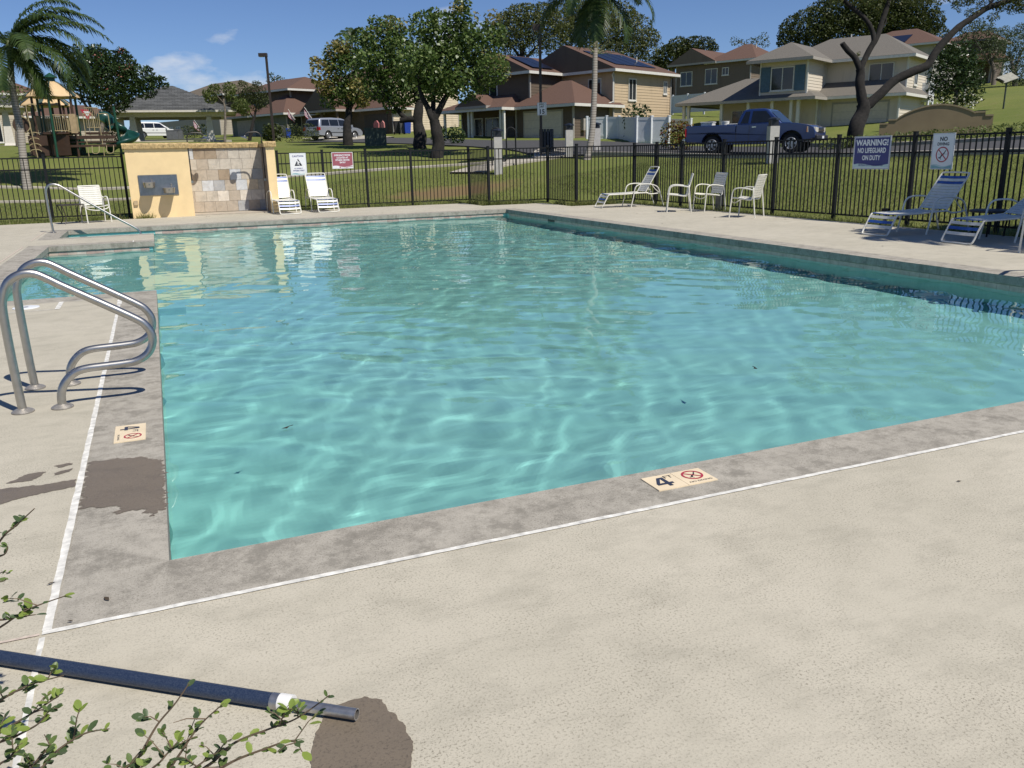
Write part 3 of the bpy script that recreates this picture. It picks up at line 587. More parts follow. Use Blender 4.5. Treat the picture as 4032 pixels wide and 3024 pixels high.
def make_chair(label, loc, rz):
    """faces -Y"""
    t = thing('strap_armchair', label, 'armchair', loc, rz); w = 0.245
    for s in (-1, 1):
        a = s*(w+.03)
        MB().tube(smooth_path([(a, -.27, 0), (a, -.245, .30), (a, -.22, .52), (a, -.17, .60), (a, -.06, .625), (a, .10, .61), (a, .225, .585)], 4), .0145, 8).build('front_leg_and_arm', M_WHITEF, t, True)
        MB().tube(smooth_path([(a, .30, 0), (a, .265, .30), (a, .235, .58), (s*w, .24, .62)], 3), .0145, 8).build('rear_leg', M_WHITEF, t, True)
        MB().tube(smooth_path([(s*w, -.25, .40), (s*w, -.20, .415), (s*w, .0, .395), (s*w, .14, .375), (s*w, .20, .40), (s*w, .235, .55), (s*w, .30, .80), (s*w, .325, .885)], 4), .0145, 8).build('sling_rail', M_WHITEF, t, True)
    MB().tube(smooth_path([(-w-.03, -.245, .38), (-w+.05, -.25, .33), (0, -.25, .30), (w-.05, -.25, .33), (w+.03, -.245, .38)], 4), .012, 8).build('front_stretcher', M_WHITEF, t, True)
    MB().tube([(-w, .325, .885), (w, .325, .885)], .0145, 8).build('top_rail', M_WHITEF, t, True)
    for k in range(7): link('strap', CH_W, t, (0, -.225+.056*k, .405-.005*k))
    for k in range(9):
        z = .44+.052*k; y = .205+(z-.42)*.255; o = link('strap', CH_W, t, (0, y, z)); o.rotation_euler[0] = math.radians(75)
    return t
make_chair('white strap armchair standing next to the sun lounger by the fence', (11.74, 14.30, 0), -PI/2-0.55)
make_chair('white strap armchair in the middle of the row of three', (12.40, 13.98, 0), -PI/2-0.10)
make_chair('white strap armchair standing apart at the end of the row, turned sideways', (11.92, 11.95, 0), -PI/2-1.02)
make_chair('white strap armchair beside the small dark side table', (-1.30, 20.52, 0), 0.30)
# armchair at the frame edge by the loungers
make_chair('white strap armchair at the pool edge near the shaded lounger', (11.05, 4.45, 0), -PI/2+0.2)
# side table, round table
M_DKM = mat('dark_brown_metal', (0.045, 0.035, 0.026), 0.5)
t = thing('side_table', 'low dark metal side table left of the strap armchair', 'table', (-1.84, 20.45, 0), 0.3)
MB().box((0, 0, .455), (.52, .52, .022)).build('table_top', M_DKM, t)
for sx in (-1, 1):
    for sy in (-1, 1): MB().tube(smooth_path([(sx*.24, sy*.24, .445), (sx*.19, sy*.19, .28), (sx*.17, sy*.17, .12), (sx*.22, sy*.22, 0)], 3), .012, 6).build('leg', M_DKM, t, True)
t = thing('round_table', 'low round black table between fence and shaded lounger', 'table', (12.35, 6.42, 0))
MB().lathe([(.30, .375), (.305, .385), (.305, .405), (.29, .41)], (0,0,0), 28).build('table_top', mat('black_table_top', (0.03, 0.03, 0.034), 0.5), t, True)
for k in range(4): MB().tube([(.25*math.cos(k*PI/2+.6), .25*math.sin(k*PI/2+.6), .38), (.22*math.cos(k*PI/2+.6), .22*math.sin(k*PI/2+.6), 0)], .014, 6).build('leg', M_BLACK, t)
def low_light(loc, label):
    t = thing('deck_light', label, 'light', loc); MB().box((0,0,.09), (.045, .045, .18)).build('stem', mat('grey_stem', (.25,.25,.24), .5), t); MB().box((0,0,.24), (.11, .11, .11)).build('housing', M_BLACK, t)
low_light((5.0, 21.78, 0), 'small black square deck light between lounger and fence'); low_light((12.72, 8.88, 0), 'small black square deck light below the warning sign')
t = thing('utility_post', 'short grey utility box at the fence foot behind the armchairs', 'utility box', (12.84, 14.17, 0)); MB().bx(-.05, .02, -.09, .09, 0, .34).build('box', mat('grey_box', (.16, .16, .15), .6), t); MB().bx(-.06, .03, -.10, .10, .341, .36).build('lid', M_BLACK, t)
# ------------------------------------------------------------------ survey helper: photo ray at a known distance -> place in the world
_RM = Matrix(_R); _CP = Vector((0.11561, -3.0773, 1.42)); _F = 3275.07
def at(u, v, d): return _CP+(_RM @ Vector((u-2016, v-1512, _F)))*(d/_F)
# ------------------------------------------------------------------ terrain
GP = [(19.3, 23.8, 1.20), (21.1, 21.9, 1.05), (22.0, 24.6, 1.20), (23.4, 21.8, 1.13), (22.5, 14.5, 1.18), (30, 20.5, 1.55), (16.1, 27.3, 1.22), (12.9, 36.5, 1.36), (14.0, 43.0, 1.86), (11.6, 50.8, 2.2), (22.9, 51.8, 2.33), (13.7, 70.3, 2.87), (9.8, 83.3, 3.42), (0, 102, 3.95), (0.5, 73.6, 3.06), (-4.3, 48.3, 1.87), (-2.2, 47.4, 1.83), (-4.5, 35.6, 0.55), (58.4, 43.4, 4.7), (70.3, 61.3, 6.0), (49.9, 73, 5.4), (42.4, 44.8, 2.42), (34.7, 23.2, 1.9), (25.5, 39.4, 1.95), (25.6, 45, 2.2), (9, 32.4, .94), (-2.8, 36, .38), (12.7, 32, 1.1), (12.1, 26.7, .75), (18.6, 19.6, 1.10), (15.8, 30.9, 1.3),
      (3.5, 22.3, 0), (6, 22.4, 0), (8.5, 22.5, .02), (10.2, 21, .02), (12, 19.4, .03), (13.3, 18.4, .04), (13.4, 15, .02), (13.3, 11, .0), (13.3, 7, .0), (13.3, 2, 0), (13.4, -6, 0), (-4, 22.2, 0), (-9, 22, 0), (-14, 21, 0), (0, 22.6, .0), (5, 10, 0), (0, -12, 0), (-20, -12, 0), (14, -14, 0), (-18, 5, 0), (22, 4, 1.0), (24, -8, 1.0), (40, 0, 1.9), (50, 20, 3.0), (-30, 30, .5), (-30, 60, 1.8), (-25, 95, 3.5), (30, 95, 5.0), (5, 130, 5.5), (60, 110, 8), (100, 70, 9), (90, 20, 6), (-60, 40, 1), (-60, 110, 4), (25, 70, 3.6), (35, 62, 3.6)]
GP = np.array(GP, float)
def _tps(r2): return np.where(r2 > 1e-9, 0.5*r2*np.log(r2+1e-12), 0.0)
_n = len(GP); _K = _tps(((GP[:, None, :2]-GP[None, :, :2])**2).sum(-1))+np.eye(_n)*4.0
_P = np.hstack([np.ones((_n, 1)), GP[:, :2]]); _A = np.block([[_K, _P], [_P.T, np.zeros((3, 3))]]); _tw = np.linalg.solve(_A, np.concatenate([GP[:, 2], np.zeros(3)]))
def gz_arr(X, Y):
    X = np.asarray(X, float); Y = np.asarray(Y, float); r2 = (X[..., None]-GP[:, 0])**2+(Y[..., None]-GP[:, 1])**2
    z = (_tps(r2)*_tw[:_n]).sum(-1)+_tw[_n]+_tw[_n+1]*X+_tw[_n+2]*Y
    rr = np.hypot(X-20, Y-40); f = np.clip((rr-95)/80, 0, 1)
    return np.clip(z, 0.0, 9.0)*(1-f)+f*5.0
def gz(x, y): return float(gz_arr(np.array([x]), np.array([y]))[0])
def on(u, v, d):
    p = at(u, v, d); return Vector((p.x, p.y, gz(p.x, p.y)))
def axis(a, b, st, ext): return np.array(sorted(set([round(q, 3) for q in list(np.arange(a, b, st))+ext])))
_gx = axis(-16, 62, 0.8, [-2500, -900, -400, -220, -140, -100, -75, -60, -50, -42, -35, -30, -25, -22, -19, 64, 67, 71, 76, 82, 90, 100, 115, 135, 160, 200, 300, 500, 1000, 2500])
_gy = axis(-12, 100, 0.8, [-2500, -900, -400, -200, -120, -80, -60, -45, -35, -27, -21, -16, 103, 107, 112, 120, 130, 145, 165, 200, 260, 400, 700, 1200, 2500])
X, Y = np.meshgrid(_gx, _gy, indexing='ij'); Z = gz_arr(X, Y)-0.02+0.03*np.sin(X*1.3+Y*.7)*np.sin(Y*1.1)*(Z_ := np.clip((gz_arr(X, Y))/0.6, 0, 1))
INS = np.array([[in_poly(a, b, DECK) for b in _gy] for a in _gx]); Z[INS] = -0.16
V = np.stack([X, Y, Z], -1).reshape(-1, 3); nx_, ny_ = X.shape; idx = np.arange(nx_*ny_).reshape(nx_, ny_)
a, b, c, d = idx[:-1, :-1], idx[1:, :-1], idx[1:, 1:], idx[:-1, 1:]; allin = INS[:-1, :-1] & INS[1:, :-1] & INS[1:, 1:] & INS[:-1, 1:]
F = np.stack([a[~allin], b[~allin], c[~allin], d[~allin]], 1)
gm = bpy.data.meshes.new('lawn'); gm.from_pydata(V.tolist(), [], F.tolist()); gm.polygons.foreach_set('use_smooth', [True]*len(gm.polygons)); gm.update()
n = N('lawn_grass'); co = n.coord('World'); big = n.noise(co, 0.16, 5, 0.6); mid = n.noise(co, 1.1, 6, 0.7); fine = n.noise(co, 16, 5, 0.7)
c_ = n.mixc(n.rng(big, 0.35, 0.65), (0.132, 0.162, 0.038), (0.175, 0.192, 0.052)); c_ = n.mixc(n.math('MULTIPLY', n.rng(mid, 0.5, 0.75), 0.55), c_, (0.21, 0.185, 0.08)); c_ = n.mixc(n.math('MULTIPLY', n.rng(fine, 0.48, 0.75), 0.75), c_, (0.048, 0.064, 0.016))
# bare earth worn into the bank behind the far fence
sp = n.n('ShaderNodeVectorMath', operation='SUBTRACT'); n.l(co, sp.inputs[0]); sp.inputs[1].default_value = (9.4, 24.3, 0.3); sc_ = n.n('ShaderNodeVectorMath', operation='MULTIPLY'); n.l(sp.outputs[0], sc_.inputs[0]); sc_.inputs[1].default_value = (0.36, 0.62, 0.0); ln = n.n('ShaderNodeVectorMath', operation='LENGTH'); n.l(sc_.outputs[0], ln.inputs[0])
dm = n.math('ADD', ln.outputs['Value'], n.math('MULTIPLY', n.math('SUBTRACT', mid, 0.5), 1.6)); c_ = n.mixc(n.math('MULTIPLY', n.rng(dm, 1.0, 0.45), 0.8), c_, (0.20, 0.125, 0.07))
n.base(c_); n.bump(fine, 0.8, 0.03); n.b.inputs['Specular IOR Level'].default_value = 0.15; M_LAWN = n.fin(0.9); gm.materials.append(M_LAWN)
o_lawn = structure(link('lawn', gm)); o_lawn['label'] = 'mown lawn rising from the pool fence to the houses'
# grass blades on the near banks
def leafmat(name, cols, trans=0.35, rough=0.5):
    n = N(name); g = n.n('ShaderNodeNewGeometry'); cr = n.n('ShaderNodeValToRGB'); n.l(g.outputs['Random Per Island'], cr.inputs[0]); el = cr.color_ramp.elements
    if len(cols) == 1: cols = [tuple(x*.8 for x in cols[0]), tuple(x*1.2 for x in cols[0])]
    for k, c in enumerate(cols):
        p = k/(len(cols)-1) if len(cols) > 1 else 0
        e = el[k] if k < 2 else el.new(p)
        e.position = p; e.color = (*c, 1)
    n.l(cr.outputs[0], n.b.inputs['Base Color']); n.b.inputs['Roughness'].default_value = rough; n.b.inputs['Specular IOR Level'].default_value = 0.35
    tr = n.n('ShaderNodeBsdfTranslucent'); n.l(cr.outputs[0], tr.inputs[0]); ms = n.n('ShaderNodeMixShader'); ms.inputs[0].default_value = trans
    n.l(n.b.outputs[0], ms.inputs[1]); n.l(tr.outputs[0], ms.inputs[2]); n.l(ms.outputs[0], n.o.inputs[0]); return n.m
M_BLADE = leafmat('grass_blade', [(0.10, 0.135, 0.028), (0.15, 0.18, 0.044), (0.20, 0.22, 0.065), (0.32, 0.29, 0.13)], 0.4)
def blades(name, label, pts, hmin, hmax, w, seed=1):
    rg = np.random.default_rng(seed); n_ = len(pts); a = rg.uniform(0, 6.28, n_); h = rg.uniform(hmin, hmax, n_); le = rg.normal(0, .45, (n_, 2))*h[:, None]
    b0 = pts+np.stack([np.cos(a)*w, np.sin(a)*w, np.zeros(n_)], 1); b1 = pts-np.stack([np.cos(a)*w, np.sin(a)*w, np.zeros(n_)], 1); tp = pts+np.concatenate([le, h[:, None]], 1)
    V = np.stack([b0, b1, tp], 1).reshape(-1, 3); me = bpy.data.meshes.new(name); me.vertices.add(len(V)); me.vertices.foreach_set('co', V.ravel()); me.loops.add(len(V)); me.loops.foreach_set('vertex_index', np.arange(len(V))); me.polygons.add(n_); me.polygons.foreach_set('loop_start', np.arange(0, len(V), 3)); me.update(calc_edges=True); me.materials.append(M_BLADE)
    o = link(name, me, o_lawn); return tag(o, label, None, None, 'stuff')
rg = np.random.default_rng(5)
def scatter(n_, x0, x1, y0, y1, cond=None, z0=-0.02):
    x = rg.uniform(x0, x1, n_); y = rg.uniform(y0, y1, n_)
    if cond is not None: k = cond(x, y); x, y = x[k], y[k]
    k = np.array([not in_poly(a, b, DECK) for a, b in zip(x, y)]); x, y = x[k], y[k]; return np.stack([x, y, gz_arr(x, y)+z0], 1)
P1 = scatter(90000, 12.6, 22, 5, 24, lambda x, y: (y > 0.0)); P2 = scatter(60000, -8, 13, 20.5, 30, lambda x, y: (((x-9.4)*.36)**2+((y-24.3)*.62)**2 > 0.6) & ~((x > -0.5) & (x < 3.3) & (y < 22.5)))
blades('grass', 'short lawn grass on the banks behind the fence', np.concatenate([P1, P2]), 0.025, 0.065, 0.006)
# tall unmown tufts at the deck edge
tf = []
for (x0, y0, x1, y1, k) in ((8.95, 20.25, 10.4, 20.12, 500), (9.0, 21.55, 9.05, 20.3, 350), (10.9, 18.6, 11.0, 19.6, 250), (10.8, 18.2, 12.2, 18.15, 750), (3.4, 21.75, 8.8, 21.72, 500), (12.62, 17.5, 12.62, 12.0, 450), (12.66, 12, 12.66, 5, 300), (-0.36, 21.22, 0.05, 21.22, 160), (-7, 21.45, -0.6, 21.5, 500)):
    q = rg.uniform(0, 1, k); tf.append(np.stack([x0+(x1-x0)*q+rg.normal(0, .06, k), y0+(y1-y0)*q+rg.normal(0, .05, k), np.full(k, -0.03)], 1))
blades('grass_tuft', 'taller unmown grass along the deck edge', np.concatenate(tf), 0.06, 0.24, 0.008, 3)
# ------------------------------------------------------------------ road, paths, kerbs
def ribbon(path, w, m, name, dz=0.05, thick=0.0, step=0.8, parent=None):
    P = smooth_path([(*p, 0) for p in path], 8); mb = MB(); Lc = []; 
    for i, p in enumerate(P):
        t = (P[min(i+1, len(P)-1)]-P[max(i-1, 0)]).normalized(); nn = Vector((-t.y, t.x, 0)); row = []
        k = max(2, int(w/1.0)+1)
        for j in range(k+1):
            q = p+nn*(w*(j/k-.5)); row.append((q.x, q.y, gz(q.x, q.y)+dz))
        if thick: row = [(row[0][0], row[0][1], row[0][2]-thick)]+row+[(row[-1][0], row[-1][1], row[-1][2]-thick)]
        Lc.append(row)
    kk = len(Lc[0]); V = [q for r in Lc for q in r]; F = [(i*kk+j, (i+1)*kk+j, (i+1)*kk+j+1, i*kk+j+1)[::-1] for i in range(len(Lc)-1) for j in range(kk-1)]
    return mb.add(V, F).build(name, m, parent, smooth=False)
M_ASPH = mat('asphalt', (0.060, 0.058, 0.058), 0.9, var=0.2, scale=8, bump=0.5, bscale=90, coord='World')
M_KERB = mat('kerb_concrete', (0.34, 0.31, 0.26), 0.9, var=0.15, scale=3, coord='World')
M_PATH = mat('path_concrete', (0.42, 0.38, 0.31), 0.9, var=0.12, scale=2, coord='World')
structure(ribbon([(34, -10), (30, 3), (27.0, 12), (24.6, 19.5), (22.6, 25), (20.0, 31.5), (20.5, 40), (16, 60), (13, 66)], 7.4, M_ASPH, 'road', 0.05, 0.1))['label'] = 'asphalt street passing the parked pickup'
structure(ribbon([(30.2, -10), (26.2, 2.2), (23.2, 11), (20.85, 18.2), (18.9, 23.6), (17.0, 28.6)], 0.18, M_KERB, 'kerb', 0.14, 0.2))
structure(ribbon([(37.8, -10), (33.8, 3.8), (30.8, 13), (28.4, 20.8), (26.4, 26.4)], 0.30, M_KERB, 'kerb', 0.17, 0.2))
structure(ribbon([(-14, 36.5), (-2.8, 35.9), (4, 33.9), (9.0, 32.3), (12.7, 31.0), (14.6, 30.2)], 0.35, M_PATH, 'path', 0.05, 0.08)); structure(ribbon([(11.2, 27.9), (13, 29.2), (15.2, 29.6), (16.4, 31.2), (17.4, 33.6), (18.8, 36)], 1.5, M_PATH, 'path', 0.05, 0.08))
structure(ribbon([(-14, 30.5), (-5, 30.2), (0.6, 29.2)], 0.3, M_PATH, 'path', 0.05, 0.08))
structure(ribbon([(16.4, 66), (16.0, 70), (15.2, 76)], 4.8, M_PATH, 'driveway', 0.06, 0.1)); structure(ribbon([(-6, 84), (0, 87.5), (7, 90)], 3.0, M_ASPH, 'road', 0.06, 0.1))
# ------------------------------------------------------------------ vegetation
M_BARK = mat('dark_bark', (0.017, 0.0145, 0.0125), 0.95, var=0.4, scale=9, bump=0.8, bscale=18)
M_BARKG = mat('grey_bark', (0.16, 0.135, 0.11), 0.95, var=0.3, scale=9, bump=0.6, bscale=22)
M_PALMT = N('palm_trunk'); _co = M_PALMT.coord('Object', (1, 1, 1)); _w = M_PALMT.n('ShaderNodeTexWave', wave_type='BANDS', bands_direction='Z'); _w.inputs['Scale'].default_value = 3.2; _w.inputs['Distortion'].default_value = 1.2; M_PALMT.l(_co, _w.inputs[0])
M_PALMT.base(M_PALMT.mixc(M_PALMT.rng(_w.outputs['Fac'], 0.2, 0.9), (0.20, 0.175, 0.15), (0.31, 0.285, 0.25))); M_PALMT.bump(_w.outputs['Fac'], 0.3, 0.01); M_PALMT = M_PALMT.fin(0.9)
LM = dict(
    milo=leafmat('milo_leaf', [(0.05, 0.09, 0.02), (0.085, 0.14, 0.032), (0.13, 0.195, 0.055), (0.24, 0.29, 0.11)], 0.35, 0.38),
    milo_y=leafmat('milo_yellow_leaf', [(0.13, 0.15, 0.04), (0.24, 0.22, 0.06), (0.36, 0.31, 0.11), (0.14, 0.10, 0.04)], 0.35),
    plum=leafmat('plumeria_leaf', [(0.026, 0.048, 0.016), (0.042, 0.074, 0.022), (0.070, 0.105, 0.040)], 0.25, 0.3),
    dark=leafmat('dense_leaf', [(0.034, 0.050, 0.012), (0.056, 0.076, 0.020), (0.085, 0.102, 0.030)], 0.3),
    pod=leafmat('monkeypod_leaf', [(0.065, 0.085, 0.022), (0.095, 0.12, 0.032), (0.13, 0.155, 0.05), (0.165, 0.155, 0.065)], 0.3),
    light=leafmat('pale_leaf', [(0.085, 0.125, 0.03), (0.13, 0.17, 0.045), (0.20, 0.22, 0.075)], 0.35),
    lace=leafmat('lacy_leaf', [(0.060, 0.085, 0.040), (0.085, 0.115, 0.050), (0.115, 0.145, 0.065)], 0.4),
    palm=leafmat('palm_leaf', [(0.035, 0.062, 0.018), (0.05, 0.085, 0.022), (0.075, 0.11, 0.03)], 0.3, 0.4),
    palmy=leafmat('palm_young_leaf', [(0.13, 0.17, 0.03), (0.17, 0.20, 0.04), (0.10, 0.14, 0.03)], 0.35, 0.4),
    croton=leafmat('croton_leaf', [(0.10, 0.02, 0.015), (0.16, 0.05, 0.02), (0.22, 0.17, 0.03), (0.07, 0.10, 0.02), (0.30, 0.26, 0.06)], 0.25),
    white=leafmat('white_flower', [(0.75, 0.74, 0.68), (0.7, 0.68, 0.55)], 0.3), pink=leafmat('pink_flower', [(0.28, 0.07, 0.06), (0.45, 0.22, 0.16)], 0.3))
def leaf_cloud(name, mt, clumps, size, dens, parent, seed=1, asp=0.6, droop=0.3, shell=0.55, sun=0.0):
    """clumps: (centre, radii(3), count factor); many small folded leaf faces through the clump volume"""
    rg = np.random.default_rng(seed); Cs = []; 
    for c, r, k in clumps:
        n_ = max(12, int(dens*k)); d = rg.normal(size=(n_, 3)); d /= np.linalg.norm(d, axis=1)[:, None]; q = rg.uniform(0, 1, n_)**(1/3.0)
        q = np.where(rg.uniform(0, 1, n_) < shell, 0.78+0.30*q, q); lump = 1+0.22*np.sin(d[:, 0]*5+seed+c[0])*np.sin(d[:, 1]*6+c[1])*np.cos(d[:, 2]*5)
        Cs.append(np.array(c)+d*q[:, None]*lump[:, None]*np.array(r))
    P = np.concatenate(Cs); n_ = len(P); nm = rg.normal(size=(n_, 3)); nm[:, 2] = np.abs(nm[:, 2])+0.35; nm /= np.linalg.norm(nm, axis=1)[:, None]
    t = rg.normal(size=(n_, 3)); t[:, 2] -= droop; t -= nm*(t*nm).sum(1)[:, None]; t /= np.linalg.norm(t, axis=1)[:, None]+1e-9; b = np.cross(nm, t); L_ = (size*rg.uniform(.6, 1.3, n_))[:, None]; W_ = L_*asp
    V = np.stack([P-t*L_*.5, P+b*W_*.5-t*L_*.08+nm*L_*.06, P+t*L_*.5-nm*L_*.1, P-b*W_*.5-t*L_*.08+nm*L_*.06], 1).reshape(-1, 3)
    me = bpy.data.meshes.new(name); me.vertices.add(len(V)); me.vertices.foreach_set('co', V.ravel()); me.loops.add(len(V)); me.loops.foreach_set('vertex_index', np.arange(len(V))); me.polygons.add(n_); me.polygons.foreach_set('loop_start', np.arange(0, len(V), 4)); me.update(calc_edges=True); me.materials.append(LM[mt])
    o = link(name, me, parent); o.matrix_parent_inverse = Matrix.Translation(parent.location).inverted(); o['kind'] = 'stuff'; return o
def limbs(paths, m, parent, name='trunk', n_=9):
    out = []
    for k, (pts, r0, r1) in enumerate(paths):
        S = smooth_path(pts, 4); L_ = len(S); S = [p+Vector((mnoise.noise(p*1.7), mnoise.noise(p*1.7+Vector((9,9,9))), 0))*r0*.35*(1 if 0 < i < L_-1 else 0) for i, p in enumerate(S)]
        rr = [(r0+(r1-r0)*i/(L_-1))*(1+.14*mnoise.noise(p*3.1)) for i, p in enumerate(S)]
        o = MB().tube([p-parent.location for p in S], rr, n_).build(name if k == 0 else 'limb', m, parent, True); out.append(o)
    return out
def tree(name, label, cat, base, group=None): return thing(name, label, cat, base, group=group)
def uvr(d, off, sc, items):
    """(zoomx, zoomy, radius, weight) -> clumps at distance d"""
    r_ = []
    for it_ in items:
        x, y, r = it_[:3]; dd = d+(it_[3] if len(it_) > 3 else 0); u, v = off[0]+x/sc, off[1]+y/sc; R_ = r/sc*dd/_F
        r_.append((tuple(at(u, v, dd)), (R_, R_, R_*.9), (R_**2)))
    return r_
Z3 = ((1150, 0), 2.212); Z6 = ((3200, 0), 2.659)
# three milo trees between fence and houses
b = on(1722, 619, 40); t = tree('milo_tree', 'large round-leaved green tree with forked trunk rising before the brown-roofed house', 'tree', b)
z3 = lambda x, y, d: at(1150+x/2.212, y/2.212, d)
limbs([([b+Vector((0,0,-.2)), z3(1262, 1200, 40), z3(1240, 1050, 40)], .36, .24), ([z3(1245, 1060, 40), z3(1190, 960, 40), z3(1130, 820, 40), z3(1080, 650, 40)], .19, .08), ([z3(1240, 1060, 40), z3(1290, 940, 40), z3(1380, 780, 40), z3(1480, 600, 40)], .19, .08), ([z3(1235, 1030, 40), z3(1225, 900, 40.3), z3(1250, 700, 40.5), z3(1300, 450, 40)], .15, .06), ([z3(1380, 780, 40), z3(1560, 720, 39), z3(1720, 620, 39)], .08, .03), ([z3(1300, 450, 40), z3(1400, 250, 40), z3(1480, 60, 40)], .06, .02)], M_BARK, t)
leaf_cloud('crown', 'milo', uvr(40, *Z3, [(1300, 600, 230), (1500, 500, 230, 1), (1650, 380, 190), (1330, 300, 200, .5), (1150, 230, 130), (1480, 150, 90), (1750, 600, 140, -1), (1500, 740, 150, -.5), (1260, 770, 120), (1790, 300, 90), (1400, 480, 260, 1.5), (1240, 120, 55), (1480, 30, 75), (1100, 560, 180), (1660, 720, 100)]), 0.17, 950, t, 2, 0.85)
leaf_cloud('yellow_leaves', 'milo_y', uvr(39.6, *Z3, [(1750, 150, 70), (1800, 560, 90), (1430, 60, 70), (1720, 480, 60), (1850, 640, 60), (1600, 130, 40)]), 0.16, 420, t, 3, 0.85)
b = on(1656, 583, 46); t = tree('milo_tree', 'dark-trunked tree with a sawn low limb behind the forked tree', 'tree', b)
limbs([([b+Vector((0,0,-.2)), z3(1110, 1180, 46), z3(1095, 1040, 46), z3(1110, 900, 46)], .40, .22), ([z3(1100, 1040, 46), z3(1010, 1040, 46), z3(940, 1050, 46)], .19, .15), ([z3(990, 1035, 46), z3(930, 980, 46), z3(880, 900, 46), z3(800, 800, 46)], .15, .07), ([z3(1110, 900, 46), z3(1060, 760, 46), z3(960, 560, 46)], .18, .06)], M_BARK, t)
leaf_cloud('crown', 'milo', uvr(46, *Z3, [(900, 560, 230), (800, 380, 170), (980, 760, 170), (720, 560, 170), (740, 760, 130), (1020, 480, 220, 1), (720, 190, 55), (860, 260, 120), (1150, 700, 200, 1), (640, 330, 90), (900, 880, 110)]), 0.18, 850, t, 7, 0.85)
leaf_cloud('yellow_leaves', 'milo_y', uvr(45.6, *Z3, [(860, 230, 90), (700, 300, 70), (960, 220, 60)]), 0.16, 260, t, 8, 0.85)
b = on(1369, 570, 52); t = tree('milo_tree', 'leaning tree with yellowing leaves beside the silver minivan', 'tree', b)
limbs([([b+Vector((0,0,-.2)), z3(478, 1170, 52), z3(485, 1050, 52), z3(520, 900, 52)], .36, .17), ([z3(500, 960, 52), z3(430, 800, 52), z3(360, 660, 52)], .11, .05), ([z3(520, 900, 52), z3(560, 700, 52), z3(540, 500, 52)], .14, .05)], M_BARK, t)
leaf_cloud('crown', 'milo', uvr(52, *Z3, [(430, 600, 150), (500, 430, 130), (560, 620, 150), (520, 820, 130), (420, 800, 110), (380, 500, 120), (640, 480, 110), (330, 860, 90)]), 0.19, 620, t, 11, 0.85)
leaf_cloud('yellow_leaves', 'milo_y', uvr(51.5, *Z3, [(280, 650, 120), (290, 760, 80), (580, 790, 110), (200, 540, 50), (400, 440, 100), (450, 420, 60), (620, 880, 60)]), 0.19, 620, t, 12, 0.85)
# ---- palms
def frond(name, base, az, el, Lf, droop, parent, mt='palm', ll=0.75, n_=52, seed=0, twist=0.0):
    rr = random.Random(seed); S = []; p = Vector(base); e = el; st = Lf/14
    for i in range(15):
        S.append(p.copy()); p += Vector((math.cos(az)*math.cos(e), math.sin(az)*math.cos(e), math.sin(e)))*st; e -= droop/14*(0.5+i/14)
    mb = MB(); mb.tube(S, [.028*(1-i/16)+.004 for i in range(15)], 5)
    for i in range(n_):
        q = 0.10+0.9*i/n_; f_ = q*14; k = min(13, int(f_)); P = S[k].lerp(S[k+1], f_-k); t = (S[k+1]-S[k]).normalized(); side = t.cross(Vector((0,0,1))).normalized(); up = side.cross(t)
        l_ = ll*math.sin(PI*(0.12+0.85*q))**.7*rr.uniform(.85, 1.1)
        for s in (-1, 1):
            d = (side*s*.9+t*.55+up*rr.uniform(.0, .3)).normalized(); w = .034; m1 = P+d*l_*.5+Vector((0,0,-.05*l_)); e1 = P+d*l_*.92+Vector((0,0,-l_*(.32+.25*rr.random())))
            nn = t*w; mb.add([P-nn*.6, P+nn*.6, m1+nn, e1, m1-nn], [(0, 1, 2, 4), (4, 2, 3)])
    return mb.build(name, LM[mt], parent)
def palm(label, path, r0, r1, fronds, group=None, yf=()):
    t = thing('palm_tree', label, 'palm tree', path[0], group=group); B0 = Vector(path[0])
    S = smooth_path(path, 5); L_ = len(S); MB().tube([p-B0 for p in S], [r0+(r1-r0)*i/(L_-1)+(.05*math.exp(-i*.8)) for i in range(L_)], 12).build('trunk', M_PALMT, t, True)
    top = S[-1]-B0
    MB().tube([top-Vector((0,0,.1)), top+Vector((0,0,.35)), top+Vector((0,0,.6))], [r1*1.25, r1*1.1, r1*.5], 10).build('crownshaft', mat('crownshaft_green', (0.09, 0.11, 0.04), .5), t, True)
    for k, (az, el, Lf, dr) in enumerate(fronds): frond('frond', top+Vector((0,0,.35)), math.radians(az), math.radians(el), Lf, dr, t, 'palmy' if k in yf else 'palm', seed=k)
    return t, top
b = on(2311, 622, 33); z4p = lambda x, y: at(1700+x/2.212, y/2.212, 33)
tp, top = palm('tall slender palm with grey ringed trunk growing by the parked pickup', [b+Vector((0,0,-.1)), z4p(1390, 1200), z4p(1407, 1000), z4p(1418, 750), z4p(1424, 450), z4p(1440, 150), z4p(1447, 20)], .13, .085, [(-40, 15, 3.1, 2.3), (-25, 45, 3.2, 2.0), (-60, -25, 2.6, 1.5), (20, 35, 3.0, 1.9), (70, 30, 3.0, 2.0), (120, 30, 3.0, 2.2), (150, 5, 3.2, 1.9), (175, 35, 3.1, 2.0), (215, 20, 3.0, 2.2), (200, -40, 2.4, 1.2), (240, -30, 2.5, 1.2), (260, 40, 3, 2.0), (300, 50, 3, 2.0), (-50, 60, 3, 1.6), (130, -40, 2.2, 1.2)])
mb = MB(); rr = random.Random(4); ip = z4p(1430, 470)-tp.location
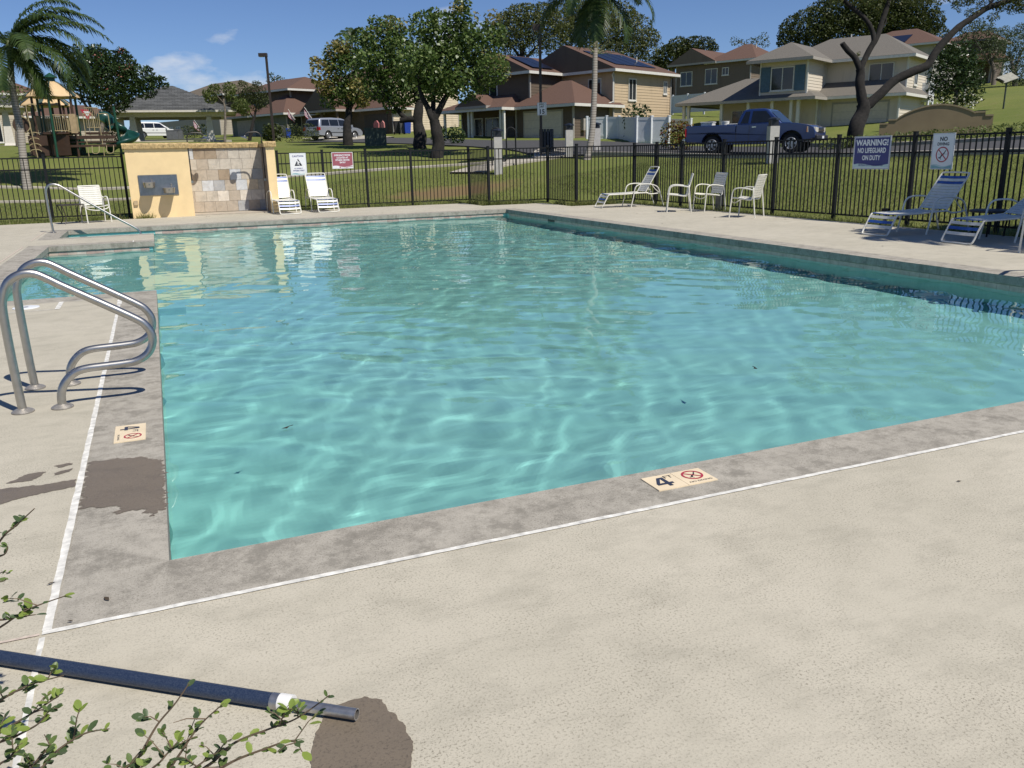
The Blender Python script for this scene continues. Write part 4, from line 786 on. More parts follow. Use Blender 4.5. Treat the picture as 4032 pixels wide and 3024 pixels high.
for k in range(26):
    a = rr.uniform(-1.1, 1.5); d = Vector((math.cos(-.39)*math.sin(a), math.sin(-.39)*math.sin(a), math.cos(a)*.9+.05)); l_ = rr.uniform(.5, 1.0)*(1.25 if a > 0 else .6); p1 = ip+d*l_*.5+Vector((rr.uniform(-.1, .1), rr.uniform(-.1, .1), rr.uniform(-.1, .1))); p2 = ip+d*l_+Vector((rr.uniform(-.15, .15), rr.uniform(-.15, .15), rr.uniform(-.25, .1))); mb.tube([ip, p1, p2], [.018, .012, .006], 4)
    for q in range(3): s_ = p1.lerp(p2, rr.random()); mb.tube([s_, s_+Vector((rr.uniform(-.2, .2), rr.uniform(-.2, .2), rr.uniform(-.2, .15)))], [.008, .004], 3)
mb.build('flower_stalk', mat('pale_flower_stalk', (0.36, 0.37, 0.22), .8), tp)
b = on(106, 740, 33); zl = lambda x, y: at(x/4.148, 250+y/4.148, 33)
palm('thick leaning palm with big arching fronds beside the playground', [b+Vector((0,0,-.1)), zl(375, 1500), zl(335, 1100), zl(255, 700), zl(205, 400), zl(180, 150), zl(170, -150)], .15, .11, [(12, 52, 4.2, 1.9), (2, 38, 4.2, 1.7), (-25, 35, 3.8, 2.2), (25, 15, 3.6, 1.8), (-10, -5, 3.6, 1.4), (35, 50, 4.0, 1.8), (-40, 10, 3.4, 1.8), (20, 70, 3.8, 2.0), (-15, 20, 3.6, 2.0), (-20, -12, 3.0, 1.3), (0, 60, 3.4, 1.8), (40, 30, 3.3, 2.0), (90, 30, 3.2, 2.0), (140, 30, 3.2, 2.0), (190, 20, 3.2, 2.0), (230, 40, 3.2, 2.0), (-70, 25, 3.2, 2.0), (-45, -30, 2.6, 1.2), (5, -45, 2.3, 1.0), (30, -38, 2.5, 1.0), (-30, 50, 3.2, 1.7), (260, -20, 2.6, 1.4), (60, -30, 2.4, 1.2), (-5, 5, 3.2, 1.6), (15, -15, 3.0, 1.5), (170, -20, 2.6, 1.4), (210, -35, 2.4, 1.3)], yf=(18, 19, 22))
palm('palm standing beyond the right-hand loungers, its crown shading them', [(15.0, 1.9, 0), (14.95, 2.0, 2.5), (14.85, 2.0, 5.0), (14.8, 1.95, 6.4)], .15, .10, [(a, e_, 2.5, 2.0) for a, e_ in ((0, 30), (30, 10), (60, 35), (85, 5), (105, 30), (125, -5), (140, 25), (160, 10), (178, 30), (195, 0), (212, 25), (235, 10), (260, 35), (290, 10), (320, 30), (345, 5), (100, -25), (150, -25), (190, -30), (120, 50), (170, 55))])
b = on(1392, 470, 90); palm('distant palm crown showing above the yellowing tree', [b, at(1388, 300, 90), at(1386, 165, 90)], .16, .12, [(a, e_, 2.0, 1.6) for a, e_ in ((0, 50), (60, 30), (120, 60), (180, 40), (240, 20), (300, 60), (-20, 0), (90, 75))])
# ---- plumeria behind the playground
b = on(430, 520, 60); zq = lambda x, y, d=60: at(x/2.458, y/2.458, d); t = tree('plumeria_tree', 'dense dark plumeria tree with red flowers behind the playground', 'tree', b)
b = Vector((zq(980, 1260).x, zq(980, 1260).y, 0)); b.z = gz(b.x, b.y); t.location = b
limbs([([b+Vector((0,0,-.2)), zq(980, 1260), zq(1000, 1180), zq(1060, 1060), zq(1100, 900)], .2, .1), ([zq(1000, 1190), zq(900, 1090), zq(850, 950)], .13, .07), ([zq(1050, 1080), zq(1180, 1000), zq(1230, 900)], .09, .05), ([zq(880, 1080), zq(790, 960), zq(780, 850)], .1, .05)], M_BARKG, t)
leaf_cloud('crown', 'plum', uvr(60, (0, 0), 2.458, [(1050, 800, 260), (900, 640, 150), (950, 520, 90), (1180, 640, 130), (1180, 530, 60), (1330, 780, 150), (850, 850, 160), (1100, 960, 150), (1400, 850, 110), (1500, 800, 60), (1560, 770, 40), (760, 700, 90), (740, 560, 60), (735, 470, 40), (1000, 700, 220, 1.5), (800, 760, 120), (1180, 500, 45), (870, 480, 50), (1430, 700, 60), (1600, 830, 35), (690, 620, 45)]), 0.34, 560, t, 21, 0.34, 0.5)
leaf_cloud('flowers', 'pink', uvr(59, (0, 0), 2.458, [(1180, 700, 60), (960, 560, 60), (1000, 810, 60), (1240, 640, 40), (1170, 490, 30)]), 0.13, 22, t, 22, .9)
# ---- small trees left of centre
zm_ = lambda x, y, d: at(800+x/3.6867, 200+y/3.6867, d)
b = on(886, 562, 66); t = tree('young_tree', 'slender young tree with drooping yellow-green leaf clusters beside the pavilion', 'tree', b)
limbs([([b, zm_(320, 1100, 66), zm_(310, 800, 66), zm_(270, 620, 66)], .11, .05), ([zm_(312, 800, 66), zm_(420, 760, 66), zm_(540, 780, 66)], .04, .02), ([zm_(300, 760, 66), zm_(200, 650, 66), zm_(140, 580, 66)], .04, .02), ([zm_(300, 740, 66), zm_(360, 600, 66)], .04, .02)], M_BARKG, t)
leaf_cloud('crown', 'light', uvr(66, (800, 200), 3.6867, [(160, 560, 85), (110, 680, 90), (370, 550, 95), (400, 660, 80), (560, 800, 110), (600, 870, 80), (480, 830, 70), (40, 620, 60)]), 0.24, 1300, t, 31, 0.35, 0.9)
b = on(982, 548, 72); t = tree('small_tree', 'small dark leaning tree in front of the closed garage', 'tree', b)
limbs([([b, zm_(710, 1100, 72), zm_(750, 930, 72), zm_(780, 750, 72)], .16, .06), ([zm_(735, 980, 72), zm_(660, 860, 72), zm_(620, 700, 72)], .07, .03)], M_BARK, t)
leaf_cloud('crown', 'dark', uvr(72, (800, 200), 3.6867, [(580, 560, 110), (700, 650, 130), (800, 560, 110), (850, 720, 110), (620, 700, 110), (760, 800, 90), (560, 470, 50), (760, 480, 50)]), 0.15, 1500, t, 33, 0.4, 0.6)
b = on(60, 520, 58); t = tree('flowering_shrub', 'pale yellow-green shrub tree behind the leaning palm', 'tree', b); limbs([([b, at(60, 420, 58), at(70, 380, 58)], .12, .06)], M_BARKG, t)
leaf_cloud('crown', 'light', uvr(58, (0, 250), 4.148, [(80, 480, 180), (330, 520, 150), (60, 620, 130), (300, 620, 100), (200, 420, 100)]), 0.2, 420, t, 35, 0.4)
b = on(1080, 470, 125); t = tree('distant_tree', 'small hazy tree beyond the brown roofs', 'tree', b); limbs([([b, at(1080, 380, 125), at(1080, 300, 125)], .2, .08)], M_BARKG, t); leaf_cloud('crown', 'lace', uvr(125, (800, 200), 3.6867, [(1030, 380, 70), (1100, 430, 70), (960, 420, 50), (1170, 430, 50)]), 0.4, 90, t, 36, .5)
# ---- broad trees behind the houses
def dome(label, base, paths, clumps, d, off, sc, mt, size, dens, seed, name='broad_tree', barks=M_BARK, asp=.5, shell=.7):
    t = tree(name, label, 'tree', base); Q = [([at(off[0]+x/sc, off[1]+y/sc, d) for x, y in P], r0, r1) for P, r0, r1 in paths]; base = Vector((Q[0][0][0].x, Q[0][0][0].y, gz(Q[0][0][0].x, Q[0][0][0].y))); t.location = base; Q[0][0].insert(0, base+Vector((0, 0, -.3))) if Q[0][0][0].z > base.z+.6 else None; limbs(Q, barks, t); leaf_cloud('crown', mt, uvr(d, off, sc, clumps), size, dens, t, seed, asp, 0.2, shell); return t
Z4 = ((1700, 0), 2.212); Z5 = ((2500, 0), 2.765)
dome('wide umbrella-crowned tree behind the brown-roofed house, nearer the forked tree', on(2090, 420, 95), [([(800, 800), (800, 560), (780, 420)], .45, .25), ([(800, 560), (720, 430), (640, 330)], .2, .08), ([(800, 540), (900, 420), (1000, 330)], .2, .08), ([(790, 450), (840, 330), (860, 220)], .16, .06), ([(900, 420), (880, 330), (920, 240)], .1, .05)], [(640, 260, 150), (780, 230, 180), (950, 200, 170), (1060, 300, 130), (700, 370, 120), (880, 350, 140), (1000, 130, 100), (820, 140, 110), (620, 180, 60), (1060, 430, 70), (620, 400, 70), (1120, 200, 120), (560, 300, 90), (740, 150, 110)], 95, *Z4, 'pod', 0.30, 330, 41, 'monkeypod_tree')
dome('wide umbrella-crowned tree rising behind the palm trunk', on(2350, 420, 98), [([(1320, 800), (1300, 560), (1290, 430)], .45, .25), ([(1300, 540), (1180, 400), (1120, 300)], .22, .08), ([(1300, 520), (1450, 400), (1600, 320)], .22, .08), ([(1290, 440), (1300, 300), (1340, 180)], .18, .07), ([(1180, 400), (1100, 440), (1010, 480)], .1, .05)], [(1200, 180, 160), (1400, 150, 190), (1600, 200, 190), (1750, 280, 170), (1850, 380, 130), (1550, 330, 180), (1300, 280, 160), (1720, 430, 130), (1480, 90, 130), (1900, 330, 80), (1180, 300, 110), (1600, 450, 120), (1420, 400, 140), (1260, 100, 110), (1700, 170, 110), (1800, 480, 80)], 98, *Z4, 'pod', 0.30, 330, 43, 'monkeypod_tree')
dome('low dense green tree behind the dark gabled house', on(2700, 350, 108), [([(420, 900), (420, 700), (500, 560)], .4, .2)], [(330, 640, 130), (480, 520, 120), (640, 500, 110), (780, 490, 90), (300, 760, 110), (400, 600, 130), (560, 560, 120), (200, 700, 90), (850, 520, 60)], 108, *Z5, 'dark', 0.36, 420, 45, 'broad_tree')
dome('very large dark dome-shaped tree behind the grey-roofed house', on(3400, 300, 112), [([(620, 700), (620, 420), (640, 280)], .6, .3), ([(620, 420), (420, 300), (300, 220)], .3, .1), ([(630, 400), (860, 280), (1050, 200)], .3, .1)], [(-180, 330, 170), (0, 300, 220), (150, 180, 200), (350, 120, 230), (550, 60, 230), (750, 20, 220), (950, 60, 220), (1130, 130, 180), (1240, 230, 130), (1000, 260, 200), (750, 230, 200), (450, 300, 200), (200, 330, 180), (1180, 330, 110), (-260, 420, 110), (1320, 330, 80), (60, 400, 130), (600, 250, 220), (860, 150, 200)], 112, *Z6, 'dark', 0.38, 330, 47, 'broad_tree', shell=.8)
dome('thin lacy tree standing behind the dark gabled house roof', on(2960, 300, 118), [([(1300, 700), (1310, 540), (1330, 460)], .2, .06), ([(1300, 600), (1240, 500), (1100, 450)], .12, .04)], [(1270, 470, 60), (1340, 450, 60), (1400, 400, 50), (1090, 440, 50), (1160, 470, 40), (1420, 470, 50)], 118, *Z5, 'lace', 0.3, 150, 49, 'lacy_tree', M_BARKG)
dome('lacy light green thorn tree on the slope right of the grey house', on(3900, 380, 92), [([(1880, 1000), (1900, 760), (1850, 560)], .3, .14), ([(1880, 700), (1760, 520), (1680, 380)], .13, .05), ([(1870, 640), (1980, 480), (2050, 360)], .13, .05)], [(1650, 330, 110), (1800, 380, 120), (1950, 420, 130), (1720, 260, 80), (1880, 520, 120), (1960, 620, 110), (2020, 360, 90), (1560, 400, 70), (1850, 300, 70), (1780, 560, 90)], 92, *Z6, 'lace', 0.24, 380, 51, 'thorn_tree', M_BARKG, .45, .4)
dome('lacy blue-green thorn tree beside the solar street light', on(4000, 390, 86), [([(2120, 1020), (2110, 800), (2080, 600)], .3, .14), ([(2110, 760), (2180, 560), (2260, 420)], .13, .05)], [(2100, 480, 130), (2220, 380, 130), (2150, 640, 140), (2080, 780, 110), (2240, 560, 140), (2200, 760, 130), (2110, 890, 90), (2260, 880, 110), (2190, 300, 70)], 86, *Z6, 'lace', 0.22, 420, 53, 'thorn_tree', M_BARKG, .45, .4)
# ---- plumeria with white flowers on the right slope
b = on(3755, 425, 48); t = tree('plumeria_tree', 'rounded dark plumeria with white flowers behind the curved wall', 'tree', b); z6_ = lambda x, y, d=48: at(3200+x/2.659, y/2.659, d)
limbs([([b, z6_(1500, 1000), z6_(1480, 850)], .16, .09), ([z6_(1490, 950), z6_(1350, 820)], .08, .05), ([z6_(1490, 940), z6_(1620, 800)], .08, .05)], M_BARKG, t)
leaf_cloud('crown', 'plum', uvr(48, *Z6, [(1480, 760, 220), (1380, 620, 130), (1560, 560, 150), (1640, 700, 150), (1360, 860, 130), (1560, 920, 150), (1680, 980, 110), (1300, 960, 100), (1480, 1000, 130), (1700, 820, 100), (1420, 540, 100), (1620, 1060, 80), (1500, 650, 170)]), 0.24, 620, t, 61, 0.36, 0.4)
leaf_cloud('flowers', 'white', uvr(47.2, *Z6, [(1600, 980, 60), (1640, 1080, 60), (1350, 1060, 50), (1720, 1020, 60), (1560, 1110, 60), (1460, 1040, 40), (1690, 1100, 40)]), 0.12, 60, t, 62, .9)
# ---- big spreading tree by the street
b = at(3200+440/2.659, 1400/2.659, 34); b.z = gz(b.x, b.y); z6t = lambda x, y, d=34: at(3200+x/2.659, y/2.659, d); t = tree('spreading_tree', 'dark-barked street tree with a long limb reaching over the curved wall', 'tree', b)
limbs([([b+Vector((0,0,-.2)), z6t(450, 1380), z6t(490, 1230), z6t(520, 1080)], .34, .27), ([z6t(525, 1100), z6t(505, 950), z6t(500, 820), z6t(495, 720)], .21, .17), ([z6t(560, 1110), z6t(700, 990), z6t(850, 850), z6t(1020, 760), z6t(1190, 690), z6t(1270, 570), z6t(1370, 450), z6t(1500, 310), z6t(1640, 210), z6t(1820, 90), z6t(2000, 25), z6t(2230, -60)], .20, .10), ([z6t(495, 730), z6t(450, 610), z6t(370, 530), z6t(310, 450)], .13, .10), ([z6t(500, 720), z6t(560, 600), z6t(640, 440), z6t(700, 320), z6t(750, 150), z6t(810, -30)], .13, .09), ([z6t(640, 430), z6t(610, 300), z6t(540, 190), z6t(430, 100), z6t(330, 0), z6t(250, -100)], .10, .08), ([z6t(700, 320), z6t(760, 250), z6t(770, 190)], .05, .03), ([z6t(1830, 90), z6t(1900, -20), z6t(2020, -120)], .06, .04)], M_BARK, t, n_=12)
leaf_cloud('crown', 'pod', uvr(34, *Z6, [(1500, 50, 50), (1530, 110, 25), (1640, 130, 50), (1700, 125, 40), (1880, 175, 50), (1930, 190, 30), (2120, 50, 100), (2200, 80, 60), (250, 20, 60), (450, 0, 80), (600, 20, 60), (680, 100, 50), (480, 565, 25), (2000, -100, 200), (1600, -160, 220), (700, -200, 250), (1150, -230, 280), (300, -220, 200), (2300, -200, 200), (1640, 0, 60), (1760, 60, 50), (1960, 90, 45), (2180, 20, 90)]), 0.11, 2600, t, 71, 0.4, 0.5, .4)
leaf_cloud('young_leaves', 'light', uvr(33.8, *Z6, [(230, 30, 30), (560, 20, 60), (640, 40, 40), (1500, 70, 35)]), 0.10, 600, t, 72, 0.4)
# ---- hedges and shrubs
def hedge(label, pts, h, w, mt, size, dens, seed, name='hedge'):
    b = Vector((pts[0][0], pts[0][1], gz(*pts[0][:2]))); t = thing(name, label, 'hedge' if name == 'hedge' else 'shrub', b); cl = []
    for i in range(len(pts)-1):
        a, c = Vector((*pts[i][:2], 0)), Vector((*pts[i+1][:2], 0)); k = max(1, int((c-a).length/(w*.8)))
        for j in range(k+1): p = a.lerp(c, j/max(1, k)); cl.append(((p.x, p.y, gz(p.x, p.y)+h*.5), (w*.62, w*.62, h*.55), 1))
    st = MB()
    for c, r, _ in cl[::2]: st.tube([Vector((c[0], c[1], c[2]-h*.55))-b, Vector((c[0], c[1], c[2]))-b], .02, 5)
    st.build('stems', M_BARKG, t); leaf_cloud('foliage', mt, cl, size, dens, t, seed, .5); return t
q1, q2 = at(3260, 530, 33.5), at(4100, 520, 33); hedge('clipped variegated hedge along the far kerb by the curved wall', [(q1.x, q1.y), ((q1.x+q2.x)/2, (q1.y+q2.y)/2), (q2.x, q2.y)], .5, .55, 'light', .11, 160, 81)
q1, q2 = at(2650, 545, 36), at(2690, 545, 36); hedge('red and yellow croton bush at the rear of the pickup', [(q1.x, q1.y), (q2.x, q2.y)], 1.15, .85, 'croton', .16, 420, 82, 'croton_shrub')
q1 = at(1150, 545, 67); q2 = at(1215, 545, 67); hedge('clipped dark hedge behind the silver minivan', [(q1.x, q1.y), (q2.x, q2.y)], 1.35, 1.3, 'dark', .16, 420, 83)
q1 = at(1062, 540, 70); hedge('spiky green shrub before the closed garage', [(q1.x, q1.y), (q1.x+.5, q1.y)], 1.3, .9, 'dark', .3, 300, 84, 'shrub')
q1 = at(745, 535, 86); q2 = at(800, 535, 86); hedge('dark bushes seen through the pavilion', [(q1.x, q1.y), (q2.x, q2.y)], 1.3, 1.2, 'dark', .2, 320, 85)
q1 = at(440, 530, 72); q2 = at(475, 530, 72); hedge('low dark bush behind the spiral slide', [(q1.x, q1.y), (q2.x, q2.y)], 1.2, 1.1, 'dark', .18, 300, 86, 'shrub')
q1 = at(1730, 545, 50); q2 = at(1800, 545, 50); hedge('leafy shrubs at the porch corner of the brown-roofed house', [(q1.x, q1.y), (q2.x, q2.y)], 1.0, .8, 'plum', .2, 300, 87, 'shrub')
q1 = at(2490, 500, 51); hedge('plumeria bush behind the white vinyl fence', [(q1.x, q1.y), (q1.x+.8, q1.y+.2)], 2.0, .9, 'plum', .26, 260, 88, 'shrub')
q1 = at(2935, 320, 74); hedge('spreading bush in front of the dark gabled house', [(q1.x, q1.y), (q1.x+1.4, q1.y-.6)], 2.6, 1.3, 'dark', .25, 300, 89, 'shrub')
# ------------------------------------------------------------------ houses
def sid(name, c, lap=0.19):
    if name in MATS: return MATS[name]
    n = N(name); co = n.coord('Object'); v = n.noise(n.coord('Object', (1, 1, .25)), 1.6, 5, .65)
    n.base(n.mixc(n.math('MULTIPLY', n.rng(v, .52, .80), .55), c, tuple(x*.55 for x in c))); MATS[name] = n.fin(.8); return MATS[name]
def roofm(name, c):
    if name in MATS: return MATS[name]
    n = N(name); co = n.coord('Object'); v = n.noise(co, 22, 3, .7); v2 = n.noise(co, .8, 3)
    n.base(n.mixc(n.rng(v, .35, .7), tuple(x*.72 for x in c), tuple(x*1.15 for x in c))); n.bump(v, .5, .02); MATS[name] = n.fin(.95); return MATS[name]
M_TRIM = mat('white_trim', (0.66, 0.64, 0.58), .6, var=.06); M_GLASS = mat('dark_window_glass', (0.022, 0.026, 0.030), .06, var=.2, scale=.7, spec=.6); M_FASC = mat('grey_fascia', (0.36, 0.33, 0.29), .6, var=.08)
M_SOLAR = mat('solar_panel', (0.010, 0.012, 0.026), .3, var=.1, spec=.4); M_GDOOR = mat('garage_door_tan', (0.58, 0.51, 0.41), .6, var=.05); M_DOOR_SHADE = mat('dark_door_and_shade', (0.045, 0.035, 0.03), .5)
def lap(mb, A, B, z0, z1, ex=0.2):
    """lapped boards on the vertical plane from A to B (outward normal to the right of A->B)"""
    A, B = Vector((*A, 0)), Vector((*B, 0)); t = (B-A).normalized(); nn = Vector((t.y, -t.x, 0)); k = max(1, round((z1-z0)/ex)); h = (z1-z0)/k
    for i in range(k):
        za, zb = z0+i*h, z0+(i+1)*h; a0, b0 = A+nn*.022, B+nn*.022; a1, b1 = A+nn*.002, B+nn*.002
        mb.add([(a0.x, a0.y, za), (b0.x, b0.y, za), (b1.x, b1.y, zb), (a1.x, a1.y, zb)], [(0, 1, 2, 3)])
        if i: mb.add([(a1.x, a1.y, za), (b1.x, b1.y, za), (b0.x, b0.y, za), (a0.x, a0.y, za)], [(0, 1, 2, 3)])
def walls(t, x0, x1, y0, y1, z0, z1, m, name='wall'):
    mb = MB(); mb.bx(x0, x1, y0, y1, z0, z1)
    for A, B in (((x0, y0), (x1, y0)), ((x1, y0), (x1, y1)), ((x1, y1), (x0, y1)), ((x0, y1), (x0, y0))): lap(mb, A, B, z0, z1)
    o = mb.build(name, m, t)
    for x in (x0, x1):
        for y in (y0, y1): MB().bx(x-.07 if x == x0 else x-.05, x+.05 if x == x0 else x+.07, y-.07 if y == y0 else y-.05, y+.05 if y == y0 else y+.07, z0, z1-.002).build('corner_board', MATS.get(m.name+'_trim', M_FASC), o)
    return o
def roof(t, x0, x1, y0, y1, z, h, ax, r0, r1, m, fm=None, gm=None, th=.16, soff=None):
    """eave rectangle, rise h, ridge axis 'x' or 'y', ridge insets r0, r1 (0 = gable end)"""
    if ax == 'x': R0, R1 = Vector((x0+r0, (y0+y1)/2, z+h)), Vector((x1-r1, (y0+y1)/2, z+h))
    else: R0, R1 = Vector(((x0+x1)/2, y0+r0, z+h)), Vector(((x0+x1)/2, y1-r1, z+h))
    c = [Vector(p) for p in ((x0, y0, z), (x1, y0, z), (x1, y1, z), (x0, y1, z))]
    if ax == 'x': fs = [[c[0], c[1], R1, R0], [c[2], c[3], R0, R1]]; en = [[c[3], c[0], R0], [c[1], c[2], R1]]
    else: fs = [[c[1], c[2], R1, R0], [c[3], c[0], R0, R1]]; en = [[c[0], c[1], R0], [c[2], c[3], R1]]
    mb = MB()
    for q in fs: mb.extr(q, (0, 0, .05))
    gb = MB()
    for q, r in zip(en, (r0, r1)):
        if r > 0: mb.extr(q, (0, 0, .05))
        else: gb.extr([p*1.0 for p in q], ((R1-R0).normalized()*(.3 if q is en[0] else -.3)))
    o = mb.build('roof', m, t)
    if gb.v: gb.build('gable', gm or M_FASC, t)
    f = MB(); fm = fm or M_TRIM
    f.bx(x0-.02, x1+.02, y0-.035, y0-.003, z-th, z+.03); f.bx(x0-.02, x1+.02, y1+.003, y1+.035, z-th, z+.03); f.bx(x0-.035, x0-.003, y0, y1, z-th, z+.03); f.bx(x1+.003, x1+.035, y0, y1, z-th, z+.03); f.build('fascia', fm, o)
    MB().bx(x0, x1, y0, y1, z-.04, z-.005).build('soffit', soff or M_FASC, o); return o
def window(t, face, pos, c, z, w, h, mul=1, fm=None, sill=True):
    """face: 'f' (front, -Y at y=pos), 'r' (right, +X at x=pos), 'l', 'b'"""
    fr = MB(); pa = MB(); fm = fm or M_TRIM; b = .07
    def bx(mb, a0, a1, z0, z1, d0, d1):
        if face == 'f': mb.bx(c+a0, c+a1, pos-d1, pos-d0, z0, z1)
        elif face == 'r': mb.bx(pos+d0, pos+d1, c+a0, c+a1, z0, z1)
        elif face == 'l': mb.bx(pos-d1, pos-d0, c+a0, c+a1, z0, z1)
        else: mb.bx(c+a0, c+a1, pos+d0, pos+d1, z0, z1)
    for a in ((-w/2, w/2, z+h-b, z+h), (-w/2, w/2, z, z+b), (-w/2, -w/2+b, z+b, z+h-b), (w/2-b, w/2, z+b, z+h-b)): bx(fr, *a, .0, .075)
    for i in range(mul): q = -w/2+w*(i+1)/(mul+1); bx(fr, q-.028, q+.028, z+b, z+h-b, .0, .068)
    if sill: bx(fr, -w/2-.06, w/2+.06, z-.07, z-.001, .0, .10)
    bx(pa, -w/2+b, w/2-b, z+b, z+h-b, .0, .045); o = fr.build('window', fm, t); pa.build('pane', M_GLASS, o); return o
def gdoor(t, x0, x1, y, z0, h, m=None, rows=4):
    o = MB().bx(x0-.12, x1+.12, y-.05, y-.001, z0, z0+h+.12).build('garage_door', M_FASC, t)
    for i in range(rows): MB().bx(x0, x1, y-.075, y-.052, z0+h*i/rows+.008, z0+h*(i+1)/rows-.008).build('door_panel', m or M_GDOOR, o)
def solar(t, P, k=3):
    """panels on a roof quad P (4 points, counter-clockwise, lower edge first)"""
    P = [Vector(p) for p in P]; nn = (P[1]-P[0]).cross(P[3]-P[0]).normalized()
    for i in range(k):
        a, b = i/k+.01, (i+1)/k-.01; q = [P[0].lerp(P[1], a), P[0].lerp(P[1], b), P[3].lerp(P[2], b), P[3].lerp(P[2], a)]; MB().extr([p+nn*.09 for p in q], nn*.04).build('solar_panel', M_SOLAR, t)
def post(t, x, y, z0, z1, w=.16, m=None, name='porch_post'): MB().bx(x-w/2, x+w/2, y-w/2, y+w/2, z0, z1).build(name, m or M_TRIM, t)
R_BR = roofm('brown_shingle', (0.125, 0.070, 0.050)); R_GR = roofm('grey_shingle', (0.165, 0.150, 0.128)); R_TN = roofm('tan_shingle', (0.15, 0.12, 0.085))
S_TAN = sid('tan_siding', (0.50, 0.385, 0.25)); S_BRN = sid('brown_siding', (0.115, 0.085, 0.06)); S_CRM = sid('cream_siding', (0.62, 0.52, 0.38)); S_GRN = sid('green_grey_siding', (0.15, 0.165, 0.14)); S_GREY = sid('warm_grey_siding', (0.40, 0.35, 0.28))
HA = math.radians(-65)
# ---- brown-roofed tan house
zb = 2.25; t = thing('tan_house', 'two-storey tan house with brown roof, solar panels and wide garage behind the palm', 'house', (31.41, 52.10, zb), HA)
walls(t, -9.0, -.55, .55, 8.2, -.8, 4.9, S_TAN, 'main_wall'); r_ = roof(t, -9.5, 0, 0, 8.7, 4.9, 1.95, 'y', .0, 2.2, R_BR, M_TRIM, S_BRN)
solar(r_, [(-.9, 1.2, 5.25), (-.9, 6.6, 5.25), (-3.6, 6.0, 6.36), (-3.6, .8, 6.36)], 4)
MB().extr([(-9.5, -.02, 4.9), (0, -.02, 4.9), (-1.4, .35, 5.4), (-8.1, .35, 5.4)], (0, 0, .05)).build('skirt_roof', R_BR, t)
walls(t, -10.7, -5.3, -3.2, .54, 2.3, 4.9, S_BRN, 'upper_bay_wall'); r_ = roof(t, -11.2, -4.85, -3.75, 3.0, 4.92, 1.35, 'y', .0, 0.6, R_BR, M_TRIM, S_BRN); solar(r_, [(-5.3, -2.9, 5.15), (-5.3, -.4, 5.15), (-7.6, -.4, 6.1), (-7.6, -2.9, 6.1)], 2)
walls(t, -6.2, -.9, -3.7, .54, -.8, 2.4, S_BRN, 'garage_wall'); roof(t, -6.3, -.3, -4.3, 1.6, 2.45, 1.75, 'x', 2.4, 2.6, R_BR, M_TRIM)
walls(t, -12.2, -6.25, -3.4, .54, -.8, 2.4, S_BRN, 'porch_room_wall'); roof(t, -12.8, -5.9, -5.6, .2, 2.44, 1.2, 'x', 2.6, 1.0, R_BR, M_TRIM); roof(t, -10.6, -7.4, -5.68, -2.0, 2.62, .85, 'y', 0, .3, R_BR, M_FASC, S_BRN)
gdoor(t, -5.4, -1.9, -3.7, -.1, 2.15); 
for x in (-12.3, -9.7, -9.35, -6.4, -6.1): post(t, x, -5.2, -.6, 2.3)
window(t, 'f', -3.4, -10.4, .55, .9, 1.35, 0); window(t, 'f', -3.4, -8.9, .3, 1.5, 1.6, 1); window(t, 'f', -3.2, -9.3, 3.0, 1.6, 1.35, 1); window(t, 'f', .55, -2.2, 3.1, 1.2, 1.3, 1); MB().bx(-7.6, -6.7, -3.47, -3.401, -.5, 1.9).build('front_door', M_DOOR_SHADE, t)
window(t, 'r', -.55, 2.9, 2.85, 1.0, 1.55, 1); window(t, 'r', -.55, 7.4, 3.45, .5, .95, 1); window(t, 'r', -.55, 2.6, .55, 1.1, .75, 1)
MB().tube([(-.48, .45, 4.7), (-.48, .30, 4.5), (-.48, .42, 4.3), (-.48, .42, 2.7), (-.48, -.2, 2.55)], .05, 6).build('downspout', M_TRIM, t); MB().bx(-.53, -.38, 4.25, 4.5, .75, .95).build('dryer_vent', M_TRIM, t); MB().tube([(-2.0, 5.6, 5.5), (-2.0, 5.6, 6.2)], .05, 6).build('roof_vent', M_TRIM, t)
MB().bx(-.88, -.6, -2.9, -2.5, .7, 1.5).build('electric_meter', M_FASC, t)
# ---- grey-roofed house
zb = 2.4; t = thing('cream_house', 'cream two-storey house with grey roof and blue shutters behind the pickup', 'house', (44.09, 47.25, zb), math.radians(-61))
S_C7 = sid('pale_stucco_siding', (0.62, 0.55, 0.45)); MATS['pale_stucco_siding_trim'] = M_TRIM
walls(t, -6.4, 0.9, .6, 8, -1, 2.45, S_C7, 'wing_wall'); roof(t, -9.1, 1.6, -2.0, 6.0, 2.45, 1.75, 'x', 3.9, 3.2, R_GR, M_FASC)
walls(t, .95, 6.3, 1.2, 8, -1, 2.45, S_C7, 'garage_wall'); roof(t, .2, 6.9, .5, 8.4, 2.48, 2.0, 'x', .6, 2.6, R_GR, M_TRIM)
walls(t, -2.6, .75, -1.4, 6, 2.6, 5.05, S_C7, 'upper_bay_wall'); roof(t, -3.4, 1.35, -2.2, 6.4, 5.05, 1.25, 'y', 2.1, 1, R_GR, M_FASC)
walls(t, -2.4, 6.3, 2.6, 8.0, 2.3, 5.05, S_C7, 'main_wall'); roof(t, -3.2, 6.95, 1.75, 8.6, 5.05, 1.8, 'x', 3.2, 3.0, R_GR, M_TRIM)
gdoor(t, 1.9, 5.6, 1.2, -.2, 2.2); window(t, 'f', -1.4, -1.0, 3.0, 1.7, 1.6, 1)
M_SHUT = mat('blue_shutter', (0.06, 0.12, 0.17), .6)
for x in (-2.25, .25): MB().bx(x-.36, x+.36, -1.47, -1.401, 2.95, 4.65).build('shutter', M_SHUT, t)
window(t, 'f', 2.6, 4.6, 3.2, 1.7, 1.5, 1); window(t, 'f', .6, -4.7, -.1, 1.8, 2.0, 1); window(t, 'r', 6.3, 5, 3.2, .9, 1.2, 1)
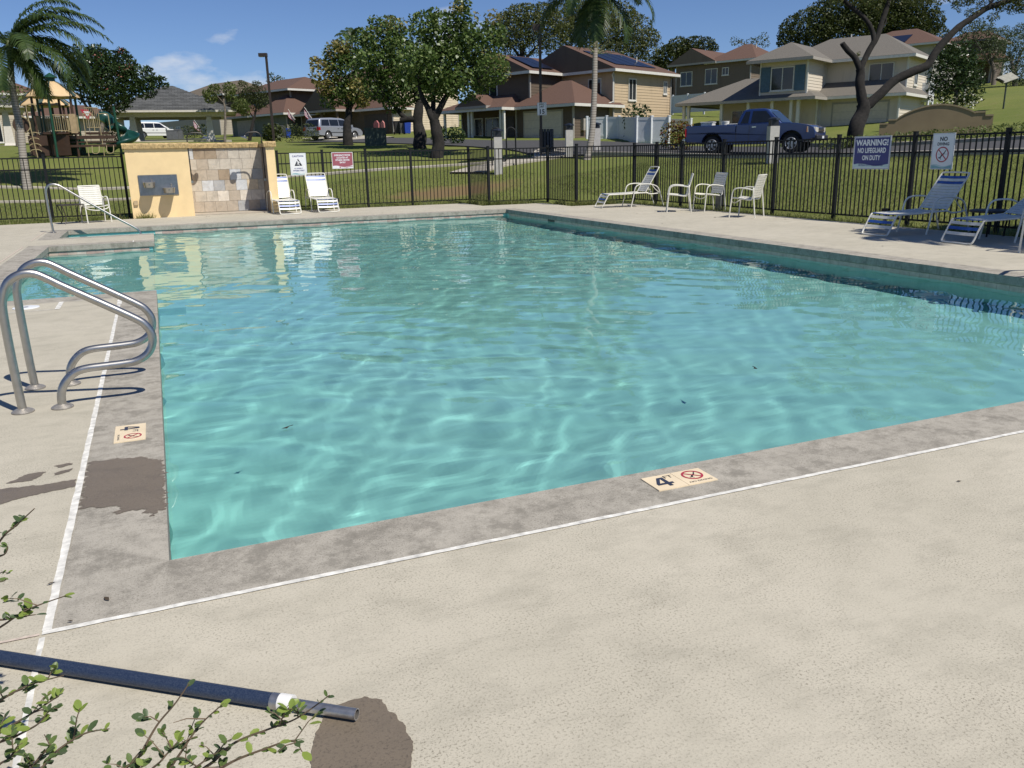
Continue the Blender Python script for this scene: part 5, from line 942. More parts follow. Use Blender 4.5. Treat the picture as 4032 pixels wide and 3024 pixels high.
for x in (-8.6, -8.2, -5.5, -3.4, -1.6, -.2, .3): post(t, x, -1.5, -1, 2.35, .2)
MB().tube([(1.5, 5.2, 6.4), (1.5, 5.2, 7.1)], .05, 6).build('roof_vent', M_TRIM, t); MB().bx(6.33, 6.38, 1.25, 1.33, -.8, 2.4).build('downspout', M_TRIM, t)
# ---- dark gabled house
p = at(2956, 253, 88); zb = gz(p.x, p.y); zb = 5.3; t = thing('brown_house', 'dark brown gabled house with white-framed windows up behind the vinyl fence', 'house', (p.x, p.y, zb), HA)
S_D6 = sid('dark_taupe_siding', (0.17, 0.13, 0.095)); walls(t, -9.0, 0, 0, 7.5, -2, 5.2, S_D6); roof(t, -9.8, -3.8, -.7, 8, 5.35, 1.55, 'y', 0, 1, R_BR, M_FASC, S_D6); roof(t, -5.2, .9, -.6, 8, 5.3, 1.9, 'x', 2.4, 2.8, R_BR, M_TRIM)
for x, z, w, h in ((-7.7, 3.1, 1.5, 1.5), (-4.6, 3.1, 1.5, 1.6), (-2.9, 3.9, .8, .8), (-7.9, .3, 1.2, 1.2), (-4.9, 0.3, 1.8, 1.1), (-1.6, .8, 1.4, 1.2)): window(t, 'f', 0, x, z, w, h, 1)
MB().lathe([(.12, 0), (.12, .1)], (-6.4, -.1, 1.2), 10).build('porch_lamp', M_TRIM, t); MB().tube([(-1.2, 3.4, 6.5), (-1.2, 3.4, 7.2)], .05, 6).build('roof_vent', M_TRIM, t)
# ---- house behind grey house
p = at(3679, 170, 86); t = thing('grey_house', 'pale grey house with solar panels on a brown hip roof behind the spreading tree', 'house', (p.x, p.y, 5.6), HA)
S_G8 = sid('pale_grey_siding', (0.40, 0.39, 0.35)); walls(t, -8.4, 0, 0, 8, -2, 6.0, S_G8); r_ = roof(t, -9.3, .9, -.9, 8.8, 6.0, 2.0, 'x', 3.6, 4.0, R_BR, M_TRIM)
for a in (-7.2, -4.9): solar(r_, [(a, -.3, 6.25), (a+2.1, -.3, 6.25), (a+2.1, 1.9, 7.15), (a, 1.9, 7.15)], 1)
window(t, 'f', 0, -4.0, 4.9, .8, .6, 1); window(t, 'r', 0, 3, 3.2, 1.0, 1.4, 1); MB().bx(.03, .1, -.05, .05, -1, 5.8).build('downspout', M_TRIM, t)
p = at(3885, 370, 98); t = thing('distant_house', 'small brown house on the slope beyond the lacy trees', 'house', (p.x, p.y, gz(p.x, p.y)), HA)
walls(t, -5, 0, 0, 6, -1, 4.8, S_BRN); roof(t, -5.6, .6, -.6, 6.6, 4.8, 1.3, 'x', 2, 2, R_BR, M_FASC); roof(t, -4, 2.2, -2.2, 1, 2.4, .8, 'x', 1.2, 1.2, R_BR, M_FASC); window(t, 'f', 0, -1.4, .4, 1.2, 1.2, 1); post(t, 1.8, -1.9, -1, 2.3, .16)
# ---- cream-sided house behind the milo trees
p = at(1545, 430, 75); zb = 3.25; t = thing('brown_duplex', 'long brown house with open garage and gabled flag-hung porch behind the silver minivan', 'house', (p.x, p.y, zb), HA)
walls(t, -14.2, 0, 0, 8.2, -1, 2.5, S_BRN, 'lower_wall'); MB().bx(.03, .06, .1, 8.1, -1, 5.0).build('side_sheathing', S_CRM, t)
mb = MB(); lap(mb, (.062, .05), (.062, 8.15), -1, 5.1); mb.build('side_siding', S_CRM, t)
walls(t, -11.5, 0, 1.5, 8.2, 2.5, 5.0, S_BRN, 'upper_wall'); roof(t, -12.4, .7, .8, 9, 5.0, 1.9, 'x', 3.2, 3.4, R_BR, M_TRIM); roof(t, -4.6, .5, -.7, 2.2, 2.45, .9, 'x', 1.2, 1.2, R_BR, M_TRIM); roof(t, -10.6, -4.9, -2.6, 3.0, 2.5, 1.9, 'y', 0, .8, R_BR, M_FASC, S_BRN); roof(t, -14.8, -10.2, -.8, 3.4, 2.45, 1.2, 'x', 1.6, 1.0, R_BR, M_TRIM)
MB().bx(-4.1, -.7, -.03, .35, -.3, 2.0).build('garage_shade_box', M_DOOR_SHADE, t); window(t, 'f', 1.5, -9.2, 3.3, .8, 1.4, 0); window(t, 'f', 1.5, -6.3, 3.3, 1.2, 1.3, 1); window(t, 'f', 0, -8.2, .2, 1.6, 1.4, 1); window(t, 'f', 0, -12.4, .5, 1.4, 1.2, 1)  # solid dark box stands in for the shade inside the open garage
for x in (-10.2, -7.7, -5.3): post(t, x, -2.2, -1, 2.3, .18, S_BRN)
MB().bx(-14.2, -10.7, -.1, -.03, -.6, .7).build('wainscot', S_GRN, t)
# ---- house with closed garage
p = at(1127, 440, 84); zb = 3.4; t = thing('dark_house', 'dark house with brown hip roof and closed grey garage right of the pavilion', 'house', (p.x, p.y, zb), HA)
walls(t, -10.5, 0, 0, 8, -1, 2.5, S_GRN, 'lower_wall'); walls(t, -11.5, -2.0, 2.0, 9, 2.5, 5.0, S_BRN, 'upper_wall'); roof(t, -12.4, -1.2, 1.2, 9.8, 5.0, 1.5, 'x', 3, 3, R_BR, M_TRIM); roof(t, -5.8, .7, -.8, 4.4, 2.5, 1.9, 'x', 3.0, 3.0, R_BR, M_TRIM); roof(t, -11.2, -6.0, -.8, 3, 2.5, 1.2, 'x', 1.8, 1.8, R_BR, M_FASC)
gdoor(t, -9.4, -6.2, 0, -.2, 2.2, mat('garage_door_grey', (.30, .27, .235), .6)); window(t, 'f', 2.0, -8.6, 3.2, 1.0, 1.3, 1); window(t, 'f', 0, -2.2, .4, 1.4, 1.2, 1)
# ---- tan-roofed house behind pavilion
p = at(862, 440, 100); t = thing('grey_sided_house', 'grey-sided house with tan roof seen behind the pavilion', 'house', (p.x, p.y, 3.9), HA)
walls(t, -15.5, 0, 0, 8, -1, 2.6, S_GREY, 'lower_wall'); walls(t, -12, 0, 1, 8, 2.6, 5.0, S_BRN, 'upper_wall'); roof(t, -13, 1.2, 0, 9, 5.2, 1.9, 'x', 4.0, 3.0, R_TN, M_TRIM); None
for x in (-12.6, -10.6, -4.2, -2.6): window(t, 'f', 0, x, .3, 1.2, 1.6, 1)
# ---- house behind the playground
p = at(478, 430, 84); t = thing('beige_house', 'beige-sided house with solar panels behind the playground', 'house', (p.x, p.y, 3.3), math.radians(18))
S_BG = sid('beige_siding', (0.44, 0.38, 0.29)); walls(t, -18, 0, 0, 8, -1, 2.5, S_BG, 'lower_wall'); roof(t, -9, .8, -.8, 8.6, 2.55, 1.3, 'x', 3.2, 3.2, R_BR, M_TRIM); walls(t, -18, -7.5, .8, 8, 2.5, 4.6, S_BG, 'upper_wall'); r_ = roof(t, -18.8, -6.8, -.1, 8.8, 4.6, 1.9, 'x', 3.2, 3.2, R_BR, M_TRIM)
solar(r_, [(-14.6, .4, 4.85), (-9.0, .4, 4.85), (-9.8, 2.6, 5.7), (-14.0, 2.6, 5.7)], 3)
for x in (-12.9, -11.4, -6.3): window(t, 'f', 0, x, .2, 1.0, 1.9, 1)
# ------------------------------------------------------------------ white vinyl fences
M_VINYL = mat('white_vinyl', (0.66, 0.68, 0.70), .45, var=.04)
def vinyl(label, pts, h=1.75, zs=None):
    P = [Vector((*p[:2], p[2] if len(p) > 2 else gz(*p[:2]))) for p in pts]; t = thing('vinyl_fence', label, 'fence', P[0])
    for p in P: MB().box(Vector((0, 0, h/2+.05-.25))+(p-P[0]), (.13, .13, h+.7)).box((p-P[0])+Vector((0, 0, h+.12)), (.16, .16, .05)).build('post', M_VINYL, t)
    for a, b in zip(P[:-1], P[1:]):
        A, B = a-P[0], b-P[0]; dr = (B-A).normalized(); nn = Vector((dr.y, -dr.x, 0)).normalized()
        MB().add([A+Vector((0,0,-.3))-nn*.012, B+Vector((0,0,-.3))-nn*.012, B+Vector((0,0,h-.05))-nn*.012, A+Vector((0,0,h-.05))-nn*.012, A+Vector((0,0,-.3))+nn*.012, B+Vector((0,0,-.3))+nn*.012, B+Vector((0,0,h-.05))+nn*.012, A+Vector((0,0,h-.05))+nn*.012], [(0,1,2,3)[::-1], (4,5,6,7), (3,2,6,7), (0,1,5,4)]).build('panel', M_VINYL, t)
        MB().bar(A+Vector((0,0,h)), B+Vector((0,0,h)), .05, .14).build('top_rail', M_VINYL, t); MB().bar(A+Vector((0,0,.08)), B+Vector((0,0,.08)), .05, .14).build('bottom_rail', M_VINYL, t)
    return t
f_ = lambda u, v, d: tuple(at(u, v, d))
vinyl('white vinyl privacy fence below the tan house', [f_(2311, 540, 56), f_(2388, 538, 55.5), f_(2436, 539, 55), f_(2507, 559, 45), f_(2564, 559, 44.6), f_(2632, 559, 44.2)], 1.20)
vinyl('white vinyl fence on the rise before the dark gabled house', [f_(2635, 433, 80), f_(2648, 433, 79), f_(2706, 429, 77), f_(2772, 425, 75), f_(2850, 420, 73)], 1.2)
vinyl('white vinyl fence behind the curved wall, beside the cream house', [f_(3590, 386, 62), f_(3655, 386, 61.5), f_(3672, 386, 64)], 1.0)
vinyl('low white vinyl rail fence at the tan house corner', [f_(2634, 500, 60), f_(2720, 505, 56)], .5)
# ------------------------------------------------------------------ curved retaining wall
q0, q1 = at(3460, 525, 40), at(3905, 512, 38); t = thing('curved_wall', 'tan stucco entrance wall with arched top and stepped ends', 'wall', (q0.x, q0.y, gz(q0.x, q0.y)), math.atan2(q1.y-q0.y, q1.x-q0.x)); Lw = (q1-q0).length
zt = lambda v, d=39: at(3600, v, d).z-t.location.z
k = 24; P = [(0, -0.5), (Lw, -0.5), (Lw, zt(461)), (Lw*.93, zt(461)), (Lw*.93, zt(447)), (Lw*.845, zt(447))]+[(Lw*(.845-.685*i/k), zt(463)+(zt(413)-zt(463))*math.sin(PI*min(1, .06+.94*i/k))**.8) for i in range(k+1)]+[(Lw*.16, zt(466)), (Lw*.08, zt(466)), (Lw*.08, zt(481)), (0, zt(481))]
MB().extr([(x, 0, z) for x, z in P], (0, .35, 0)).build('wall', mat('tan_stucco', (0.30, 0.225, 0.14), .9, var=.08, scale=1.2), t)
MB().extr([(x, -.03, z+.01) for x, z in P[2:]]+[(x, -.03, z-.06) for x, z in P[2:][::-1]], (0, .41, 0)).build('wall_cap', mat('tan_stucco_cap', (0.36, 0.28, 0.18), .9), t)
# ------------------------------------------------------------------ picnic pavilion
M_PWHITE = mat('pavilion_white_paint', (0.62, 0.58, 0.52), .7, var=.06); M_PGREY = mat('pavilion_column_grey', (0.40, 0.38, 0.37), .8); M_PSH = N('pavilion_shingle'); _c2 = M_PSH.coord('Object'); bt = M_PSH.n('ShaderNodeTexBrick'); bt.inputs['Scale'].default_value = 1.0; bt.inputs['Brick Width'].default_value = .45; bt.inputs['Row Height'].default_value = .2; bt.inputs['Mortar Size'].default_value = .012; bt.inputs['Color1'].default_value = (.075, .078, .078, 1); bt.inputs['Color2'].default_value = (.125, .128, .128, 1); bt.inputs['Mortar'].default_value = (.035, .035, .037, 1); M_PSH.l(_c2, bt.inputs[0]); M_PSH.base(bt.outputs[0]); M_PSH = M_PSH.fin(.95)
def pavilion(label, loc, rz, wd=10.2, dp=7.6, eh=2.35, rise=2.15):
    t = thing('picnic_pavilion', label, 'pavilion', loc, rz); x0, x1, y0, y1 = -wd/2, wd/2, 0, dp
    r_ = MB(); R0, R1 = Vector((-.3, dp/2, eh+rise)), Vector((.3, dp/2, eh+rise)); c = [Vector(p) for p in ((x0, y0, eh), (x1, y0, eh), (x1, y1, eh), (x0, y1, eh))]
    for q in ([c[0], c[1], R1, R0], [c[1], c[2], R1], [c[2], c[3], R0, R1], [c[3], c[0], R0]):
        nrm = (q[1]-q[0]).cross(q[2]-q[1]).normalized(); dn = (q[2]-q[1]); k = 17
        a0, a1 = q[0], q[1]; b1, b0 = q[2], (q[3] if len(q) > 3 else q[2])
        for i in range(k):            # shingle courses, each lapping the one below
            s0, s1 = i/k, (i+1.15)/k; s1 = min(s1, 1); r_.add([a0.lerp(b0, s0)+nrm*.035, a1.lerp(b1, s0)+nrm*.035, a1.lerp(b1, s1)+nrm*.004, a0.lerp(b0, s1)+nrm*.004], [(0, 1, 2, 3)]); r_.add([a0.lerp(b0, s0)-nrm*.01, a1.lerp(b1, s0)-nrm*.01, a1.lerp(b1, s0)+nrm*.035, a0.lerp(b0, s0)+nrm*.035], [(0, 1, 2, 3)])
    ro = r_.build('roof', M_PSH, t)
    f = MB(); f.bx(x0-.04, x1+.04, y0-.05, y0-.005, eh-.13, eh+.02); f.bx(x0-.04, x1+.04, y1+.005, y1+.05, eh-.13, eh+.02); f.bx(x0-.05, x0-.005, y0, y1, eh-.13, eh+.02); f.bx(x1+.005, x1+.05, y0, y1, eh-.13, eh+.02); f.build('fascia', M_PWHITE, ro)
    MB().bx(x0, x1, y0, y1, eh-.02, eh-.005).build('ceiling', M_PWHITE, ro)
    for y in (y0+1.1, y1-1.1): MB().bx(x0+.9, x1-.9, y-.12, y+.12, eh-.45, eh-.06).build('beam', M_PWHITE, t)
    for x in (x0+1.1, x1-1.1): MB().bx(x-.12, x+.12, y0+1.25, y1-1.25, eh-.45, eh-.06).build('beam', M_PWHITE, t)
    for i in range(9): MB().bx(x0+.5+i*(wd-1)/8-.05, x0+.5+i*(wd-1)/8+.05, y0+.1, y0+.9, eh-.14, eh-.03).build('rafter_tail', M_PWHITE, ro)
    for x in (x0+2.2, x1-2.2):
        for y in (y0+1.1, y1-1.1):
            cm = MB(); zc = eh-.45; cm.add([(x-.36, y-.36, -.3), (x+.36, y-.36, -.3), (x+.36, y+.36, -.3), (x-.36, y+.36, -.3), (x-.19, y-.19, zc), (x+.19, y-.19, zc), (x+.19, y+.19, zc), (x-.19, y+.19, zc)], [(0,1,5,4), (1,2,6,5), (2,3,7,6), (3,0,4,7)]); co_ = cm.build('column', M_PWHITE, t)
            MB().add([(x-.5, y-.5, -.3), (x+.5, y-.5, -.3), (x+.5, y+.5, -.3), (x-.5, y+.5, -.3), (x-.34, y-.34, .22), (x+.34, y-.34, .22), (x+.34, y+.34, .22), (x-.34, y+.34, .22)], [(0,1,5,4), (1,2,6,5), (2,3,7,6), (3,0,4,7), (4,5,6,7)]).build('column_base', M_PWHITE, co_)
    MB().bx(x0+.6, x1-.6, y0+.6, y1-.6, -.3, .05).build('slab', M_PATH, t); return t
p = at(682, 555, 67); pavilion('open pavilion with grey shingled hip roof behind the shower wall', (p.x, p.y, gz(p.x, p.y)+.05), math.radians(-4))
p = at(-40, 555, 62); pavilion('open pavilion with dark roof behind the leaning palm', (p.x, p.y, gz(p.x, p.y)), math.radians(8), 7.0, 6.0, 2.9, 1.3)
# ------------------------------------------------------------------ playground
b = on(250, 612, 44); PZ = math.radians(-8)
t = thing('play_structure', 'green and tan playground tower with two hexagonal roofs and spiral slide', 'playground', (b.x, b.y, b.z), PZ)
M_PGRN = mat('playground_green', (0.012, 0.062, 0.035), .4); M_PBRN = mat('playground_brown', (0.060, 0.032, 0.020), .5); M_PTAN = mat('playground_tan_metal', (0.36, 0.29, 0.16), .5); M_RTAN = mat('roof_tan_plastic', (0.62, 0.44, 0.24), .55, var=.06, scale=2); M_SLID = mat('slide_green_plastic', (0.008, 0.050, 0.038), .3); M_RSTR = mat('roof_stripe_green', (0.05, 0.085, 0.075), .5)
def hexroof(cx, cy, z, R_, h):
    rf = MB(); st = [MB() for _ in range(6)]; prof = [(1.0, 0), (.97, .12), (.72, .45), (.42, .78), (.16, 1.0)]
    for k in range(6):
        a0, a1 = k*PI/3+PI/6, (k+1)*PI/3+PI/6
        for (r0, z0), (r1, z1) in zip(prof[:-1], prof[1:]):
            q = lambda r, zz, a, o=0: (cx+(r*R_+o)*math.cos(a), cy+(r*R_+o)*math.sin(a), z+zz*h+o*.6)
            rf.add([q(r0, z0, a0), q(r0, z0, a1), q(r1, z1, a1), q(r1, z1, a0)], [(0,1,2,3)])
            w = .085; 
            st[k].add([q(r0, z0, a0-w, .03), q(r0, z0, a0+w, .03), q(r1, z1, a0+w*1.2, .03), q(r1, z1, a0-w*1.2, .03)], [(0,1,2,3)])
    rf.lathe([(R_*.98, -.03), (R_*.9, -.01)], (cx, cy, z), 6); o = rf.build('roof', M_RTAN, t); [m_.build('roof_stripe', M_RSTR, o) for m_ in st]
    MB().lathe([(R_*.17, 0), (R_*.16, .14), (R_*.27, .18), (R_*.22, .24), (R_*.02, .42)], (cx, cy, z+h), 12).build('roof_cap', M_PGRN, o)
hexroof(-.05, 0, 2.92, 1.32, .78); hexroof(-.95, 2.3, 2.62, 1.32, .72)
for cx_, cy_, hh, R_ in ((-.05, 0, 2.95, 1.05), (-.95, 2.3, 2.65, 1.05)):
    for k in range(6):
        a = k*PI/3+PI/6; x, y = cx_+R_*math.cos(a), cy_+R_*math.sin(a); MB().tube([(x, y, -.3), (x, y, hh)], .062, 10).build('post', M_PGRN if (k % 2 == 0) else M_PBRN, t, True)
    MB().lathe([(R_, 1.06), (R_, 1.16)], (cx_, cy_, 0), 6).build('platform', M_PBRN, t)
    for k in range(6):
        if k in (0, 3): continue
        a0, a1 = k*PI/3+PI/6, (k+1)*PI/3+PI/6; A = Vector((cx_+R_*math.cos(a0), cy_+R_*math.sin(a0), 0)); B = Vector((cx_+R_*math.cos(a1), cy_+R_*math.sin(a1), 0)); mb = MB()
        mb.tube([A+Vector((0,0,1.22)), B+Vector((0,0,1.22))], .02, 6); mb.tube([A+Vector((0,0,2.0)), B+Vector((0,0,2.0))], .02, 6); o = mb.build('railing', M_PTAN, t)
        for j in range(1, 10): p_ = A.lerp(B, j/10); MB().tube([p_+Vector((0,0,1.22)), p_+Vector((0,0,2.0))], .014, 5).build('baluster', M_PTAN, o)
for x, y, w_, rz_ in ((-.9, -.55, 1.0, .4), (.1, -.7, 1.0, -.3), (-1.4, 1.2, 1.1, 1.2), (.4, .6, 1.2, .1)): MB().box((x, y, .5), (w_, .06, 1.0), rz=rz_).build('climbing_panel', M_PGRN if w_ > 1.05 else M_PBRN, t)
# bubble panel, climbers, bridge, slide
MB().lathe([(.42, 0), (.42, .06)], (0,0,0), 20).build('bubble_panel', M_PBRN, t, True).matrix_local = Matrix.Translation((-1.6, -.5, 1.55)) @ Matrix.Rotation(PI/2, 4, 'X') @ Matrix.Rotation(.35, 4, 'Y')
MB().tube([(-1.6+.40*math.cos(q*PI/10), -.57, 1.55+.40*math.sin(q*PI/10)) for q in range(20)], .03, 6, closed=True).build('bubble_ring', M_PTAN, t, True)
MB().tube(smooth_path([(-.95, -1.15, -.2), (-1.05, -1.1, 1.0), (-1.15, -1.0, 2.3), (-1.05, -1.0, 2.5), (-.75, -1.0, 2.5), (-.68, -1.0, 2.2)], 4), .025, 6).build('climber_pole', M_PTAN, t, True)
for k in range(4): z_ = .2+.28*k; MB().tube([(-1.0+.26*math.cos(q*PI/8+k*PI), -1.12+.05*k, z_+.12*math.sin(q*PI/8)) for q in range(9)], .022, 6).build('climber_rung', M_PTAN, t, True)
MB().bx(.55, 2.75, -.55, .35, .62, .70).build('bench_deck', M_PBRN, t); MB().bx(.45, 2.75, -.62, -.54, .80, .98).build('side_board', M_PBRN, t); MB().bx(.45, 2.75, -.62, -.56, .40, .52).build('side_board', M_PBRN, t)
for x in (1.35, 2.1): MB().tube(smooth_path([(x, -.6, -.1), (x, -.6, 1.9), (x+.08, -.6, 2.05), (x+.4, -.6, 2.05), (x+.46, -.6, 1.9), (x+.46, -.6, 1.2)], 3), .022, 6).build('hand_loop', M_PTAN, t, True)
for x in (1.6, 2.3): MB().tube(smooth_path([(x, -.75, .45), (x+.02, -.9, .1), (x+.3, -.9, .1), (x+.34, -.75, .45)], 3), .02, 6).build('step_loop', M_PTAN, t, True)
mb = MB(); o = None
for j in range(10): pass
rl = MB().tube([(1.3, .2, 1.4), (1.95, .2, 1.4)], .02, 6).tube([(1.3, .2, 2.4), (1.95, .2, 2.4)], .02, 6).build('railing', M_PTAN, t)
for j in range(8): MB().tube([(1.32+.09*j, .2, 1.4), (1.32+.09*j, .2, 2.4)], .014, 5).build('baluster', M_PTAN, rl)
MB().tube([(2.85, .1, -.3), (2.75, .1, 2.45)], .065, 10).build('post', M_PGRN, t, True); MB().bx(1.2, 2.3, .1, 1.0, 1.06, 1.16).build('platform', M_PBRN, t)
S = []; 
for i in range(26):                      # spiral slide: U-shaped trough round a post
    q = i/25; a = PI*.85-q*2.1*PI*.8; S.append((Vector((2.85+.62*math.cos(a), .6+.62*math.sin(a), 1.35-1.2*q)), a))
mb = MB(); V = []; kk = 9
for p_, a in S:
    rad = Vector((math.cos(a), math.sin(a), 0))
    for j in range(kk): w = -PI*.15+j*(PI*1.1)/(kk-1); V.append(p_+rad*(.32*math.cos(w))*-1+Vector((0, 0, .34-.38*math.sin(w)*1.0)))
mb.add(V, [(i*kk+j, i*kk+j+1, (i+1)*kk+j+1, (i+1)*kk+j) for i in range(25) for j in range(kk-1)]); o = mb.build('slide', M_SLID, t, True); sm = o.modifiers.new('thick', 'SOLIDIFY'); sm.thickness = .03
MB().tube(smooth_path([(1.95, .55, 1.75), (2.1, .6, 1.95), (2.3, .65, 1.85), (2.42, .7, 1.6)], 4), .30, 10).build('slide_hood', M_SLID, t, True)
MB().bx(-.75, -.4, -1.07, -1.02, .5, 1.0).build('activity_panel', M_PBRN, t); MB().bx(.75, 1.05, -.9, -.84, 1.1, 2.05).build('arch_panel', mat('tan_panel', (.40, .29, .17), .6), t)
b2_ = on(360, 560, 74); t = thing('yield_sign', 'red and white triangular yield sign behind the slide', 'sign', b2_); h_ = at(366, 453, 74).z-b2_.z; MB().tube([(0, .03, -.2), (0, .03, h_+.3)], .04, 6).build('pole', M_FASC, t)
MB().extr([(-.52, 0, h_+.45), (.52, 0, h_+.45), (0, 0, h_-.45)], (0, .02, 0)).build('red_triangle', M_RED, t); MB().extr([(-.28, -.008, h_+.3), (.28, -.008, h_+.3), (0, -.008, h_-.18)], (0, .006, 0)).build('white_centre', M_SIGNW, t)
# ------------------------------------------------------------------ street furniture
M_POLE = mat('bronze_pole', (0.040, 0.028, 0.022), .5)
def lamp(label, base, top, w, head, rz):
    t = thing('street_lamp', label, 'street lamp', base, rz); h = top.z-base.z
    MB().bx(-w/2, w/2, -w/2, w/2, -.2, h).build('pole', M_POLE, t); MB().bx(-head, w/2, -.17, .17, h-.02, h+.22).build('lamp_head', M_POLE, t); MB().bx(-head+.06, -.2, -.13, .13, h-.035, h-.021).build('lens', M_TRIM, t)
b = on(1078, 545, 62); lamp('tall bronze street lamp standing between pavilion and silver minivan', b, at(1046, 232, 62), .15, .52, math.radians(-22))
b = on(2131, 592, 36); tl = at(2131, 136, 36); lamp('tall bronze street lamp carrying the speed limit sign by the bin', b, Vector((b.x, b.y, tl.z)), .11, .30, math.radians(-22))
sp_ = at(2136, 431, 36); t = thing('speed_limit_sign', 'white SPEED LIMIT 15 sign fixed to the lamp pole', 'sign', (b.x, b.y-.075, sp_.z), math.radians(-38)); MB().box((.02, -.004, 0), (.40, .006, .52)).build('panel', M_SIGNW, t); f = Flat(); f.txt('SPEED', .02, .15, .065, 1, .001, .9, .0085); f.txt('LIMIT', .02, .055, .065, 1, .001, .95, .0085); f.txt('15', .02, -.20, .18, 1, .006, 1.0, .0085); border(f, .40, .52, 1, .012, .008); o = f.build('printed_face', SG, t); o.location.x = 0.0; o.location.y = -.006
M_BOLW = mat('bollard_concrete', (0.50, 0.48, 0.45), .8, var=.08); M_BOLK = mat('bollard_cap', (0.02, 0.022, 0.028), .4)
def bollard(label, u, v, d, vt):
    b = on(u, v, d); h = at(u, vt, d).z-b.z; t = thing('bollard_light', label, 'bollard', b, math.radians(-18)); w = .30
    MB().bx(-w/2, w/2, -w/2, w/2, -.2, h*.80).build('post', M_BOLW, t); MB().bx(-w/2+.03, w/2-.03, -w/2+.03, w/2-.03, h*.80, h*.93).build('light_head', M_BOLK, t); MB().lathe([(w*.72, 0), (w*.68, .05), (.02, .1)], (0, 0, h*.93), 4).build('cap', M_BOLK, t)
bollard('grey bollard light standing next to the bike rack', 1962, 632, 31, 505); bollard('grey bollard light between the bin and the palm', 2241, 600, 35, 487); bollard('grey bollard light tucked behind the palm trunk', 2349, 602, 38, 484); bollard('white bollard light standing before the pickup door', 3040, 592, 26.5, 462)
b = on(1985, 602, 33); t = thing('bike_rack', 'black wave-shaped bike rack behind the bollard light', 'bike rack', b, math.radians(-20))
zb_ = lambda u, v: at(u, v, 33); H1 = at(1985, 503, 33).z-b.z
MB().tube(smooth_path([(-.48, 0, -.1), (-.48, 0, H1-.25), (-.42, 0, H1-.06), (-.30, 0, H1), (-.18, 0, H1-.06), (-.12, 0, H1-.3), (-.12, 0, .35), (-.05, 0, .2), (.03, 0, .2), (.10, 0, .35), (.10, 0, H1-.3), (.16, 0, H1-.06), (.28, 0, H1), (.40, 0, H1-.06), (.46, 0, H1-.25), (.46, 0, -.1)], 4), .028, 8).build('bent_tube', M_BLACK, t, True)
b = on(2152, 590, 37); t = thing('litter_bin', 'dark slatted litter bin below the street lamp', 'bin', b); H2 = .98; M_BIN = mat('bin_slat', (.035, .037, .045), .5)
for k in range(14): a = 2*PI*k/14; MB().box((.30*math.cos(a), .30*math.sin(a), .12+H2/2), (.035, .10, H2), rz=a).build('slat', M_BIN, t)
MB().lathe([(.26, .1), (.26, H2), (.20, H2+.02)], (0, 0, 0), 16).build('liner', M_BLACK, t, True); MB().lathe([(.06, -.2), (.06, .12)], (0, 0, 0), 8).build('foot', M_BLACK, t)
b = on(3950, 430, 55); tp_ = at(3968, 318, 55); t = thing('solar_street_light', 'slim solar street light on the right-hand lawn', 'street lamp', b); MB().tube([(0, 0, -.2), (0, 0, tp_.z-b.z)], .055, 6).build('pole', mat('green_pole', (.06, .075, .055), .5), t)
MB().box((.05, 0, tp_.z-b.z+.15), (1.1, .75, .05), M=Matrix.Rotation(.55, 4, 'X') @ Matrix.Rotation(-.35, 4, 'Y')).build('solar_panel', mat('panel_back', (.34, .33, .27), .5), t); MB().box((-.55, 0, tp_.z-b.z-.05), (.7, .28, .07), M=Matrix.Rotation(.3, 4, 'Y')).build('lamp_head', M_BLACK, t)
M_UTIL = mat('utility_green', (0.055, 0.075, 0.058), .5)
def ubox(label, u, v, d, w, dp, h, rz, name='utility_cabinet', m=M_UTIL):
    b = on(u, v, d); t = thing(name, label, 'utility box', b, rz); MB().bx(-w/2, w/2, -dp/2, dp/2, -.2, h).build('cabinet', m, t); MB().bx(-w/2-.03, w/2+.03, -dp/2-.03, dp/2+.03, h, h+.06).build('lid', m, t); MB().bx(-w/2+.06, -.02, -dp/2-.02, -dp/2-.001, .05, h-.05).build('door', m, t); MB().bx(.02, w/2-.06, -dp/2-.02, -dp/2-.001, .05, h-.05).build('door', m, t)
ubox('green transformer cabinet on the lawn between the trees', 1480, 562, 51, 1.3, .9, .95, math.radians(-14)); mgr = mat('utility_grey', (.13, .135, .135), .6)
ubox('grey utility cabinet beside the white minivan, wide one', 682, 540, 84, 1.1, .8, .85, -.2, m=mgr); ubox('grey utility cabinet beside the white minivan, narrow one', 706, 540, 84.5, .75, .8, .92, -.2, m=mgr)
def wheelie(label, u, v, d, m, rz=0.0, sc=1.0):
    b = on(u, v, d); t = thing('wheeled_bin', label, 'bin', b, rz); w, h = .58*sc, 1.05*sc
    MB().add([(-w*.4, -w*.45, 0.05), (w*.4, -w*.45, .05), (w*.4, w*.4, .05), (-w*.4, w*.4, .05), (-w/2, -w*.6, h), (w/2, -w*.6, h), (w/2, w*.5, h), (-w/2, w*.5, h)], [(0,3,2,1), (4,5,6,7), (0,1,5,4), (1,2,6,5), (2,3,7,6), (3,0,4,7)]).build('body', m, t); MB().bx(-w*.53, w*.53, -w*.64, w*.56, h+.001, h+.07).build('lid', m, t)
    for s in (-1, 1): MB().lathe([(.11, -.03), (.11, .03)], (0,0,0), 10).build('wheel', M_BLACK, t).matrix_local = Matrix.Translation((s*w*.42, w*.4, .11)) @ Matrix.Rotation(PI/2, 4, 'Y')
MBK = mat('bin_black', (.03, .03, .032), .5); MBL = mat('bin_blue', (.02, .06, .36), .45); MGB = mat('bin_grey', (.09, .09, .09), .5)
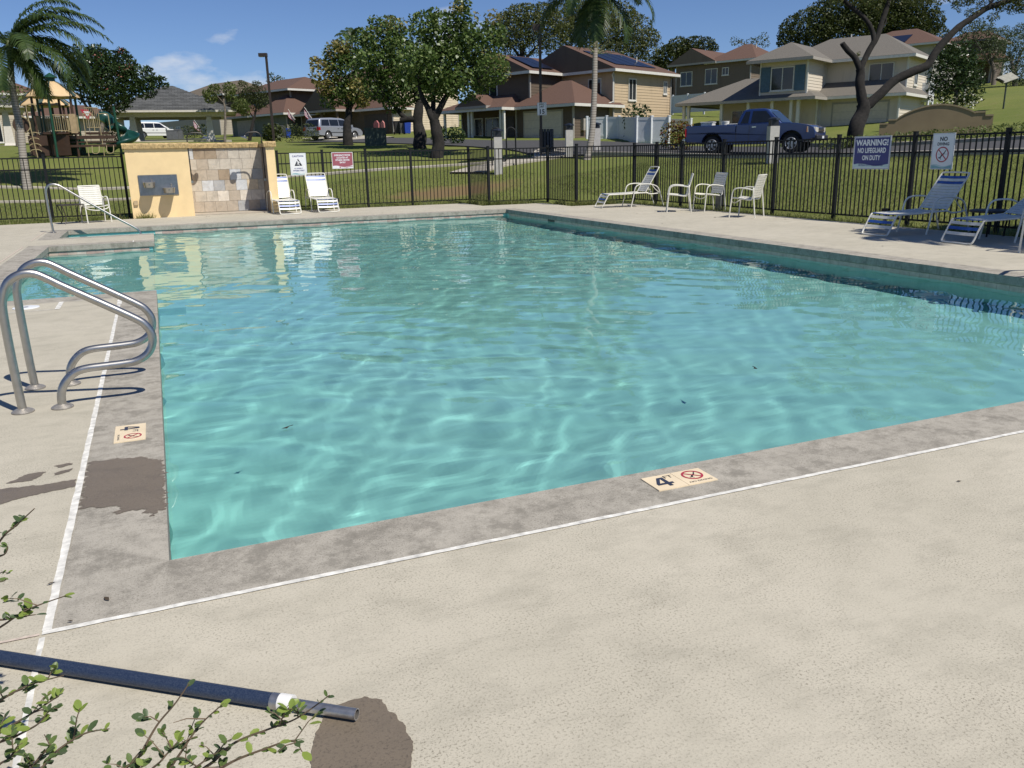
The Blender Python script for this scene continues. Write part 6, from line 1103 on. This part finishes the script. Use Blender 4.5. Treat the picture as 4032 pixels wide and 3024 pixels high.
for args in (('black wheeled bin left of the cream wall', 1566, 528, 73.5, MBK), ('grey wheeled bin between black and blue bins at the cream wall', 1586, 528, 73.2, MGB), ('blue wheeled bin at the cream side wall', 1604, 528, 73, MBL), ('black wheeled bin beside the street lamp, before the dark house', 1092, 538, 79, MBK), ('grey wheeled bin next to the hedge before the dark house', 1112, 537, 79, MGB)): wheelie(*args)
wheelie('small bright blue bin tucked by the clipped hedge', 1136, 536, 78, MBL, 0, .75)
# ------------------------------------------------------------------ flags
def flag(label, p0, d, L_, rz, white=True):
    t = thing('house_flag', label, 'flag', p0, rz); MB().tube([(0, 0, 0), (L_*.55, -.15, L_*.85)], .022, 6).build('staff', M_TRIM, t); A = Vector((L_*.55, -.15, L_*.85)); w, h = L_*.75, L_*.52
    for k in range(7): 
        mb = MB(); z0, z1 = k/7, (k+1)/7; V = []
        for i in range(6): q = i/5; off = Vector((.10*math.sin(q*5), .04*math.sin(q*7), 0)); base = A.lerp(Vector((L_*.12, -.04, L_*.18)), q); V += [base+off+Vector((.05, -.02, -h*z0*.8)), base+off+Vector((.05, -.02, -h*z1*.8))]
        mb.add(V, [(2*i, 2*i+1, 2*i+3, 2*i+2) for i in range(5)]).build('stripe', M_RED if k % 2 == 0 else M_SIGNW, t)
    mb = MB(); V = []
    for i in range(3): q = i/5; off = Vector((.10*math.sin(q*5), .04*math.sin(q*7)-.012, 0)); base = A.lerp(Vector((L_*.12, -.04, L_*.18)), q); V += [base+off+Vector((.05, -.02, 0)), base+off+Vector((.05, -.02, -h*.43))]
    mb.add(V, [(2*i, 2*i+1, 2*i+3, 2*i+2) for i in range(2)]).build('canton', M_NAVY, t)
flag('striped flag on a staff seen through the pavilion', at(795, 515, 92), 92, 1.5, math.pi*.9); flag('striped flag on the gabled porch, nearer the silver minivan', at(1230, 470, 71.5), 71, 1.2, math.pi*.85); flag('small furled flag on the gabled porch, nearer the street lamp', at(1162, 472, 74), 74, 1.1, math.pi*.85)
# clothes hung in the open garage
q = at(1482, 500, 74.5); t = thing('hanging_clothes', 'pink clothes hanging in the open garage', 'clothes', (q.x, q.y, q.z), HA)
MB().extr([(-.35, 0, -.9), (.25, 0, -.9), (.3, 0, .3), (.05, 0, .55), (-.2, 0, .5), (-.4, 0, .25)], (0, .12, 0)).build('garment', mat('pink_cloth', (.42, .14, .14), .8), t); MB().extr([(.55, 0, -.8), (1.1, 0, -.8), (1.05, 0, .3), (.85, 0, .5), (.6, 0, .3)], (0, .12, 0)).build('garment', mat('pink_cloth_pale', (.5, .2, .18), .8), t)
# ------------------------------------------------------------------ vehicles (x forward, near side = right side)
M_TYRE = mat('tyre_rubber', (.018, .018, .019), .85); M_RIM = mat('alloy_rim', (.42, .42, .43), .35, .8); M_CARGL = mat('tinted_car_glass', (.012, .014, .016), .04, spec=.7); M_CHROME = mat('chrome', (.7, .7, .7), .12, 1.0); M_DKPL = mat('dark_car_plastic', (.022, .022, .024), .55)
M_LAMP = mat('headlamp_lens', (.70, .66, .55), .12); M_AMBER = mat('amber_lens', (.65, .24, .03), .2); M_TAIL = mat('tail_lens', (.32, .012, .015), .15)
def paint(name, c, metal=.35, coat=1.0):
    n = N(name); n.base(c); n.b.inputs['Coat Weight'].default_value = coat; n.b.inputs['Coat Roughness'].default_value = .06; return n.fin(.38, metal)
def arch(cx, cz, r, x0, x1, zb, k=10):
    return [(x0, zb)]+[(cx+r*math.cos(PI-PI*i/k), cz+r*math.sin(PI-PI*i/k)) for i in range(k+1)]+[(x1, zb)]
def wheel(t, x, y, r, s):
    w = MB().lathe([(r*.62, -.105), (r*.9, -.115), (r, -.08), (r, .08), (r*.9, .115), (r*.62, .105)], (0,0,0), 24).build('wheel', M_TYRE, t, True); w.matrix_local = Matrix.Translation((x, y, r)) @ Matrix.Rotation(PI/2, 4, 'X')
    q = MB(); q.lathe([(r*.64, -.02), (r*.64, .02)], (0,0,-.06*s*-1), 24); 
    for zz in (-.112, .112):
        for k in range(6): a = 2*PI*k/6; q.bar((0, 0, zz), (r*.58*math.cos(a), r*.58*math.sin(a), zz), r*.22, .02)
        q.tube([(r*.6*math.cos(2*PI*k/18), r*.6*math.sin(2*PI*k/18), zz) for k in range(18)], .018, 5, closed=True); q.lathe([(r*.17, zz-.012), (r*.17, zz+.012)], (0,0,0), 10)
    q.build('rim', M_RIM, w)
def upper(P, belt, top, W, tmb):
    """closed greenhouse from a side outline P above the belt line, sides leaning in"""
    Y = lambda z: W/2-tmb*max(0, (z-belt))/(top-belt); n_ = len(P); V = [(x, -Y(z), z) for x, z in P]+[(x, Y(z), z) for x, z in P]
    return MB().add(V, [tuple(range(n_)), tuple(range(n_, 2*n_))[::-1]]+[(i, n_+i, n_+(i+1) % n_, (i+1) % n_) for i in range(n_)]), Y
def side_glass(t, polys, Y, name='side_window', off=.008):
    for P in polys:
        for s in (-1, 1):
            V = [(x, s*(Y(z)+off), z) for x, z in P]; MB().add(V, [tuple(range(len(P))) if s < 0 else tuple(range(len(P)))[::-1]]).build(name, M_CARGL, t)
def bev(o, w=.04, seg=3):
    m = o.modifiers.new('bevel', 'BEVEL'); m.width = w; m.segments = seg; m.limit_method = 'ANGLE'; m.angle_limit = math.radians(35)
    for p in o.data.polygons: p.use_smooth = True
    try: o.data.set_sharp_from_angle(angle=math.radians(50))
    except Exception: pass
    return o
# ---- blue pickup
pr_, pf_ = at(2695, 590, 33.2), at(3230, 590, 30.5); hd = math.atan2(pf_.y-pr_.y, pf_.x-pr_.x); dv = Vector((math.cos(hd), math.sin(hd), 0)); lf = Vector((-dv.y, dv.x, 0)); c0 = pr_+lf*.88; zg = gz((pr_.x+pf_.x)/2+lf.x, (pr_.y+pf_.y)/2+lf.y)+.06
t = thing('pickup_truck', 'dark blue extended-cab pickup truck parked along the street', 'pickup truck', (c0.x, c0.y, zg), hd); M_BLUE = paint('metallic_blue', (.014, .037, .145)); M_BLUEL = paint('faded_blue', (.03, .036, .10), .2, .5); W = 1.72
P = [(.06, .46), (.02, .62), (.03, .80)]+[(2.04, .80), (2.04, 1.07), (3.62, 1.09), (3.78, 1.09), (4.3, 1.06), (4.72, .99), (4.93, .90), (5.0, .74), (5.0, .52), (4.62, .40)]+arch(4.14, .36, .43, 4.58, 3.70, .40)[::-1][::-1]
P = [(.06, .46), (.02, .62), (.03, .80), (2.04, .80), (2.04, 1.07), (3.62, 1.09), (3.78, 1.09), (4.3, 1.06), (4.72, .99), (4.93, .90), (5.0, .74), (5.0, .52), (4.6, .42)]+[(4.14+.43*math.cos(PI*i/10), .37+.43*math.sin(PI*i/10)) for i in range(11)]+[(3.66, .34), (1.60, .34)]+[(1.10+.43*math.cos(PI*i/10), .37+.43*math.sin(PI*i/10)) for i in range(11)]+[(.6, .44)]
bev(MB().extr([(x, -W/2, z) for x, z in P][::-1], (0, W, 0)).build('body', M_BLUE, t), .05)
for s in (-1, 1): bev(MB().bx(.03, 2.03, s*W/2-.07 if s > 0 else s*W/2, s*W/2 if s > 0 else s*W/2+.07, .78, 1.08).build('bed_side', M_BLUE, t), .025)
bev(MB().bx(.0, .08, -W/2+.08, W/2-.08, .55, 1.07).build('tailgate', M_BLUE, t), .02); MB().bx(.09, 2.0, -W/2+.08, W/2-.08, .80, .83).build('bed_floor', M_DKPL, t)
mb, Yf = upper([(2.06, 1.06), (2.16, 1.40), (2.26, 1.58), (2.42, 1.63), (3.02, 1.64), (3.18, 1.60), (3.78, 1.07)], 1.06, 1.64, W-.04, .17); cab = bev(mb.build('cab', M_BLUE, t), .045)
side_glass(cab, [[(2.20, 1.12), (2.50, 1.12), (2.53, 1.54), (2.36, 1.54)], [(2.60, 1.12), (3.50, 1.13), (3.12, 1.54), (2.63, 1.55)]], Yf)
ws = [(3.72, 1.12), (3.24, 1.56)]; MB().add([(ws[0][0]+.02, -Yf(1.12)+.09, ws[0][1]), (ws[0][0]+.02, Yf(1.12)-.09, ws[0][1]), (ws[1][0]+.02, Yf(1.56)-.09, ws[1][1]), (ws[1][0]+.02, -Yf(1.56)+.09, ws[1][1])], [(0,1,2,3)]).build('windscreen', M_CARGL, cab)
for s in (-1, 1):
    wheel(t, 1.10, s*(W/2-.14), .34, s); wheel(t, 4.14, s*(W/2-.14), .34, s)
    for cx_ in (1.10, 4.14): MB().lathe([(.40, -.01), (.40, .01)], (0,0,0), 20).build('wheel_well', M_DKPL, t).matrix_local = Matrix.Translation((cx_, s*(W/2-.29), .40)) @ Matrix.Rotation(PI/2, 4, 'X')
    h_ = MB().add([(4.74, s*(W/2+.006), .72), (4.99, s*(W/2-.10), .72), (4.99, s*(W/2-.10), .90), (4.72, s*(W/2+.006), .93)], [(0,1,2,3)]).add([(4.995, s*(W/2-.10), .72), (5.012, s*(W/2-.48), .72), (5.012, s*(W/2-.48), .87), (4.995, s*(W/2-.10), .90)], [(0,1,2,3)]).build('headlight', M_LAMP, t); MB().add([(4.70, s*(W/2+.009), .73), (4.80, s*(W/2-.02), .73), (4.79, s*(W/2-.02), .90), (4.70, s*(W/2+.009), .92)], [(0,1,2,3)]).build('indicator', M_AMBER, h_)
    MB().bx(3.42, 3.56, s*(W/2+.02), s*(W/2+.16), 1.12, 1.24).build('mirror', M_DKPL, t); MB().bx(2.66, 2.82, s*W/2, s*(W/2+.02), .95, .985).build('door_handle', M_CHROME, t); MB().bx(2.045, 2.06, s*W/2, s*(W/2+.003), .42, 1.05).build('panel_seam', M_DKPL, t); MB().bx(2.55, 2.562, s*W/2, s*(W/2+.003), .42, 1.06).build('panel_seam', M_DKPL, t); MB().bx(3.60, 3.612, s*W/2, s*(W/2+.003), .42, 1.06).build('panel_seam', M_DKPL, t)
    MB().bx(.015, .04, s*(W/2-.02)-.10, s*(W/2-.02), .68, .98).build('tail_light', M_TAIL, t)
MB().bx(4.995, 5.02, -.42, .42, .70, .86).build('grille', M_DKPL, t); MB().bx(5.021, 5.03, -.42, .42, .76, .80).build('grille_bar', M_CHROME, t); MB().lathe([(.055, 0), (.055, .012)], (0,0,0), 12).build('emblem', M_CHROME, t).matrix_local = Matrix.Translation((5.031, 0, .78)) @ Matrix.Rotation(PI/2, 4, 'Y')
bev(MB().bx(4.9, 5.10, -W/2+.02, W/2-.02, .42, .62).build('front_bumper', M_DKPL, t), .04); MB().bx(5.101, 5.108, -.15, .15, .46, .58).build('number_plate', M_SIGNW, t); bev(MB().bx(-.14, .0, -W/2+.05, W/2-.05, .46, .60).build('rear_bumper', M_CHROME, t), .03)
M_BUCK = mat('white_bucket_plastic', (.72, .72, .70), .4)
for k, (x, y, nm_, lab) in enumerate(((.75, -.35, 'storage_tub', 'white storage tub in the pickup bed, at the tailgate end'), (1.42, -.30, 'paint_bucket', 'white bucket in the pickup bed, beside the tub'), (1.78, -.2, 'storage_tub', 'white storage tub in the pickup bed, against the cab'))):
    wp = t.matrix_basis @ Vector((0,0,0)); loc = Vector((c0.x, c0.y, zg))+dv*x+lf*y; q = thing(nm_, lab, 'bucket' if 'bucket' in nm_ else 'tub', (loc.x, loc.y, zg+.832), hd)
    if 'bucket' in nm_: MB().lathe([(.13, 0), (.15, .34), (.16, .35), (.16, .38)], (0,0,0), 18).build('body', M_BUCK, q, True); MB().lathe([(.165, .381), (.165, .405), (.1, .41)], (0,0,0), 18).build('lid', M_BUCK, q, True)
    else: bev(MB().bx(-.24, .24, -.18, .18, 0, .36-.1*(k == 2)).build('body', M_BUCK, q), .02); bev(MB().bx(-.26, .26, -.2, .2, .361-.1*(k == 2), .40-.1*(k == 2)).build('lid', M_BUCK, q), .01)
# ---- minivans
def minivan(label, loc, rz, m, W=1.92):
    t = thing('minivan', label, 'minivan', loc, rz); A = lambda cx, r=.40: [(cx+r*math.cos(PI*i/10), .34+r*math.sin(PI*i/10)) for i in range(11)]
    P = [(.04, .36), (.0, .55), (.03, .80), (.08, 1.02), (3.55, 1.02), (4.35, .96), (4.75, .86), (4.95, .66), (4.97, .42), (4.75, .30)]+A(4.05)+[(3.6, .26), (1.5, .26)]+A(1.05)+[(.62, .32)]
    bev(MB().extr([(x, -W/2, z) for x, z in P][::-1], (0, W, 0)).build('body', m, t), .07)
    mb, Yf = upper([(.08, 1.0), (.30, 1.62), (.50, 1.72), (1.6, 1.77), (2.7, 1.74), (3.05, 1.66), (4.05, 1.0)], 1.0, 1.77, W-.06, .20); g = bev(mb.build('cabin', m, t), .06)
    side_glass(g, [[(.36, 1.10), (1.28, 1.10), (1.28, 1.60), (.52, 1.58)], [(1.34, 1.10), (2.30, 1.10), (2.30, 1.61), (1.34, 1.60)], [(2.36, 1.10), (3.60, 1.10), (3.02, 1.58), (2.36, 1.61)]], Yf)
    MB().add([(.10, -W/2+.16, 1.06), (.10, W/2-.16, 1.06), (.285, W/2-.27, 1.58), (.285, -W/2+.27, 1.58)], [(0,3,2,1)]).build('rear_window', M_CARGL, g).location.x = -.012
    MB().add([(3.95, -W/2+.14, 1.07), (3.95, W/2-.14, 1.07), (3.15, W/2-.28, 1.60), (3.15, -W/2+.28, 1.60)], [(0,1,2,3)]).build('windscreen', M_CARGL, g).location = (.02, 0, .02)
    for s in (-1, 1):
        wheel(t, 1.05, s*(W/2-.13), .33, s); wheel(t, 4.05, s*(W/2-.13), .33, s)
        for cx_ in (1.05, 4.05): MB().lathe([(.38, -.01), (.38, .01)], (0,0,0), 20).build('wheel_well', M_DKPL, t).matrix_local = Matrix.Translation((cx_, s*(W/2-.28), .38)) @ Matrix.Rotation(PI/2, 4, 'X')
        MB().add([(-.012, s*(W/2-.03), .72), (-.012, s*(W/2-.26), .72), (.03, s*(W/2-.26), 1.02), (.03, s*(W/2-.03), 1.02)], [(0,1,2,3)]).add([(-.005, s*(W/2+.007), .72), (.22, s*(W/2+.007), .76), (.20, s*(W/2+.007), .98), (.03, s*(W/2+.007), 1.0)], [(0,1,2,3)]).build('tail_light', M_TAIL, t)
        MB().add([(4.62, s*(W/2+.004), .70), (4.93, s*(W/2-.1), .68), (4.86, s*(W/2-.1), .80), (4.55, s*(W/2+.004), .86)], [(0,1,2,3)]).build('headlight', M_LAMP, t); MB().bx(1.2, 3.9, s*W/2-.002*s, s*(W/2+.02), .55, .60).build('side_strip', M_DKPL, t); MB().bx(3.55, 3.72, s*(W/2-.02), s*(W/2+.14), 1.06, 1.2).build('mirror', m, t)
        for x in (2.1, 2.5): MB().bx(x, x+.16, s*W/2, s*(W/2+.02), .86, .90).build('door_handle', M_DKPL, t)
    MB().bx(-.06, .1, -W/2+.08, W/2-.08, .30, .50).build('rear_bumper', m, t); MB().bx(-.012, .0, -.26, .26, .70, .84).build('number_plate', M_SIGNW, t); return t
M_SILV = paint('silver_paint', (.36, .38, .42), .5); M_WHT = paint('white_paint', (.76, .76, .75), 0.0)
p = at(1258, 554, 69); hd = math.radians(31); d_ = Vector((math.cos(hd), math.sin(hd), 0)); l_ = Vector((-d_.y, d_.x, 0)); q = p+l_*.95; minivan('silver minivan parked nose-in on the sloping driveway', (q.x, q.y, gz(q.x, q.y)+.10), hd, M_SILV)
p = at(528, 547, 92); hd = math.radians(17); d_ = Vector((math.cos(hd), math.sin(hd), 0)); l_ = Vector((-d_.y, d_.x, 0)); q = p+l_*.95; minivan('white minivan parked beyond the pavilion', (q.x, q.y, max(gz(q.x, q.y)+.08, p.z)), hd, M_WHT)
# ------------------------------------------------------------------ foreground shrub sprays
M_LEAF1 = leafmat('shrub_leaf_dark', [(.075, .115, .05)], .3, .35); M_LEAF2 = leafmat('shrub_leaf_bright', [(.24, .32, .07)], .4, .4); M_LEAF3 = leafmat('shrub_leaf_mid', [(.13, .19, .06)], .35, .4); M_TWIG = mat('shrub_twig', (.14, .10, .065), .9)
def leafmesh(m, asp):
    V = [(0, 0, 0), (.25, asp*.34, .05), (.6, asp*.45, .055), (.88, asp*.26, .02), (1, 0, -.04), (.88, -asp*.26, .02), (.6, -asp*.45, .055), (.25, -asp*.34, .05), (.3, 0, 0), (.65, 0, -.005)]
    return MB().add(V, [(0, 8, 1), (1, 8, 9, 2), (2, 9, 3), (3, 9, 4), (4, 9, 5), (5, 9, 6), (6, 9, 8, 7), (7, 8, 0)]).mesh('leaf', m, True)
LV = [leafmesh(m, a) for m, a in ((M_LEAF1, .62), (M_LEAF3, .58), (M_LEAF2, .66))]
def shrub(label, root, sprays, seed):
    rr = random.Random(seed); t = thing('shrub', label, 'shrub', root); R0 = Vector(root); cnt = 0
    for pts, nl, big in sprays:
        S = smooth_path([R0, R0.lerp(at(*pts[0]), .55)+Vector((rr.uniform(-.04, .04), rr.uniform(-.04, .04), .05))]+[at(*p) for p in pts], 8); L_ = len(S); MB().tube([p-R0 for p in S], [.0035*(1-i/L_)+.0011 for i in range(L_)], 5).build('twig', M_TWIG, t)
        seg = [Vector(at(*p)) for p in pts]; i0 = 14
        side_tw = []
        for k in range(max(1, nl//9)):
            j = rr.randint(i0, L_-5); b_ = S[j]; d = Vector((rr.uniform(-1, 1), rr.uniform(-.5, .5), rr.uniform(.0, 1))).normalized()*rr.uniform(.03, .075); MB().tube([b_-R0, b_+d*.6-R0+Vector((0, 0, .006)), b_+d-R0], [.0016, .0012, .0008], 4).build('twig', M_TWIG, t); side_tw.append((b_, d))
        for k in range(nl):
            if side_tw and rr.random() < .5: b_, d = rr.choice(side_tw); q = rr.uniform(.25, 1); p = b_+d*q; tt = d.normalized()
            else:
                j = rr.randint(i0, L_-1); p = S[j]; tt = (S[min(j+1, L_-1)]-S[j-1]).normalized(); q = j/L_
            az = rr.uniform(0, 2*PI); dr = (tt*.6+Vector((math.cos(az), math.sin(az), rr.uniform(-.3, .6)))*.9).normalized(); up = Vector((rr.uniform(-.5, .5), rr.uniform(-.6, .3), 1)); z = (up-dr*up.dot(dr)).normalized(); y = z.cross(dr); sz = rr.uniform(.012, .025)*big
            mi = 2 if (rr.random() < .22+.25*(q > .85)) else (0 if rr.random() < .5 else 1); o = link('leaf', LV[mi], t); o.matrix_local = Matrix.Translation(p-R0) @ Matrix((dr, y, z)).transposed().to_4x4() @ Matrix.Scale(sz, 4); cnt += 1
    return t
shrub('leafy shrub sprays reaching in over the joint from beside the coping corner', (-1.05, -1.15, 0), [([(-120, 2330, 2.0), (0, 2130, 1.95), (70, 2063, 1.93), (136, 2002, 1.9)], 16, 1.15), ([(-150, 2560, 1.95), (0, 2470, 1.9), (110, 2400, 1.87), (260, 2345, 1.85)], 34, 1.1), ([(-160, 2420, 1.95), (-10, 2440, 1.9), (60, 2430, 1.88), (140, 2420, 1.86)], 34, 1.1), ([(-160, 2250, 2.0), (-30, 2200, 1.95), (20, 2180, 1.93), (30, 2150, 1.92)], 14, 1.1), ([(-120, 2300, 2.0), (0, 2290, 1.95), (25, 2280, 1.9)], 5, 1.0)], 3)
shrub('leafy shrub sprays below the blue end of the pole', (-.62, -1.62, 0), [([(-120, 2860, 1.8), (0, 2760, 1.78), (110, 2700, 1.76), (250, 2660, 1.74)], 34, 1.1), ([(-100, 2950, 1.75), (40, 2860, 1.74), (140, 2800, 1.73), (230, 2740, 1.72)], 48, 1.05), ([(-80, 2980, 1.72), (60, 2900, 1.72), (150, 2850, 1.7), (190, 2800, 1.7)], 40, 1.1), ([(120, 3060, 1.7), (220, 2960, 1.7), (330, 2890, 1.7), (430, 2870, 1.68)], 44, 1.2), ([(60, 3080, 1.7), (150, 2990, 1.7), (200, 2930, 1.7)], 30, 1.1), ([(-40, 3050, 1.7), (30, 2990, 1.7), (80, 2950, 1.7)], 26, 1.1)], 5)
shrub('leafy shrub sprays beside the bare aluminium end of the pole', (-.12, -1.85, 0), [([(500, 3080, 1.7), (560, 2960, 1.7), (620, 2854, 1.7), (690, 2770, 1.69), (745, 2690, 1.68)], 24, 1.2), ([(640, 3080, 1.7), (721, 2950, 1.7), (789, 2854, 1.7), (880, 2770, 1.68)], 32, 1.05), ([(760, 3080, 1.7), (845, 2995, 1.7), (930, 2922, 1.7), (1072, 2866, 1.69), (1173, 2826, 1.68), (1298, 2737, 1.66)], 58, 1.0), ([(820, 3080, 1.7), (902, 3007, 1.7), (1040, 2950, 1.69), (1150, 2917, 1.68), (1190, 2960, 1.67)], 30, 1.2), ([(560, 3100, 1.68), (640, 2990, 1.68), (700, 2920, 1.68)], 40, 1.1), ([(700, 3100, 1.68), (800, 3000, 1.68), (900, 2940, 1.68)], 42, 1.05), ([(480, 3080, 1.7), (520, 3000, 1.7), (570, 2940, 1.7)], 20, 1.2)], 9)
# ------------------------------------------------------------------ groups for repeated things
GN = {'sun_lounger': 'strap sun loungers on the deck', 'strap_armchair': 'strap armchairs on the deck', 'grab_rail': 'pair of pool grab rails', 'depth_marker': 'pool depth markers', 'deck_light': 'small deck lights', 'bollard_light': 'bollard lights by the path', 'street_lamp': 'bronze street lamps', 'milo_tree': 'round-leaved trees behind the fence', 'palm_tree': 'palms around the pool', 'plumeria_tree': 'plumeria trees', 'monkeypod_tree': 'umbrella trees behind the houses', 'broad_tree': 'dense trees behind the houses', 'thorn_tree': 'lacy trees on the right slope', 'minivan': 'parked minivans', 'wheeled_bin': 'wheeled bins at the houses', 'utility_cabinet': 'utility cabinets on the lawn', 'vinyl_fence': 'white vinyl fences', 'picket_fence': 'black picket fence around the deck', 'house_flag': 'flags on the houses', 'outdoor_shower': 'showers in the alcove', 'picnic_pavilion': 'picnic pavilions', 'hedge': 'clipped hedges', 'shrub': 'shrubs', 'storage_tub': 'tubs in the pickup bed'}
for o in list(col.objects):
    if o.parent is None and o.get('category') and o.name.split('.')[0] in GN: o['group'] = GN[o.name.split('.')[0]]
